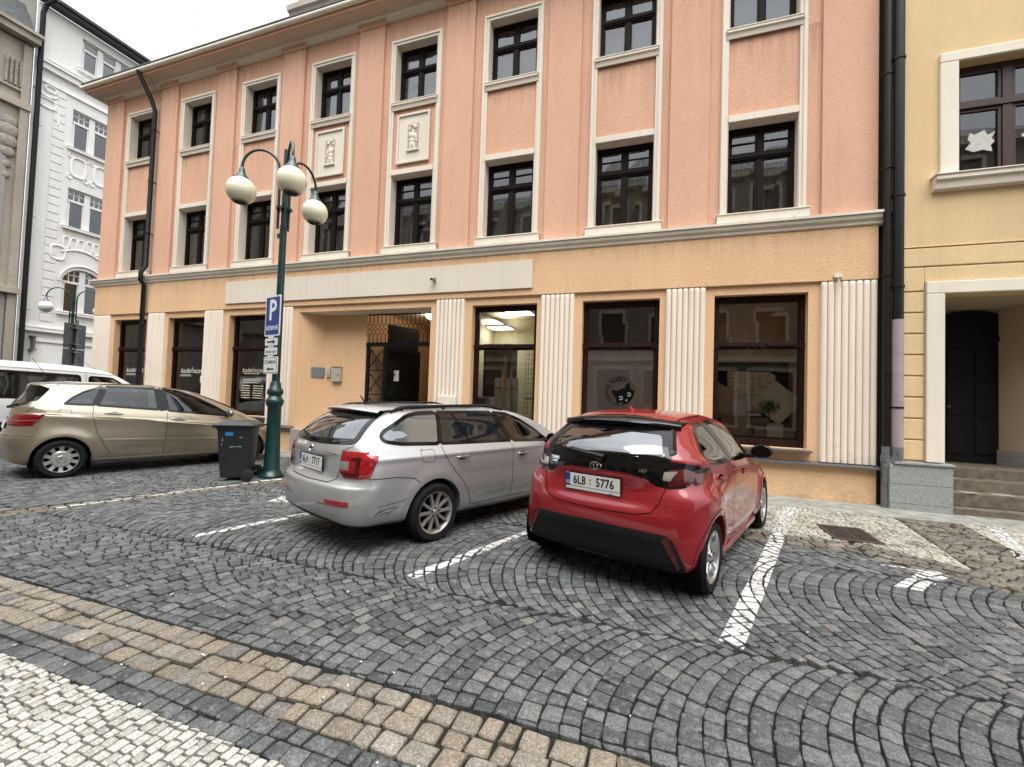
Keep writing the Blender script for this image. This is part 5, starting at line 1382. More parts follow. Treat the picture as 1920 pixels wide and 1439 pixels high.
def wheelie():
    b = empty('wheelie_bin', (-7.0, 5.72, .012), R(-56), 'dark grey wheelie bin with blue sticker beside the lamp post', 'wheelie bin')
    P = mat('bin_plastic', (.018,.022,.026), .5, var=.35, vs=9, bs=60, bstr=.15)
    # local: x = width, -y = front, +y = wheel/handle side
    m = MB()
    def ringb(w, yf, yb, z): return [(-w,-yf,z),(w,-yf,z),(w,yb,z),(-w,yb,z)]
    R0 = [ringb(.195,.20,.20,.05), ringb(.20,.215,.20,.10), ringb(.235,.275,.24,.88), ringb(.25,.29,.25,.885), ringb(.255,.295,.27,.93)]
    vs = [p for r in R0 for p in r]; fs = [(3,2,1,0)]+[(i*4+k, i*4+(k+1)%4, (i+1)*4+(k+1)%4, (i+1)*4+k) for i in range(4) for k in range(4)]+[(16,17,18,19)]
    m.add(vs, fs); m.build('body', P, b, bevel=.018, smooth=True, angle=50)
    m = MB()
    m.box(-.285,.285,-.34,.30,.932,.965); m.prism([(-.345,.90),(-.345,.965),(-.30,.965),(-.30,.90)], -.28, .28, 'x')
    vs = [(-.27,-.32,.966),(.27,-.32,.966),(.27,.27,.966),(-.27,.27,.966),(-.19,-.20,1.02),(.19,-.20,1.02),(.19,.20,1.015),(-.19,.20,1.015)]
    m.add(vs, [(0,1,5,4),(1,2,6,5),(2,3,7,6),(3,0,4,7),(4,5,6,7)]); m.build('lid', mat('bin_lid', (.05,.055,.06), .45, var=.2, vs=8), b, bevel=.012, smooth=True, angle=50)
    m = MB(); m.tube([(-.24,.30,.93),(-.24,.37,.94),(.24,.37,.94),(.24,.30,.93)], .016, 8); m.build('handle', P, b, smooth=True)
    m = MB(); m.tube([(-.27,.22,.10),(.27,.22,.10)], .012, 8); m.build('axle', SHEET, b)
    for s in (-1, 1):
        m = MB(); m.lathe([(.0,-.03),(.05,-.03),(.055,-.02),(.078,-.02),(.085,-.03),(.10,-.025),(.102,0),(.10,.025),(.085,.03),(.0,.03)], 24, (s*.275,.22,.102), 'x'); m.build('wheel', mat('bin_wheel', (.012,.012,.013), .6), b, smooth=True, angle=40)
    m = MB(); m.obox(Matrix.Translation((.2335,0,.80)) @ Matrix.Rotation(R(2.6), 4, 'Y'), 0, .0045, -.15, -.03, -.03, .03); m.build('sticker', mat('sticker_blue', (.03,.20,.42), .4), b)
    m = MB()
    for (y, z, l, hh) in ((-.02,.58,.10,.010),(.07,.585,.05,.018),(.09,.74,.05,.012),(-.06,.575,.03,.01),(-.19,.7,.012,.05),(-.2,.62,.01,.03)): m.obox(Matrix.Translation((.2013+.045*(z-.1),0,z)) @ Matrix.Rotation(R(2.6), 4, 'Y'), 0, .004, y-l/2, y+l/2, -hh/2, hh/2)
    m.build('scrape_mark', mat('scrape', (.30,.31,.31), .7, var=.5, vs=60), b)
wheelie()
# ================================================================== CARS
RUBBER = mat('tyre_rubber', (.011,.011,.011), .8, 0, .2, var=.4, vs=30, coord='obj')
GLOSSB = mat('gloss_black', (.003,.003,.0035), .10, 0, .4)
MATTB = mat('matt_black_plastic', (.009,.009,.010), .6, 0, .22, bs=300, bstr=.1)
SEAM = mat('panel_gap', (.006,.006,.006), 1., 0, 0.)
WELL = mat('wheel_well', (.005,.005,.005), .9, 0, .05)
LINING = mat('car_lining', (.010,.010,.011), .9, 0, .1)
SEATM = mat('seat_fabric', (.04,.04,.042), .85, var=.2, vs=20)
SILVER = mat('alloy_silver', (.52,.52,.52), .28, .85)
ALLOYD = mat('alloy_dirty', (.34,.325,.30), .45, .6, var=.25, vs=14, coord='obj')
CAPS = mat('hubcap_silver', (.42,.42,.41), .35, .6, var=.1, vs=14, coord='obj')
CHROME = mat('chrome', (.75,.75,.76), .12, 1.)
REDL = mat('tail_lamp_red', (.30,.006,.010), .12, 0, .6, coat=.8, var=.25, vs=25, coord='obj')
REDM = mat('tail_lamp_deep_red', (.17,.004,.008), .14, 0, .5, coat=.5, var=.3, vs=18, coord='obj')
REDD = mat('tail_lamp_dark_red', (.07,.003,.005), .12, 0, .6, coat=.8)
STRIPE = mat('tail_lamp_pale', (.32,.09,.08), .2, coat=.6)
CLEARL = mat('lamp_clear', (.24,.23,.21), .15, 0, .6, coat=.8, var=.3, vs=40, coord='obj')
CARG = glass('car_glass', (.25,.29,.28), .055)
CARGD = glass('car_glass_privacy', (.04,.045,.05), .04, body=.04, bodycol=(.20,.23,.27))
CARGQ = glass('car_glass_dust_sky', (.05,.055,.06), .20, body=.30, bodycol=(.27,.31,.36))  # bluish body: dust film plus the sky's reflection painted in
REARG2 = glass('car_rear_glass_tinted', (.14,.155,.16), .15, body=.05, bodycol=(.25,.26,.27))
REARG = glass('car_rear_glass', (.12,.135,.14), .17)
PLW = mat('plate_white', (.70,.71,.70), .4); PLB = mat('plate_blue', (.01,.05,.30), .4); INK = mat('plate_ink', (.01,.01,.012), .5)

def pchip(xs, ys, x):
    xs = np.asarray(xs, float); ys = np.asarray(ys, float); h = np.diff(xs); d = np.diff(ys)/h
    m = np.zeros(len(xs))
    for i in range(1, len(xs)-1):
        if d[i-1]*d[i] > 0:
            w1, w2 = 2*h[i]+h[i-1], h[i]+2*h[i-1]; m[i] = (w1+w2)/(w1/d[i-1]+w2/d[i])
    m[0], m[-1] = d[0], d[-1]
    i = np.clip(np.searchsorted(xs, x)-1, 0, len(xs)-2); t = (x-xs[i])/h[i]
    return (ys[i]*(1+2*t)*(1-t)**2 + h[i]*m[i]*t*(1-t)**2 + ys[i+1]*t*t*(3-2*t) + h[i]*m[i+1]*t*t*(t-1))

def in_poly(px, pz, poly):
    inside = np.zeros(len(px), bool); n = len(poly); j = n-1
    for i in range(n):
        xi, zi = poly[i]; xj, zj = poly[j]
        c = ((zi > pz) != (zj > pz)) & (px < (xj-xi)*(pz-zi)/(zj-zi+1e-12)+xi)
        inside ^= c; j = i
    return inside
def resample(poly, step, closed=True):
    out = []; n = len(poly)
    for i in range(n if closed else n-1):
        a = np.array(poly[i], float); b = np.array(poly[(i+1) % n], float); k = max(1, int(math.ceil(np.linalg.norm(b-a)/step)))
        for t in range(k): out.append(a+(b-a)*t/k)
    if not closed: out.append(np.array(poly[-1], float))
    return out
def rounded(poly, r, n=4):
    out = []; m = len(poly)
    for i in range(m):
        p = np.array(poly[i], float); a = np.array(poly[i-1], float)-p; b = np.array(poly[(i+1) % m], float)-p
        ra = min(r, np.linalg.norm(a)*.45); rb = min(r, np.linalg.norm(b)*.45)
        s = p+a/np.linalg.norm(a)*ra; e = p+b/np.linalg.norm(b)*rb
        for k in range(n+1):
            t = k/n; out.append((1-t)**2*s+2*t*(1-t)*p+t*t*e)
    return out
def offset(poly, d):
    """grow (d>0) or shrink a polygon"""
    P = [np.array(p, float) for p in poly]; n = len(P)
    ar = sum(P[i][0]*P[(i+1) % n][1]-P[(i+1) % n][0]*P[i][1] for i in range(n))
    sg = 1 if ar > 0 else -1; out = []
    for i in range(n):
        e0 = P[i]-P[i-1]; e1 = P[(i+1) % n]-P[i]; e0 = e0/(np.linalg.norm(e0)+1e-9); e1 = e1/(np.linalg.norm(e1)+1e-9)
        n0 = np.array([e0[1], -e0[0]])*sg; n1 = np.array([e1[1], -e1[0]])*sg; b = n0+n1; l = b@b
        out.append(P[i]+b/max(l, .5)*2*d*.5*2 if l > .5 else P[i]+n0*d)
    return out

class Car:
    LP = ('z','xr','xf','wr','wm','wf','rr','rf','br','bf','zr','zf')
    def __init__(s, name, label, cat, group, o, heading, layers, wheels, paint, flare=.0, flr=.36, xm=1.25, disp=None, tyre=.31):
        s.root = empty(name, (o[0], o[1], .014), R(90-heading), label, cat, group)
        s.paint = paint; s.wheels = wheels; s.tyre = tyre
        A = np.array(layers, float); n = len(A); u = np.arange(n, dtype=float); uu = np.linspace(0, n-1, (n-1)*6+1)
        P = {k: pchip(u, A[:, i], uu) for i, k in enumerate(s.LP)}
        NR, NC, NS = 16, 9, 76
        rows = []
        for i in range(len(uu)):
            g = {k: P[k][i] for k in s.LP}; pts = []
            wr, wf, rr, rf = g['wr'], g['wf'], g['rr'], g['rf']
            rr = min(rr, wr*.9); rf = min(rf, wf*.9)
            for k in range(NR): y = (wr-rr)*k/NR; pts.append((g['xr']+g['br']*(y/wr)**2.2, y))
            xa = g['xr']+g['br']*((wr-rr)/wr)**2.2; sl = g['br']*2.2*((wr-rr)/wr)**1.2/wr
            for k in range(NC):
                t = PI/2*k/NC; pts.append((xa+rr*1.15*(1-math.cos(t))+sl*rr*math.sin(t)*(1-t/PI*.8), wr-rr+rr*math.sin(t)))
            x0 = xa+rr*1.15+sl*rr*.6; xb = g['xf']-g['bf']*((wf-rf)/wf)**2.2; x1 = xb-rf*1.15
            x0 = min(x0, x1-.02)
            for k in range(NS+1):
                x = x0+(x1-x0)*k/NS; m = min(max(xm, x0+.01), x1-.01)
                y = g['wm']-(g['wm']-wr)*((m-x)/(m-x0))**2 if x < m else g['wm']-(g['wm']-wf)*((x-m)/(x1-m))**2.4
                pts.append((x, y))
            for k in range(1, NC+1):
                t = PI/2*k/NC; pts.append((x1+rf*1.15*math.sin(t), wf-rf+rf*math.cos(t)))
            for k in range(1, NR+1): y = (wf-rf)*(1-k/NR); pts.append((g['xf']-g['bf']*(y/wf)**2.2 if wf > 0 else g['xf'], y))
            row = []
            for x, y in pts:
                dz = g['zr']*max(0, (xm-x)/(xm-g['xr']))**1.5 if x < xm else g['zf']*((x-xm)/(max(g['xf'], xm+.1)-xm))**2
                row.append((x, y, g['z']+dz))
            rows.append(row)
        V = np.array(rows); nr, nc = V.shape[:2]
        for xw in wheels:
            r = np.hypot(V[..., 0]-xw, V[..., 2]-tyre)
            am = flare*np.exp(-((r-flr)/.075)**2)*(V[..., 1] > .4)*(V[..., 2] < .95)
            V[..., 1] += am
        if disp: V = disp(V)
        full = np.concatenate([V, V[:, 1:-1][:, ::-1]*np.array([1, -1, 1])], 1)
        s.nc = full.shape[1]; s.nr = nr
        vs = [tuple(p) for p in full.reshape(-1, 3)]
        fs = []
        for i in range(nr-1):
            for k in range(s.nc):
                k2 = (k+1) % s.nc; fs.append((i*s.nc+k, (i+1)*s.nc+k, (i+1)*s.nc+k2, i*s.nc+k2))
        fs.append(tuple(range((nr-1)*s.nc, nr*s.nc))[::-1])
        fs.append(tuple(range(s.nc)))
        s.vs, s.fs = vs, fs
        bm = bmesh.new(); me = bpy.data.meshes.new('t'); me.from_pydata(vs, [], fs); bm.from_mesh(me); bmesh.ops.triangulate(bm, faces=bm.faces[:]); bm.normal_update()
        s.bvh = BVHTree.FromBMesh(bm); bm.free(); bpy.data.meshes.remove(me)
        s.cut = []
        c = np.array([np.mean([vs[i] for i in f], 0) for f in fs]); s.cen = c
        s.dead = np.zeros(len(fs), bool); s.dead[-1] = False
        # normals of the faces (outward)
    # ---- projection on the body
    def hit(s, ax, sg, a, b):
        if ax == 'y': o, d = Vector((a, sg*3, b)), Vector((0, -sg, 0))
        elif ax == 'x': o, d = Vector((sg*6+ (0 if sg < 0 else 0), a, b)), Vector((-sg, 0, 0))
        else: o, d = Vector((a, b, 4)), Vector((0, 0, -1))
        h = s.bvh.ray_cast(o, d)
        if h[0] is None:
            q = Vector((a, sg*.8, b)) if ax == 'y' else (Vector((sg*.5 if sg < 0 else 3, a, b)) if ax == 'x' else Vector((a, b, 1.5)))
            h = s.bvh.find_nearest(q)
        n = h[1]
        if n.dot(-d) < 0: n = -n
        return h[0], n
    def put(s, ax, sg, a, b, off):
        p, n = s.hit(ax, sg, a, b); return p+n*off
    def patch(s, name, outer, ax, sg, m, parent=None, off=.003, inner=None, step=.03, skirt=.006, dome=0.0):
        O = resample(outer, step); I = resample(inner, step) if inner is not None else []
        pts = list(O)+list(I); ed = [(i, (i+1) % len(O)) for i in range(len(O))]+[(len(O)+i, len(O)+(i+1) % len(I)) for i in range(len(I))]
        o2 = np.array(O); lo, hi = o2.min(0), o2.max(0)
        gx, gz = np.meshgrid(np.arange(lo[0]+step*.6, hi[0], step), np.arange(lo[1]+step*.6, hi[1], step)); gx, gz = gx.ravel(), gz.ravel()
        ok = in_poly(gx, gz, offset(O, -step*.45))
        if len(I): ok &= ~in_poly(gx, gz, offset(I, step*.45))
        pts += [np.array(q) for q in zip(gx[ok], gz[ok])]
        r = delaunay_2d_cdt([Vector(p) for p in pts], ed, [], 0, 1e-6)
        P2 = np.array([tuple(p) for p in r[0]]); T = [f for f in r[2]]
        cc = np.array([P2[list(f)].mean(0) for f in T]); ok = in_poly(cc[:, 0], cc[:, 1], O)
        if len(I): ok &= ~in_poly(cc[:, 0], cc[:, 1], I)
        T = [f for f, k in zip(T, ok) if k]
        V3 = []; NN = []
        for a, b in P2:
            p, n = s.hit(ax, sg, a, b); NN.append(n)
            d = off
            if dome:
                dd = min(np.linalg.norm(np.array((a, b))-q) for q in O); d += dome*min(1, dd/.05)**.5
            V3.append(p+n*d)
        mb = MB(); mb.add(V3, T)
        cnt = {}
        for f in T:
            for i in range(3):
                e = (f[i], f[(i+1) % 3]); k = (min(e), max(e)); cnt.setdefault(k, []).append(e)
        for k, l in cnt.items():
            if len(l) == 1:
                a, b = l[0]; mb.add([V3[a], V3[b], V3[b]-NN[b]*(skirt+off), V3[a]-NN[a]*(skirt+off)], [(1,0,3,2)])
        me = mb.mesh(name, True, 0, False, 35)
        # outward orientation
        if len(me.polygons):
            pn = me.polygons[0].normal
            f0 = T[0]
            if pn.dot(NN[f0[0]]) < 0: me.flip_normals()
        return link_mesh(name, me, m, parent or s.root)
    def ribbon(s, name, path, w, ax, sg, m=None, off=.0015, parent=None, h=0.0):
        P = resample(path, .02, False); vs = []
        for i, p in enumerate(P):
            t = P[min(i+1, len(P)-1)]-P[max(i-1, 0)]; t = t/(np.linalg.norm(t)+1e-9); n = np.array([-t[1], t[0]])*w/2
            vs += [s.put(ax, sg, *(p+n), off), s.put(ax, sg, *p, off+h), s.put(ax, sg, *(p-n), off)]
        mb = MB(); mb.add(vs, [(3*i+k, 3*i+k+1, 3*i+k+4, 3*i+k+3) for i in range(len(P)-1) for k in (0, 1)])
        return mb.build(name, m or SEAM, parent or s.root, smooth=True, fix=False)
    # ---- openings
    def window(s, poly, ax, sg, m, name='window', rim=.03, out=.012, frit=None, r=.03, step=.035):
        poly = rounded(poly, r)
        n = poly
        inn = offset(poly, -rim)
        c = s.cen; hole = offset(poly, -rim*.45)
        if ax == 'y': k = in_poly(c[:, 0], c[:, 2], hole) & (c[:, 1]*sg > .25)
        else: k = in_poly(c[:, 1], c[:, 2], hole) & ((c[:, 0] < .4) if sg < 0 else (c[:, 0] > 1.0))
        k[-2:] = False
        s.dead |= k
        g = s.patch(name, offset(poly, -rim*.6), ax, sg, m, off=.001, step=step, skirt=0)
        s.patch('window_seal', offset(poly, out), ax, sg, frit or GLOSSB, g, off=.0035, inner=inn, step=step)
        return g
    def arches(s, r_in, r_out, z0=.19, m=None):
        for xw in s.wheels:
            c = s.cen; zc = s.tyre
            r = np.hypot(c[:, 0]-xw, c[:, 2]-zc); k = ((r < r_in+.012) | ((np.abs(c[:, 0]-xw) < r_in) & (c[:, 2] < zc))) & (np.abs(c[:, 1]) > .5)
            k[-2:] = False; s.dead |= k
            for sg in (1, -1):
                n = 40; vs = []; th = np.linspace(-math.asin(min(.9, (zc-z0)/r_in)), PI+math.asin(min(.9, (zc-z0)/r_in)), n+1)
                for t in th:
                    for q, rr in enumerate((r_in, r_in, r_in+.012, (r_in+r_out)/2, r_out)):
                        x, z = xw+rr*math.cos(t), zc+rr*math.sin(t)
                        p, nn = s.hit('y', sg, x, z)
                        if q == 0: p = Vector((x, p.y-sg*.10, z))
                        else: p = p+nn*(.005, .005, .006, .0045, .0006)[q-1] if q else p
                        vs.append(p)
                mb = MB(); mb.add(vs, [(5*i+k, 5*i+k+1, 5*i+k+6, 5*i+k+5) for i in range(n) for k in range(4)])
                mb.build('wheel_arch', m or s.paint, s.root, smooth=True)
                w = MB(); w.lathe([(r_in+.02, 0), (r_in+.02, -.34*sg), (0.0, -.34*sg)], 28, (xw, sg*.84, zc), 'y', -.5, PI+.5)
                w.build('wheel_well', WELL, s.root)
    def finish(s, lining=.025):
        fs = [f for f, d in zip(s.fs, s.dead) if not d]
        me = bpy.data.meshes.new('body'); me.from_pydata(s.vs, [], fs); 
        bm = bmesh.new(); bm.from_mesh(me); bmesh.ops.recalc_face_normals(bm, faces=bm.faces)
        bm.normal_update()
        # orientation check: top face must look up
        up = max(bm.faces, key=lambda f: f.calc_center_median().z)
        if up.normal.z < 0: bmesh.ops.reverse_faces(bm, faces=bm.faces)
        bm.normal_update()
        geo = [f for f in bm.faces if f.calc_center_median().z > .40]
        d = bmesh.ops.duplicate(bm, geom=geo)
        nf = [g for g in d['geom'] if isinstance(g, bmesh.types.BMFace)]; nv = [g for g in d['geom'] if isinstance(g, bmesh.types.BMVert)]
        nrm = {v: v.normal.copy() for v in nv}
        for v in nv:
            n = Vector((0,0,0))
            for f in v.link_faces: n += f.normal
            n.normalize(); v.co -= n*lining
        for f in nf: f.material_index = 1
        bmesh.ops.reverse_faces(bm, faces=nf)
        for f in bm.faces: f.smooth = True
        bm.to_mesh(me); bm.free()
        o = link_mesh('body', me, [s.paint, LINING], s.root)
        return o
    def wheel(s, sx, y, sg, kind, rimm, w=.2, r=None, rim=.2):
        r = r or s.tyre; o = empty('wheel'); o.parent = s.root; o.location = (sx, y*sg, r-.014+.004)
        if sg > 0: o.rotation_euler = (0, 0, PI)        # outer face is local -y
        t = MB(); h = w/2
        t.lathe([(rim, h-.02),(rim, -h+.01),(rim+.012,-h-.004),(rim+.03,-h-.008),((r+rim)/2+.02,-h-.012),(r-.022,-h+.004),(r-.006,-h+.022),(r,-h+.05),(r,h-.05),(r-.006,h-.02),(r-.03,h),(rim,h-.02)], 44, (0,0,0), 'y')
        for k in range(3): pass
        t.build('tyre', RUBBER, o, smooth=True, angle=50)
        d = MB(); d.lathe([(0,-h+.085),(rim-.004,-h+.085),(rim-.004,h-.03)], 32, (0,0,0), 'y'); d.build('brake_drum', WELL, o)
        m = MB()
        if kind == 'cap':
            m.lathe([(0,-h+.000),(.055,-h-.002),(.062,-h+.004),(.118,-h+.004),(.138,-h+.02)], 40, (0,0,0), 'y')
            for k in range(10):
                a = 2*PI*(k+.5)/10; da = .175; vs = []
                for (rr, dd) in ((.120,.012),(.18,.010),(rim+.008,-.002)):
                    for e in (-1, -.8, .8, 1):
                        aa = a+e*da*(1.25 if rr < .16 else .98); vs.append((rr*math.cos(aa), -h+dd+(.012 if abs(e) == 1 else 0), rr*math.sin(aa)))
                m.add(vs, [(4*i+q, 4*i+q+1, 4*i+q+5, 4*i+q+4) for i in range(2) for q in range(3)])
            m.lathe([(rim+.003,-h+.03),(rim+.003,-h+.002),(rim+.008,-h-.004),(rim+.012,-h+.003)], 40, (0,0,0), 'y')
            m.build('hubcap', rimm, o, smooth=True, angle=35)
            e = MB(); 
            for k in range(3):
                a = PI/2+k*2*PI/3; e.add([(.045*math.cos(a),-h-.006,.045*math.sin(a)),(.008*math.cos(a+1.05),-h-.006,.008*math.sin(a+1.05)),(0,-h-.009,0),(.008*math.cos(a-1.05),-h-.006,.008*math.sin(a-1.05))], [(0,1,2),(0,2,3)])
            e.lathe([(.046,-h-.004),(.048,-h-.008),(.052,-h-.008),(.054,-h-.004)], 30, (0,0,0), 'y'); e.build('emblem', CHROME, o, fix=False)
        else:
            m.lathe([(rim-.012,h-.03),(rim-.014,-h+.03),(rim-.004,-h+.004),(rim+.010,-h-.004),(rim+.014,-h+.004)], 44, (0,0,0), 'y')
            n = 10; 
            for k in range(n):
                if kind == 'ten': a = 2*PI*k/n; w0, w1 = .020, .017; tw = 0
                else: a = 2*PI*(k//2)/5+(-.17 if k % 2 else .17)+PI/2; w0, w1 = .017, .021; tw = (.10 if k % 2 else -.10)
                ca, sa = math.cos(a), math.sin(a); vs = []
                for (rr, ww, dd, de) in ((.035, w0*1.1, .012, .05), (.09, w0, .016, .05), (.15, w1*1.0, .010, .045), (rim-.008, w1*1.25, .006, .04)):
                    off = tw*(rr-.09)*.5 if kind != 'ten' else 0
                    for (e, f) in ((-1, de), (-.75, dd+.004), (0, dd), (.75, dd+.004), (1, de)):
                        q = e*ww+off*1.2; vs.append((rr*ca-q*sa, -h+f, rr*sa+q*ca))
                m.add(vs, [(5*i+q, 5*i+q+1, 5*i+q+6, 5*i+q+5) for i in range(3) for q in range(4)])
            m.lathe([(0,-h+.002),(.028,-h+.004),(.034,-h+.012),(.062,-h+.014),(.068,-h+.03),(.06,-h+.06)], 30, (0,0,0), 'y')
            m.build('rim', rimm, o, smooth=True, angle=40)
            e = MB()
            for k in range(5):
                a = 2*PI*k/5+.3; e = MB(); e.lathe([(.0,-h+.006),(.009,-h+.006),(.010,-h+.016)], 8, (.048*math.cos(a),0,.048*math.sin(a)), 'y'); e.build('wheel_bolt', WELL, o)
        return o
    def wheels4(s, track, kind, rimm, w=.2, rim=.2):
        for xw in s.wheels:
            for sg in (-1, 1): s.wheel(xw, track, sg, kind, rimm, w, None, rim)
    def handle(s, x, z, sg, m, L_=.19, slope=0.0):
        o = empty('door_handle'); o.parent = s.root; p, n = s.hit('y', sg, x, z); o.location = p
        c = MB(); vs = []
        for k in range(13):
            t = -1+2*k/12; a = (1-abs(t)**2.5)**.5
            for b in range(8):
                an = 2*PI*b/8; vs.append((t*L_/2, sg*(.012+.020*a+.011*math.sin(an)*max(a,.3)), slope*t*L_/2+.016*math.cos(an)*max(a,.35)))
        c.add(vs, [(8*i+b, 8*i+(b+1)%8, 8*(i+1)+(b+1)%8, 8*(i+1)+b) for i in range(12) for b in range(8)]); c.build('grip', m, o, smooth=True)
        d = MB(); d.ball((0,sg*-.002,-.004), .07, 14, (1.0,.12,.46)); d.build('recess', SEAM, o, smooth=True)
        return o
    def mirror(s, x, z, sg, m, size=1.0, y=None):
        o = empty('door_mirror'); o.parent = s.root; p, n = s.hit('y', sg, x, z); o.location = p
        b = MB(); b.ball((0, sg*.15*size, .03), .105*size, 20, (.62,1.05,.72)); b.v = [(max(v[0], -.035), v[1], v[2]) for v in b.v]; b.build('housing', m, o, smooth=True)
        g = MB(); g.lathe([(0,-.037),(.085*size,-.037)], 20, (0, sg*.15*size, .03), 'x'); g.v = [(v[0], sg*.15*size+(v[1]-sg*.15*size)*1.05, .03+(v[2]-.03)*.72) for v in g.v]; g.build('mirror_glass', GLOSSB, o, fix=False)
        k = MB(); k.tube([(.0,-sg*.02,-.02),(.0,sg*.09,-.015)], [.04,.028], 10); k.build('stalk', MATTB, o, smooth=True)
        return o
    def rear_mx(s, y, z, off=.004, sg=-1, tilt=None):
        p, n = s.hit('x', sg, y, z)
        if tilt is not None: n = Vector((-math.cos(tilt), 0, math.sin(tilt)))
        n = Vector((n.x, n.y, n.z)).normalized()
        x = Vector((0,0,1)).cross(n).normalized()
        return frame_mx(p+n*off, x, n.cross(x))
    def plate_at(s, y, z, txt, w=.52, h=.112, off=.012, footer=True, tilt=None):
        o = empty('licence_plate'); o.parent = s.root; o.matrix_local = s.rear_mx(y, z, off, tilt=tilt)
        m = MB(); m.box(-w/2-.008, w/2+.008, -h/2-.012-(.022 if footer else 0), h/2+.008, -.012, -.001); m.build('holder', GLOSSB, o, bevel=.003)
        m = MB(); m.box(-w/2, w/2, -h/2, h/2, -.0008, .003); m.build('panel', PLW, o)
        m = MB(); m.box(-w/2, -w/2+.042, -h/2, h/2, .0032, .0042); m.build('euro_band', PLB, o)
        link_mesh('lettering', text_mesh('CZ', .034, 'CENTER', 0, .0008), PLW, o, (-w/2+.021, -.028, .0048))
        a, b = txt.split(' ')
        link_mesh('lettering', text_mesh(a, .105, 'CENTER', 0, .0022, sx=.82), INK, o, (-.125, -.003, .0038))
        link_mesh('lettering', text_mesh(b, .105, 'CENTER', 0, .0022, sx=.82), INK, o, (.122, -.003, .0038))
        e = MB(); e.lathe([(0,.0042),(.011,.0042)], 14, (-.018,.012,0), 'z'); e.lathe([(0,.0042),(.008,.0042)], 14, (-.018,-.022,0), 'z'); e.build('sticker', mat('plate_sticker', (.45,.18,.08), .5), o, fix=False)
        if footer:
            m = MB(); m.box(-w/2, w/2, -h/2-.030, -h/2-.006, -.0008, .002); m.build('dealer_strip', PLW, o)
        return o
    def seat(s, x, y, z=.62, h=.62, m=None):
        o = empty('seat'); o.parent = s.root; o.location = (x, y, .3)
        b = MB(); b.box(-.05,.45,-.24,.24,.0,.22); b.build('cushion', m or SEATM, o, bevel=.06, smooth=True)
        b = MB(); b.obox(Matrix.Rotation(R(-14), 4, 'Y'), -.09,.06,-.235,.235,.1,.1+h); b.build('backrest', m or SEATM, o, bevel=.05, smooth=True)
        b = MB(); b.obox(Matrix.Rotation(R(-10), 4, 'Y'), -.10,-.0,-.13,.13,.14+h,.34+h); b.build('headrest', m or SEATM, o, bevel=.04, smooth=True)
    def cabin(s, x0, x1, w, belt, front, rear):
        f = MB(); f.box(x0, x1, -w, w, .22, .3); f.build('floor', LINING, s.root)
        d = MB(); d.box(front-.35, front+.15, -w, w, .5, belt-.06); d.build('dashboard', LINING, s.root, bevel=.06, smooth=True)
        t = MB(); t.lathe([(.17+.016*math.cos(a), .016*math.sin(a)) for a in np.linspace(0, 2*PI, 9)], 24, (0,0,0), 'x')
        o = t.build('steering_wheel', GLOSSB, s.root, loc=(front-.48, .36, belt-.1), smooth=True); o.rotation_euler = (0, R(20), 0)
        for y in (.36, -.36): s.seat(front-1.15, y)
        b = MB(); b.box(rear+.1, rear+.55, -.6, .6, .3, .55); b.obox(Matrix.Translation((rear+.1,0,.4)) @ Matrix.Rotation(R(-16), 4, 'Y'), -.1, .05, -.6, .6, .0, .55); b.build('rear_bench', SEATM, s.root, bevel=.05, smooth=True)
        for y in (.38, -.38, 0): 
            b = MB(); b.box(rear-.10, rear-.01, y-.12, y+.12, .93, 1.10); b.build('headrest', SEATM, s.root, bevel=.03, smooth=True)

#        z     xr    xf    wr   wm   wf   rr   rf   br   bf   zr   zf
RED = [(.190,-.44, 3.20, .70, .76, .70, .10, .20, .06, .20, .04, .0),
       (.240,-.53, 3.30, .77, .81, .76, .14, .25, .10, .28, .03, .0),
       (.360,-.565,3.34, .815,.845,.80, .18, .28, .13, .30, .00, .0),
       (.520,-.575,3.35, .835,.855,.81, .20, .30, .15, .32, .00, .0),
       (.640,-.570,3.32, .84, .85, .80, .20, .30, .16, .32, .00, .0),
       (.700,-.555,3.27, .85, .848,.79, .20, .30, .17, .32, .01, .0),
       (.780,-.540,3.12, .855,.85,.77, .20, .30, .19, .32, .02, .0),
       (.880,-.515,2.85, .805,.845,.74, .20, .32, .22, .34, .04, -.02),
       (.960,-.505,2.66, .79, .835,.74, .19, .34, .25, .36, .06, -.03),
       (1.02,-.500,2.46, .79, .825,.73, .17, .30, .26, .34, .09, -.03),
       (1.09,-.470,2.30, .745,.785,.70, .16, .28, .26, .30, .09, -.02),
       (1.22,-.345,1.98, .68, .725,.65, .15, .25, .24, .26, .06, .0),
       (1.34,-.205,1.62, .62, .66, .60, .14, .22, .20, .22, .02, .0),
       (1.41,-.095,1.36, .565,.605,.56, .13, .20, .16, .20, -.005, .0),
       (1.455, .00, 1.12, .48, .53, .49, .12, .18, .12, .18, -.012, -.005),
       (1.490, .14, .90, .33, .38, .34, .10, .15, .06, .10, -.012, -.006),
       (1.508, .35, .62, .02, .02, .02, .01, .01, .00, .00, .0, .0)]

def red_disp(V):
    x, y, z = V[..., 0], V[..., 1], V[..., 2]
    rear = np.clip((-.15-x)/.2, 0, 1)
    # hatch panel sunk between bumper shelf and light band, lamps band standing proud
    sink = np.exp(-((z-.80)/.085)**4)*np.exp(-(y/.50)**8)*.028*rear
    band = np.exp(-((z-1.0)/.07)**4)*.016*rear
    low = np.exp(-((z-.34)/.14)**4)*np.exp(-(y/.62)**8)*.02*rear
    V[..., 0] += sink-band+low
    # haunch over the rear wheel
    V[..., 1] += .030*np.exp(-((x-.0)/.42)**2)*np.exp(-((z-.78)/.16)**2)
    # waist scoop of the doors
    V[..., 1] -= .022*np.exp(-((x-1.25)/.6)**2)*np.exp(-((z-.52)/.13)**2)
    return V

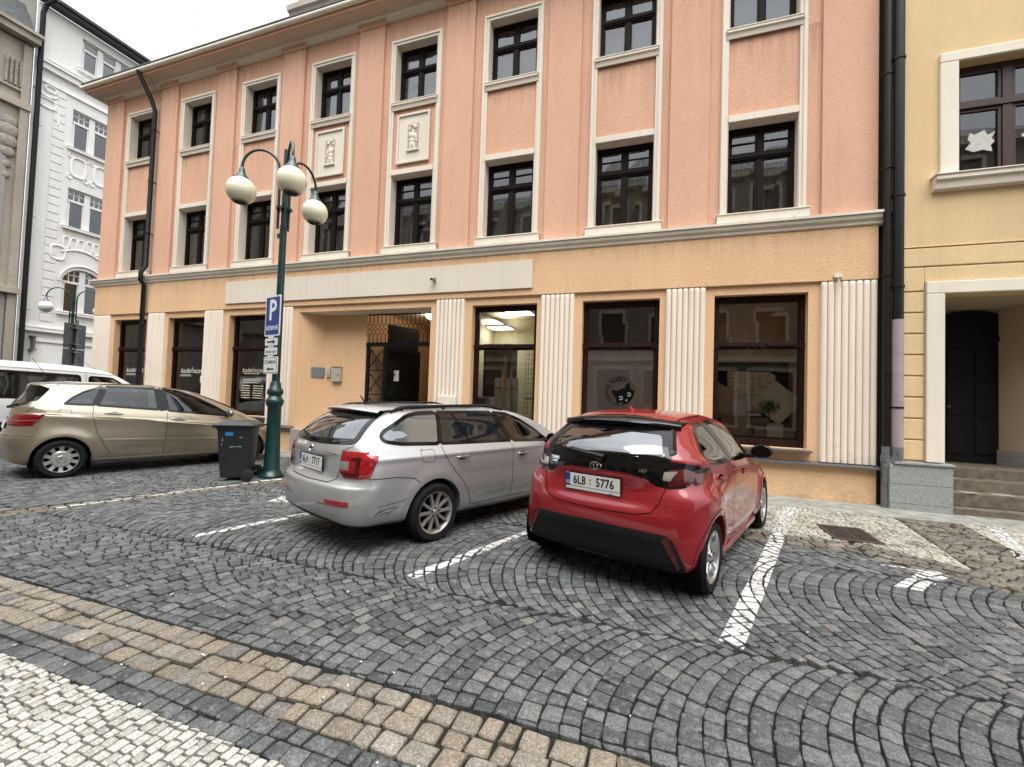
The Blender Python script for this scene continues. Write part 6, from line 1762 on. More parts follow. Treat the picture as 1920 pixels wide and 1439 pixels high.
def red_car():
    P = car_paint('paint_red', (.24,.003,.010), .15, .38, dirt_amt=.03, coat=.95, dz=.45)
    c = Car('red_hatchback', 'glossy red hatchback with black rear light band parked third from the left', 'car', None, (-.355, 4.351), 19.3, RED, (0, 2.56), P, .028, .38, 1.2, red_disp, .305)
    MOUL = GLOSSB
    for sg in (-1, 1):
        c.window([(-.02,1.125),(.02,1.22),(.10,1.32),(.22,1.375),(.44,1.395),(.735,1.045),(.22,1.06),(.04,1.08)], 'y', sg, CARG, rim=.022, out=.016)
        c.window([(.84,1.035),(.555,1.398),(.78,1.400),(1.05,1.34),(1.32,1.25),(1.66,1.06),(1.72,1.01)], 'y', sg, CARG, rim=.022, out=.016)
        c.ribbon('pillar_trim', [(.50,1.385),(.78,1.05)], .085, 'y', sg, MOUL, .004)
        c.ribbon('door_seam', [(.80,1.01),(.80,.80),(.78,.4),(.74,.24)], .006, 'y', sg); c.ribbon('door_seam', [(.02,1.05),(.06,.88),(.24,.70),(.40,.50),(.44,.24)], .006, 'y', sg); c.ribbon('door_seam', [(1.80,.98),(1.84,.7),(1.80,.24)], .006, 'y', sg); c.ribbon('door_seam', [(.44,.235),(1.80,.235)], .006, 'y', sg)
        c.handle(.30, .925, sg, P, .19, -.06); c.handle(1.22, .885, sg, P, .19, -.06)
        c.mirror(1.70, 1.03, sg, GLOSSB, 1.05)
        # lamps: black bar wraps round the corner into a pointed tail
        c.patch('bumper_seam', [(.0,0)]*3, 'y', sg, SEAM) if False else None
    c.window([(-.60,1.108),(-.52,1.30),(-.47,1.352),(0,1.375),(.47,1.352),(.52,1.30),(.60,1.108),(.3,1.088),(0,1.082),(-.3,1.088)], 'x', -1, REARG, 'rear_window', rim=.05, out=.012, r=.05)
    # gloss black band with lamps
    c.patch('light_band', [(-.76,1.075),(-.60,1.10),(0,1.078),(.60,1.10),(.76,1.075),(.795,1.03),(.78,.97),(.71,.90),(.60,.885),(.50,.90),(.42,.955),(.25,.985),(0,.99),(-.25,.985),(-.42,.955),(-.50,.90),(-.60,.885),(-.71,.90),(-.78,.97),(-.795,1.03)], 'x', -1, GLOSSB, off=.005, step=.025)
    for sg in (1, -1):
        t = c.patch('tail_light', rounded([(sg*.575,1.03),(sg*.70,1.045),(sg*.775,1.0),(sg*.74,.94),(sg*.66,.902),(sg*.585,.905)], .02), 'x', -1, REDD, off=.009, step=.025, dome=.008)
        c.patch('reverse_lamp', rounded([(sg*.555,1.015),(sg*.645,1.025),(sg*.645,.975),(sg*.60,.945),(sg*.548,.95)], .012), 'x', -1, CLEARL, t, off=.014, step=.02, dome=.004)
        c.patch('side_lamp', rounded([(-.27,1.03),(-.16,1.045),(.03,1.035),(-.10,.985),(-.20,.93),(-.27,.915)], .012), 'y', sg, GLOSSB, t, off=.007, step=.02, dome=.004)
        c.patch('side_lens', rounded([(-.255,1.0),(-.17,1.01),(-.10,1.01),(-.19,.94),(-.255,.925)], .012), 'y', sg, REDD, t, off=.013, step=.02, dome=.004)
        c.patch('reflector', rounded([(sg*.575,.50),(sg*.63,.52),(sg*.705,.30),(sg*.69,.285)], .012), 'x', -1, REDD, off=.022, step=.02)
    c.patch('rear_diffuser', rounded([(-.66,.50),(-.60,.535),(0,.555),(.60,.535),(.66,.50),(.745,.30),(.72,.235),(0,.225),(-.72,.235),(-.745,.30)], .03), 'x', -1, MATTB, off=.008, step=.03, dome=.006)
    c.ribbon('skid_plate', [(-.16,.275),(.16,.275)], .028, 'x', -1, GLOSSB, .018, h=.004)
    for sg in (1,-1): c.ribbon('hatch_seam', [(sg*.60,1.0),(sg*.575,.88),(sg*.54,.76),(sg*.49,.69),(sg*.36,.662),(0,.655)], .007, 'x', -1, off=.002)
    m = MB()                                               # roof spoiler
    for k in range(13):
        y = -.58+1.16*k/12; q = abs(y)/.58
        x0 = -.235+.17*q**2.2; z0 = 1.405-.035*q**2
        m.add([(x0+.26,y,z0+.052-.012*q),(x0+.012,y,z0+.022),(x0-.006,y,z0-.006),(x0+.012,y,z0-.036),(x0+.10,y,z0-.05)], [])
    m.f = [[5*i+k, 5*i+k+1, 5*i+k+6, 5*i+k+5] for i in range(12) for k in range(4)]; m.m = [0]*len(m.f)
    m.build('spoiler', GLOSSB, c.root, smooth=True, angle=60)
    for sg in (1,-1): c.ribbon('spoiler_fin', [(sg*.515,1.345),(sg*.552,1.26),(sg*.60,1.15)], .05, 'x', -1, GLOSSB, .006, h=.012)
    w = MB(); p = c.put('x', -1, -.08, 1.085, .02); q = c.put('x', -1, .34, 1.125, .022)
    w.tube([p, (p+q)/2+Vector((-.012,0,.0)), q], [.034,.026,.014], 10); w.v = [(v[0], v[1], v[2]) for v in w.v]; w.build('wiper', GLOSSB, c.root, smooth=True)
    w = MB(); w.tube([c.put('x', -1, .02, 1.075, .03), c.put('x', -1, .40, 1.13, .012)], .008, 6); w.build('wiper_blade', MATTB, c.root)
    c.plate_at(.03, .868, '6L8 5776', off=.02, tilt=R(-4))
    link_mesh('dealer_lettering', text_mesh('www.', .016, 'CENTER', 0, .0004), INK, c.root, mx=c.rear_mx(-.15, .7905, .024, tilt=R(-4)))
    # oval emblem of three ellipses
    e = MB(); el = lambda a, b, cx, cy, n=28: [(cx+a*math.cos(t), cy+b*math.sin(t), 0) for t in np.linspace(0, 2*PI, n+1)]
    e.tube(el(.052,.035,0,0), .0042, 6); e.tube(el(.018,.034,0,0,20), .0032, 6); e.tube(el(.036,.012,0,.013,20), .0032, 6)
    e.build('emblem', CHROME, c.root, smooth=True, mx=c.rear_mx(0, 1.012, .010))
    link_mesh('badge', text_mesh('YARIS', .042, 'CENTER', .1, .0004), CHROME, c.root, mx=c.rear_mx(.455, 1.03, .010))
    link_mesh('badge', text_mesh('HYBRID', .022, 'CENTER', .1, .0002), CHROME, c.root, mx=c.rear_mx(.455, .998, .010))
    link_mesh('badge', text_mesh('HEV', .036, 'CENTER', .1, .0004), CHROME, c.root, mx=c.rear_mx(-.40, 1.01, .010))
    a = MB(); b0 = c.put('z', 1, .22, 0, -.004); a.add([b0+Vector(v) for v in ((-.05,-.016,0),(-.05,.016,0),(.09,.018,0),(.09,-.018,0),(-.045,-.004,.055),(-.045,.004,.055),(.0,.003,.045),(.0,-.003,.045))], [(0,1,5,4),(1,2,6,5),(2,3,7,6),(3,0,4,7),(4,5,6,7)])
    a.build('antenna', P, c.root, bevel=.004, smooth=True)
    for sg in (1,-1): c.ribbon('roof_seam', [(-.02,sg*.50),(.5,sg*.525),(1.0,sg*.50)], .012, 'z', 1, SEAM, .001)
    c.arches(.345, .395)
    c.wheels4(.745, 'five', SILVER, .195, .205)
    c.cabin(-.2, 2.3, .66, .98, 1.95, .12)
    c.window([(-.56,1.03),(-.50,1.30),(.50,1.30),(.56,1.03)], 'x', 1, CARG, 'windscreen', rim=.03)
    for sg in (1,-1):
        s = MB(); s.box(.42, 2.14, sg*.80-.02, sg*.80+.02, .17, .235); s.build('sill', P, c.root, bevel=.015)
    c.finish()
red_car()

SIL = [(.215,-.88, 3.42, .74, .80, .74, .12, .22, .06, .25, .05, .0),
       (.270,-1.00,3.50, .81, .855,.80, .16, .26, .09, .30, .04, .0),
       (.400,-1.045,3.57,.85, .885,.84, .20, .30, .12, .34, .02, .0),
       (.540,-1.055,3.60,.865,.895,.85, .21, .30, .13, .36, .0, .0),
       (.640,-1.045,3.58,.87, .895,.85, .21, .30, .14, .36, .0, .0),
       (.680,-1.015,3.55,.87, .895,.85, .20, .30, .14, .36, .0, .0),
       (.740,-.985,3.46, .87, .90, .84, .18, .30, .14, .36, .0, .0),
       (.860,-.985,3.20, .865,.905,.82, .17, .32, .15, .36, .0, -.02),
       (.940,-.985,2.90, .85, .90, .80, .16, .34, .16, .38, .01, -.03),
       (1.00,-.975,2.80, .82, .875,.79, .15, .32, .17, .36, .03, -.03),
       (1.045,-.950,2.66,.785,.835,.76, .15, .30, .18, .34, .05, -.02),
       (1.16,-.835,2.40, .735,.775,.71, .14, .28, .18, .30, .05, .0),
       (1.29,-.685,2.05, .675,.715,.66, .14, .25, .17, .26, .03, .0),
       (1.38,-.565,1.70, .615,.655,.61, .13, .22, .15, .22, -.005, .0),
       (1.425,-.47,1.36, .53, .58, .54, .12, .20, .12, .20, -.015, -.01),
       (1.452,-.30, 1.0, .38, .42, .40, .10, .16, .06, .12, -.015, -.012),
       (1.462, .0, .60, .02, .02, .02, .01, .01, .00, .00, .0, .0)]
def sil_disp(V):
    x, y, z = V[..., 0], V[..., 1], V[..., 2]
    rear = np.clip((-.55-x)/.25, 0, 1)
    V[..., 0] += np.exp(-((z-.84)/.10)**6)*np.exp(-(y/.40)**10)*.016*rear
    # crisp shoulder crease and rocker undercut
    V[..., 1] += .012*np.exp(-((z-.925)/.028)**2)*(x > -.8)*(x < 2.6)
    V[..., 1] -= .020*np.exp(-((x-1.3)/.7)**4)*np.exp(-((z-.36)/.07)**2)
    return V
def silver_car():
    P = car_paint('paint_silver', (.58,.59,.60), .6, .35, dirt=(.19,.17,.14), dirt_amt=.7, dz=.85)
    c = Car('silver_estate', 'dusty silver estate car with roof rails parked between lamp post and red hatchback', 'car', None, (-3.111, 4.595), 22.5, SIL, (0, 2.686), P, .012, .39, 1.3, sil_disp, .316)
    for sg in (-1, 1):
        c.window([(-.64,1.135),(-.60,1.19),(-.27,1.345),(-.12,1.372),(.145,1.382),(.06,1.04),(-.42,1.06),(-.60,1.09)], 'y', sg, CARGQ, rim=.020, out=.016, r=.05)
        c.window([(.085,1.04),(.165,1.383),(1.02,1.383),(1.215,1.018)], 'y', sg, CARGD, rim=.018, out=.014, r=.02)
        c.window([(1.265,1.015),(1.09,1.380),(1.30,1.362),(1.56,1.285),(1.85,1.14),(2.07,.985)], 'y', sg, CARG, rim=.020, out=.014, r=.02)
        c.ribbon('pillar_trim', [(1.05,1.375),(1.235,1.025)], .075, 'y', sg, GLOSSB, .004); c.ribbon('pillar_trim', [(.15,1.375),(.07,1.045)], .03, 'y', sg, GLOSSB, .004)
        c.ribbon('window_divider', [(.36,1.375),(.52,1.035)], .022, 'y', sg, GLOSSB, .005)
        c.ribbon('door_seam', [(.07,1.02),(.10,.92),(.25,.74),(.40,.58),(.50,.42),(.53,.31)], .007, 'y', sg); c.ribbon('door_seam', [(1.215,1.0),(1.235,.80),(1.25,.31)], .007, 'y', sg); c.ribbon('door_seam', [(.53,.305),(2.15,.305)], .007, 'y', sg); c.ribbon('door_seam', [(2.2,.95),(2.22,.6),(2.15,.305)], .007, 'y', sg)
        c.ribbon('bumper_seam', [(-.79,.745),(-.5,.74),(-.30,.71),(-.22,.655)], .007, 'y', sg)
        c.handle(.36, .885, sg, P, .21, -.03); c.handle(1.42, .85, sg, P, .21, -.03)
        c.mirror(1.98, 1.0, sg, P, 1.05)
        r = MB(); pts = []
        for k in range(25):
            t = k/24; x = -.42+1.75*t; h = .034*min(1, min(t, 1-t)/.10)**.6
            p = c.put('z', 1, x, sg*.575, 0); pts.append(p+Vector((0,0,h)))
        r.tube(pts, .020, 8)
        for t in (2, 10, 22): r.tube([pts[t], pts[t]-Vector((0,0,.05))], .016, 8)
        r.build('roof_rail', MATTB, c.root, smooth=True)
    c.patch('fuel_flap', rounded([(-.215,1.0),(-.20,.865),(-.035,.855),(-.04,.99)], .03), 'y', -1, P, off=.0012, step=.03, skirt=.002)
    c.ribbon('fuel_flap_seam', rounded([(-.215,1.0),(-.20,.865),(-.035,.855),(-.04,.99)], .03)+[np.array((-.213,.985))], .005, 'y', -1)
    c.window([(-.66,1.075),(-.55,1.34),(-.50,1.375),(0,1.395),(.50,1.375),(.55,1.34),(.66,1.075),(.3,1.06),(0,1.055),(-.3,1.06)], 'x', -1, REARG2, 'rear_window', rim=.045, out=.012, r=.05)
    for sg in (1, -1):
        t = c.patch('tail_light', rounded([(sg*.545,1.00),(sg*.80,1.005),(sg*.80,.745),(sg*.60,.745),(sg*.53,.80)], .012), 'x', -1, REDL, off=.004, step=.025, dome=.006)
        c.patch('lamp_side', rounded([(-.90,1.00),(-.70,.965),(-.785,.752),(-.90,.752)], .008), 'y', sg, REDL, t, off=.0062, step=.02, dome=.005)
        c.patch('reverse_lamp', rounded([(sg*.545,.905),(sg*.66,.905),(sg*.66,.82),(sg*.545,.82)], .008), 'x', -1, CLEARL, t, off=.012, step=.02, dome=.003)
        c.patch('lamp_bar', rounded([(sg*.68,.945),(sg*.77,.95),(sg*.77,.79),(sg*.73,.79),(sg*.73,.915),(sg*.68,.915)], .006), 'x', -1, REDD, t, off=.012, step=.02)
        c.patch('lamp_bar', rounded([(sg*.555,.80),(sg*.77,.80),(sg*.77,.765),(sg*.60,.765)], .006), 'x', -1, REDD, t, off=.0115, step=.02)
        c.patch('reflector', rounded([(sg*.42,.525),(sg*.74,.535),(sg*.74,.488),(sg*.46,.475)], .008), 'x', -1, REDL, off=.004, step=.02)
        c.ribbon('hatch_seam', [(sg*.66,1.06),(sg*.545,1.0),(sg*.53,.80),(sg*.50,.72),(sg*.40,.682),(0,.676)], .007, 'x', -1)
        c.ribbon('bumper_crease', [(sg*.30,.475),(sg*.74,.485)], .006, 'x', -1)
    c.ribbon('bumper_seam', [(-.70,.47),(-.45,.49),(-.40,.5)], .005, 'y', -1)
    # scuff on the bumper corner
    sc = mat('scuff', (.035,.032,.03), .8)
    for (a, b) in (((-.70,.40),(-.50,.445)), ((-.66,.375),(-.58,.40)), ((-.72,.385),(-.64,.435)), ((-.60,.36),(-.46,.44))): c.ribbon('scuff_mark', [a, ((a[0]+b[0])/2, (a[1]+b[1])/2+.012), b], .008, 'y', -1, sc, .001)
    c.patch('lower_bumper', rounded([(-.76,.30),(-.45,.33),(0,.34),(.45,.33),(.76,.30),(.70,.235),(0,.225),(-.70,.235)], .02), 'x', -1, MATTB, off=.004, step=.03)
    m = MB()
    for k in range(13):
        y = -.56+1.12*k/12; q = abs(y)/.56
        x0 = -.69+.13*q**2; z0 = 1.405-.03*q**2
        m.add([(x0+.24,y,z0+.040),(x0+.02,y,z0+.018),(x0,y,z0),(x0+.02,y,z0-.02),(x0+.14,y,z0-.030)], [])
    m.f = [[5*i+k, 5*i+k+1, 5*i+k+6, 5*i+k+5] for i in range(12) for k in range(4)]; m.m = [0]*len(m.f)
    sp = m.build('spoiler', P, c.root, smooth=True, angle=60)
    b = MB(); b.box(-.695,-.66,-.2,.2,1.384,1.398); b.build('brake_light', REDD, sp)
    w = MB(); p = c.put('x', -1, 0, 1.075, .02); q = c.put('x', -1, .44, 1.125, .02); w.tube([p, q], [.020,.008], 8); w.build('wiper', MATTB, c.root, smooth=True)
    w = MB(); w.tube([c.put('x', -1, -.10, 1.078, .012), c.put('x', -1, .48, 1.12, .012)], .008, 6); w.build('wiper_blade', MATTB, c.root)
    c.plate_at(.0, .855, '6L4 7717', off=.016)
    e = MB(); e.lathe([(0,.0),(.030,.0),(.032,.003),(.036,.006),(.040,.004),(.042,0)], 28, (0,0,0), 'z'); o = e.build('emblem', CHROME, c.root, smooth=True, mx=c.rear_mx(0, .985, .004))
    g = MB(); g.prism([(-.022,-.004),(.0,.022),(.008,.010),(.022,.012),(.010,.0),(.012,-.018),(-.004,-.008)], .0062, .0078, 'z'); g.build('emblem_arrow', mat('emblem_dark', (.02,.03,.025), .3), o, fix=False)
    link_mesh('badge', text_mesh('OCTAVIA', .042, 'CENTER', 0, .0004, .001), CHROME, c.root, mx=c.rear_mx(-.40, .965, .006))
    a = MB(); b0 = c.put('z', 1, -.38, 0, -.002); a.tube([b0, b0+Vector((-.015,0,.05)), b0+Vector((-.07,0,.12))], [.018,.01,.005], 8); a.build('antenna', MATTB, c.root, smooth=True)
    for sg in (1,-1): c.ribbon('roof_seam', [(-.45,sg*.535),(.3,sg*.56),(1.15,sg*.535)], .010, 'z', 1, SEAM, .001)
    c.arches(.36, .405)
    c.wheels4(.79, 'ten', ALLOYD, .205, .215)
    c.cabin(-.5, 2.5, .7, .98, 2.15, .20)
    c.window([(-.62,1.03),(-.54,1.33),(.54,1.33),(.62,1.03)], 'x', 1, CARG, 'windscreen', rim=.03)
    c.finish()
silver_car()

BEI = [(.200,-.50, 3.30, .72, .77, .70, .12, .22, .08, .25, .03, .0),
       (.260,-.62, 3.42, .79, .83, .78, .16, .26, .12, .30, .02, .0),
       (.400,-.67, 3.50, .83, .865,.82, .20, .30, .16, .34, .0, .0),
       (.560,-.69, 3.52, .85, .875,.83, .22, .32, .18, .36, .0, .0),
       (.660,-.68, 3.50, .855,.88, .83, .22, .32, .19, .36, .02, .0),
       (.700,-.655,3.47, .855,.88, .82, .21, .32, .19, .36, .02, .0),
       (.800,-.625,3.34, .855,.88, .81, .20, .34, .20, .36, .03, -.02),
       (.900,-.600,3.22, .85, .88, .80, .19, .36, .21, .38, .06, -.03),
       (.980,-.580,3.06, .845,.87, .79, .18, .36, .22, .38, .10, -.03),
       (1.04,-.560,2.96, .825,.85, .77, .17, .34, .22, .36, .14, -.03),
       (1.10,-.530,2.82, .79, .825,.75, .16, .32, .22, .34, .14, -.02),
       (1.24,-.470,2.52, .73, .775,.70, .16, .28, .21, .30, .09, .0),
       (1.38,-.420,2.20, .675,.725,.66, .15, .26, .19, .26, .05, .0),
       (1.50,-.390,1.82, .62, .675,.61, .14, .24, .16, .22, .02, .0),
       (1.555,-.35,1.48, .55, .61, .56, .13, .20, .12, .20, .0, -.01),
       (1.590,-.20, 1.05, .40, .45, .42, .10, .16, .06, .12, -.01, -.015),
       (1.603, .1, .60, .02, .02, .02, .01, .01, .00, .00, .0, .0)]
def bei_disp(V):
    x, y, z = V[..., 0], V[..., 1], V[..., 2]
    # long crease rising to the tail, convex flank below
    zc = .845+.20*np.clip((2.4-x)/2.7, 0, 1.1)
    V[..., 1] += .020*np.exp(-(np.maximum(z-zc, 0)/.012)**2-(np.minimum(z-zc, 0)/.10)**2)*(x > -.5)*(x < 2.7)*(y > .4)
    V[..., 1] -= .016*np.exp(-((x-1.35)/.7)**4)*np.exp(-((z-.42)/.08)**2)
    return V
def beige_car():
    P = car_paint('paint_beige', (.46,.395,.295), .78, .30, dirt=(.16,.13,.095), dirt_amt=.7, dz=.8)
    c = Car('beige_compact_van', 'champagne beige tall family car behind the wheelie bin', 'car', None, (-10.21, 4.745), 20.0, BEI, (0, 2.778), P, .018, .40, 1.3, bei_disp, .316)
    for sg in (-1, 1):
        c.window([(.00,1.222),(.10,1.33),(.24,1.43),(.42,1.515),(.47,1.525),(.37,1.205),(.2,1.208)], 'y', sg, CARG, rim=.020, out=.014, r=.02)
        c.window([(.405,1.198),(.525,1.53),(1.21,1.53),(1.26,1.12)], 'y', sg, CARG, rim=.020, out=.014, r=.02)
        c.window([(1.41,1.10),(1.345,1.528),(1.60,1.475),(1.88,1.365),(2.22,1.18),(2.50,.995),(2.30,1.005)], 'y', sg, CARG, rim=.020, out=.014, r=.02)
        c.ribbon('pillar_trim', [(.50,1.525),(.385,1.20)], .10, 'y', sg, GLOSSB, .004); c.ribbon('pillar_trim', [(1.285,1.525),(1.335,1.105)], .12, 'y', sg, GLOSSB, .004)
        c.ribbon('door_seam', [(.465,1.56),(.42,1.40),(.36,1.18),(.345,1.03),(.42,.72),(.52,.50),(.61,.345)], .007, 'y', sg); c.ribbon('door_seam', [(1.385,1.07),(1.38,.7),(1.35,.31)], .007, 'y', sg); c.ribbon('door_seam', [(.46,1.565),(.8,1.585),(1.3,1.57)], .007, 'y', sg)
        c.ribbon('sill_trim', [(.40,.262),(2.35,.262)], .045, 'y', sg, mat('sill_grey', (.30,.27,.22), .5), .004, h=.006)
        c.ribbon('rub_strip', [(.50,.60),(1.36,.565)], .05, 'y', sg, P, .003, h=.006); c.ribbon('rub_strip', [(1.385,.563),(2.36,.525)], .05, 'y', sg, P, .003, h=.006)
        c.ribbon('hatch_seam', [(-.06,1.56),(-.14,1.42),(-.30,1.22),(-.42,1.08)], .007, 'y', sg)
        c.ribbon('bumper_seam', [(-.66,.70),(-.45,.705),(-.32,.69)], .007, 'y', sg)
        c.handle(.62, 1.06, sg, SILVER, .25, -.10); c.handle(1.56, .945, sg, SILVER, .25, -.10)
        c.ribbon('body_crease', [(-.20,1.065),(.36,1.005),(1.0,.945),(1.5,.885),(2.3,.79)], .035, 'y', sg, P, .0005, h=.011)
        c.mirror(2.42, 1.02, sg, P, 1.0)
        t = c.patch('tail_light', rounded([(-.60,.93),(-.54,1.035),(-.20,1.062),(-.33,.90),(-.48,.855),(-.60,.855)], .012), 'y', sg, REDM, off=.004, step=.022, dome=.008)
        c.patch('lamp_stripe', [(-.585,.945),(-.275,.968),(-.285,.952),(-.585,.928)], 'y', sg, STRIPE, t, off=.0135, step=.02)
        c.patch('lamp_rear', rounded([(sg*.50,1.0),(sg*.83,1.05),(sg*.83,.86),(sg*.62,.86)], .012), 'x', -1, REDM, t, off=.003, step=.022)
    c.patch('fuel_flap', rounded([(-.06,1.135),(-.06,1.045),(.09,1.035),(.09,1.125)], .03), 'y', -1, P, off=.0012, step=.03, skirt=.002)
    c.ribbon('fuel_flap_seam', rounded([(-.06,1.135),(-.06,1.045),(.09,1.035),(.09,1.125)], .03)+[np.array((-.06,1.12))], .005, 'y', -1)
    c.window([(-.62,1.22),(-.60,1.36),(-.54,1.505),(0,1.535),(.54,1.505),(.60,1.36),(.62,1.22),(.3,1.14),(0,1.13),(-.3,1.14)], 'x', -1, REARG, 'rear_window', rim=.03, out=.01, r=.04)
    # the rear glass wraps round the corner
    for sg in (1, -1): c.patch('rear_quarter_glass', rounded([(-.42,1.245),(-.40,1.52),(-.27,1.52),(-.16,1.475),(-.30,1.27)], .02), 'y', sg, GLOSSB, off=.004, step=.022)
    w = MB(); p = c.put('x', -1, 0, 1.14, .02); q = c.put('x', -1, -.42, 1.20, .02); w.tube([p, q], [.022,.009], 8); w.build('wiper', MATTB, c.root, smooth=True)
    c.plate_at(0, .86, '4L2 0638', off=.014, footer=False) if False else None
    o = empty('licence_plate'); o.parent = c.root; o.matrix_local = c.rear_mx(0, .85, .012); m = MB(); m.box(-.26,.26,-.056,.056,-.008,.003); m.build('panel', PLW, o)
    c.ribbon('chrome_strip', [(-.40,.965),(0,.975),(.40,.965)], .022, 'x', -1, CHROME, .004, h=.006)
    a = MB(); b0 = c.put('z', 1, -.12, 0, -.002); a.lathe([(0,.02),(.03,.012),(.045,0)], 12, b0); a.tube([b0+Vector((0,0,.01)), b0+Vector((-.24,0,.42))], [.006,.0035], 6); a.build('antenna', MATTB, c.root, smooth=True)
    for sg in (1,-1): c.ribbon('roof_seam', [(-.25,sg*.545),(.4,sg*.585),(1.1,sg*.55)], .010, 'z', 1, SEAM, .001)
    c.arches(.365, .415)
    c.wheels4(.775, 'cap', CAPS, .2, .205)
    c.cabin(-.3, 2.4, .68, 1.05, 2.25, .25)
    c.window([(-.62,1.10),(-.55,1.45),(.55,1.45),(.62,1.10)], 'x', 1, CARG, 'windscreen', rim=.03)
    c.finish()
beige_car()

VAN = [(.22,-.95, 3.85, .80, .86, .80, .12, .25, .05, .25, .02, .0),
       (.40,-1.02,3.95, .90, .94, .88, .16, .30, .06, .30, .0, .0),
       (.60,-1.04,3.97, .92, .955,.90, .16, .32, .06, .32, .0, .0),
       (.85,-1.03,3.90, .92, .955,.90, .15, .34, .06, .34, .0, .0),
       (1.05,-1.02,3.60,.92, .95, .88, .15, .36, .06, .36, .0, -.03),
       (1.15,-1.01,3.30,.91, .94, .86, .14, .34, .06, .34, .0, -.03),
       (1.40,-.98, 2.95,.87, .90, .82, .13, .30, .06, .30, .0, .0),
       (1.70,-.95, 2.50,.83, .86, .78, .12, .26, .06, .26, .0, .0),
       (1.90,-.90, 2.15,.79, .825,.75, .11, .22, .06, .20, .0, -.02),
       (1.99,-.80, 1.95,.70, .74, .68, .10, .20, .05, .16, .0, -.04),
       (2.035,-.60,1.60,.50, .55, .50, .08, .16, .03, .10, .0, -.05),
       (2.05, .3, .80, .02, .02, .02, .01, .01, .00, .00, .0, .0)]
def white_van():
    P = car_paint('paint_white', (.74,.75,.75), .0, .35, dirt_amt=.4)
    o = np.array(VAN_O); c = Car('white_van', 'white minibus with dark side windows parked beyond the beige car', 'van', None, o, VAN_H, VAN, (0, 3.0), P, .0, .40, 1.2, None, .33)
    for sg in (-1, 1):
        c.window([(-.88,1.22),(-.82,1.80),(1.30,1.80),(1.33,1.22)], 'y', sg, CARG, rim=.05, out=.015, r=.07)
        c.window([(1.50,1.22),(1.47,1.79),(1.95,1.78),(2.30,1.55),(2.62,1.22)], 'y', sg, CARG, rim=.03, out=.02, r=.07)
        c.ribbon('window_divider', [(.25,1.80),(.25,1.22)], .07, 'y', sg, GLOSSB, .004)
        c.ribbon('door_seam', [(1.41,1.86),(1.41,.4)], .008, 'y', sg); c.ribbon('door_seam', [(-.9,1.88),(1.4,1.88),(2.0,1.85)], .010, 'y', sg)
        c.ribbon('side_trim', [(-.6,.62),(2.6,.62)], .12, 'y', sg, MATTB, .004, h=.01)
        c.mirror(2.45, 1.22, sg, MATTB, 1.2)
        c.patch('tail_light', rounded([(sg*.80,1.3),(sg*.88,1.3),(sg*.90,.8),(sg*.82,.8)], .01), 'x', -1, REDL, off=.004, step=.03)
    c.window([(-.66,1.20),(-.60,1.75),(.60,1.75),(.66,1.20)], 'x', -1, CARGD, 'rear_window', rim=.04)
    c.window([(-.72,1.22),(-.62,1.82),(.62,1.82),(.72,1.22)], 'x', 1, CARG, 'windscreen', rim=.035)
    c.arches(.38, .42); c.wheels4(.84, 'cap', CAPS, .21, .215)
    c.cabin(-.8, 3.0, .8, 1.2, 2.6, -.5)
    for y in (.5, -.5, 0): c.seat(.35, y*.9)
    c.root.rotation_euler = (0, .03, R(90-VAN_H))
    a = MB(); b0 = c.put('z', 1, 1.7, -.55, 0); a.tube([b0, b0+Vector((-.5,0,.32))], .004, 5); a.build('antenna', MATTB, c.root)
    c.finish()
VAN_H = 5.0
VAN_O = (-14.15, 5.22)
white_van()
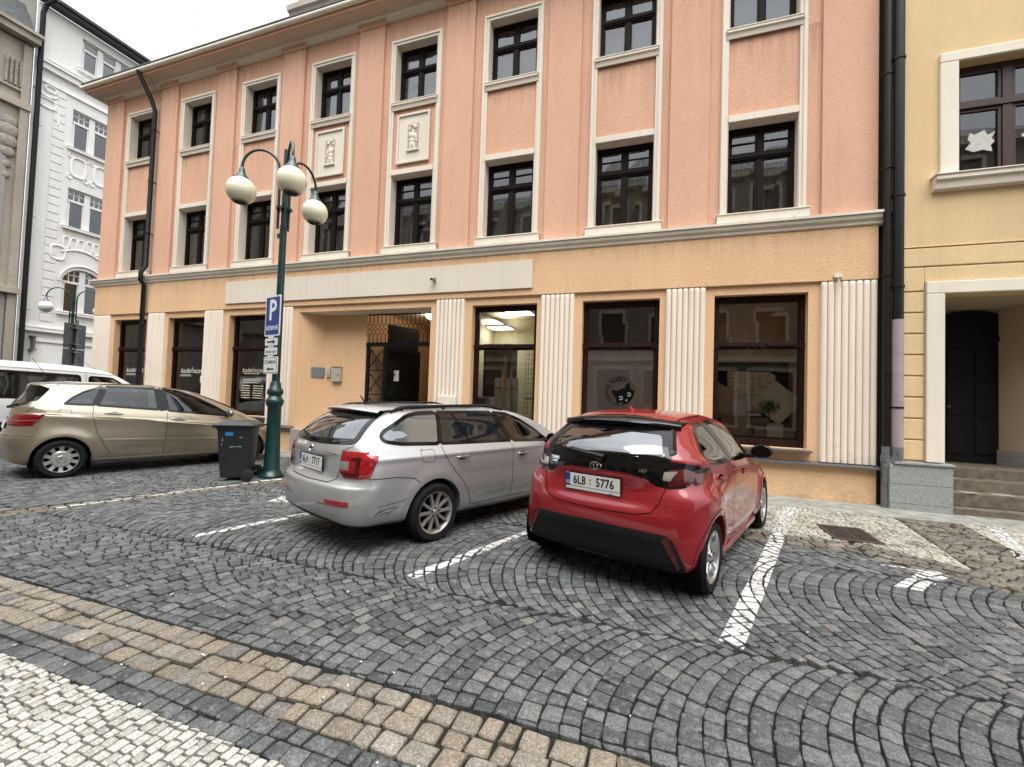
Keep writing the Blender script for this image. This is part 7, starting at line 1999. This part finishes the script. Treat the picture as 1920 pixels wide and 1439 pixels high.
# ================================================================== SKY, SUN, CAMERA
def world():
    w = bpy.data.worlds.new('World'); scene.world = w; w.use_nodes = True
    nt = w.node_tree; nt.nodes.clear()
    out = N(nt, 'ShaderNodeOutputWorld'); bg = N(nt, 'ShaderNodeBackground')
    sky = N(nt, 'ShaderNodeTexSky'); sky.sky_type = 'NISHITA'; sky.sun_disc = False
    sky.sun_elevation = R(SUN_EL); sky.sun_rotation = R(SUN_AZ); sky.air_density = 1.0; sky.dust_density = 4.0; sky.ozone_density = 1.0
    hs = N(nt, 'ShaderNodeHueSaturation'); hs.inputs['Saturation'].default_value = .16; L(nt, sky.outputs['Color'], hs.inputs['Color'])
    # an even cloud deck: broad soft variation of a bright grey
    tc = N(nt, 'ShaderNodeTexCoord').outputs['Generated']
    n1 = noise(nt, 1.6, 6, .55, vec=tc, stretch=(1,1,2.2))
    cl = ramp(nt, n1, [(.3, (5.2,5.5,5.9)), (.62, (7.6,7.7,7.8))])
    mx = mixc(nt, .8, hs.outputs['Color'], cl)
    sp = N(nt, 'ShaderNodeSeparateXYZ'); L(nt, tc, sp.inputs['Vector'])          # overcast deck: the zenith three times the horizon
    gr = N(nt, 'ShaderNodeMath', operation='MULTIPLY_ADD'); gr.use_clamp = True; L(nt, sp.outputs['Z'], gr.inputs[0]); gr.inputs[1].default_value = .70; gr.inputs[2].default_value = .30
    mx = mixc(nt, 1.0, mx, gr.outputs['Value'], 'MULTIPLY')
    L(nt, mx, bg.inputs['Color']); bg.inputs['Strength'].default_value = SKY
    L(nt, bg.outputs['Background'], out.inputs['Surface'])
EXPO = 1.6
SUN_EL, SUN_AZ, SKY = 66, 158, .15
world()
su = bpy.data.lights.new('sun', 'SUN'); su.energy = 1.0; su.angle = R(50); su.color = (1., .965, .92)
so = bpy.data.objects.new('sun', su); COL.objects.link(so)
az, el = R(SUN_AZ), R(SUN_EL)
so.rotation_euler = (-Vector((math.sin(az)*math.cos(el), math.cos(az)*math.cos(el), math.sin(el)))).to_track_quat('-Z', 'Y').to_euler()

cam = bpy.data.cameras.new('camera'); co = bpy.data.objects.new('camera', cam); COL.objects.link(co)
F_, P_, RO, YA = 815.254157, 3.10548966e-02, 3.30331371e-02, -3.31344769e-01
fwd = Vector((math.sin(YA)*math.cos(P_), math.cos(YA)*math.cos(P_), math.sin(P_))); rt = Vector((math.cos(YA), -math.sin(YA), 0)); up = rt.cross(fwd)
r2 = math.cos(RO)*rt + math.sin(RO)*up; u2 = -math.sin(RO)*rt + math.cos(RO)*up
mw = Matrix((r2, u2, -fwd)).transposed().to_4x4(); mw.translation = (0, 0, 1.6)
co.matrix_world = mw
cam.sensor_fit = 'HORIZONTAL'; cam.sensor_width = 36; cam.lens = F_/1920*36
cam.clip_start = .05; cam.clip_end = 2000
scene.camera = co
vs_ = scene.view_settings; scene.display_settings.display_device = 'sRGB'
vs_.view_transform = 'Standard'; vs_.look = 'None'; vs_.exposure = EXPO if 'EXPO' in globals() else 0.0; vs_.gamma = 1
scene.render.engine = 'CYCLES'
cy = scene.cycles; cy.use_denoising = True; cy.max_bounces = 8; cy.diffuse_bounces = 3; cy.glossy_bounces = 4; cy.transparent_max_bounces = 16; cy.caustics_reflective = False; cy.caustics_refractive = False; cy.sample_clamp_indirect = 6
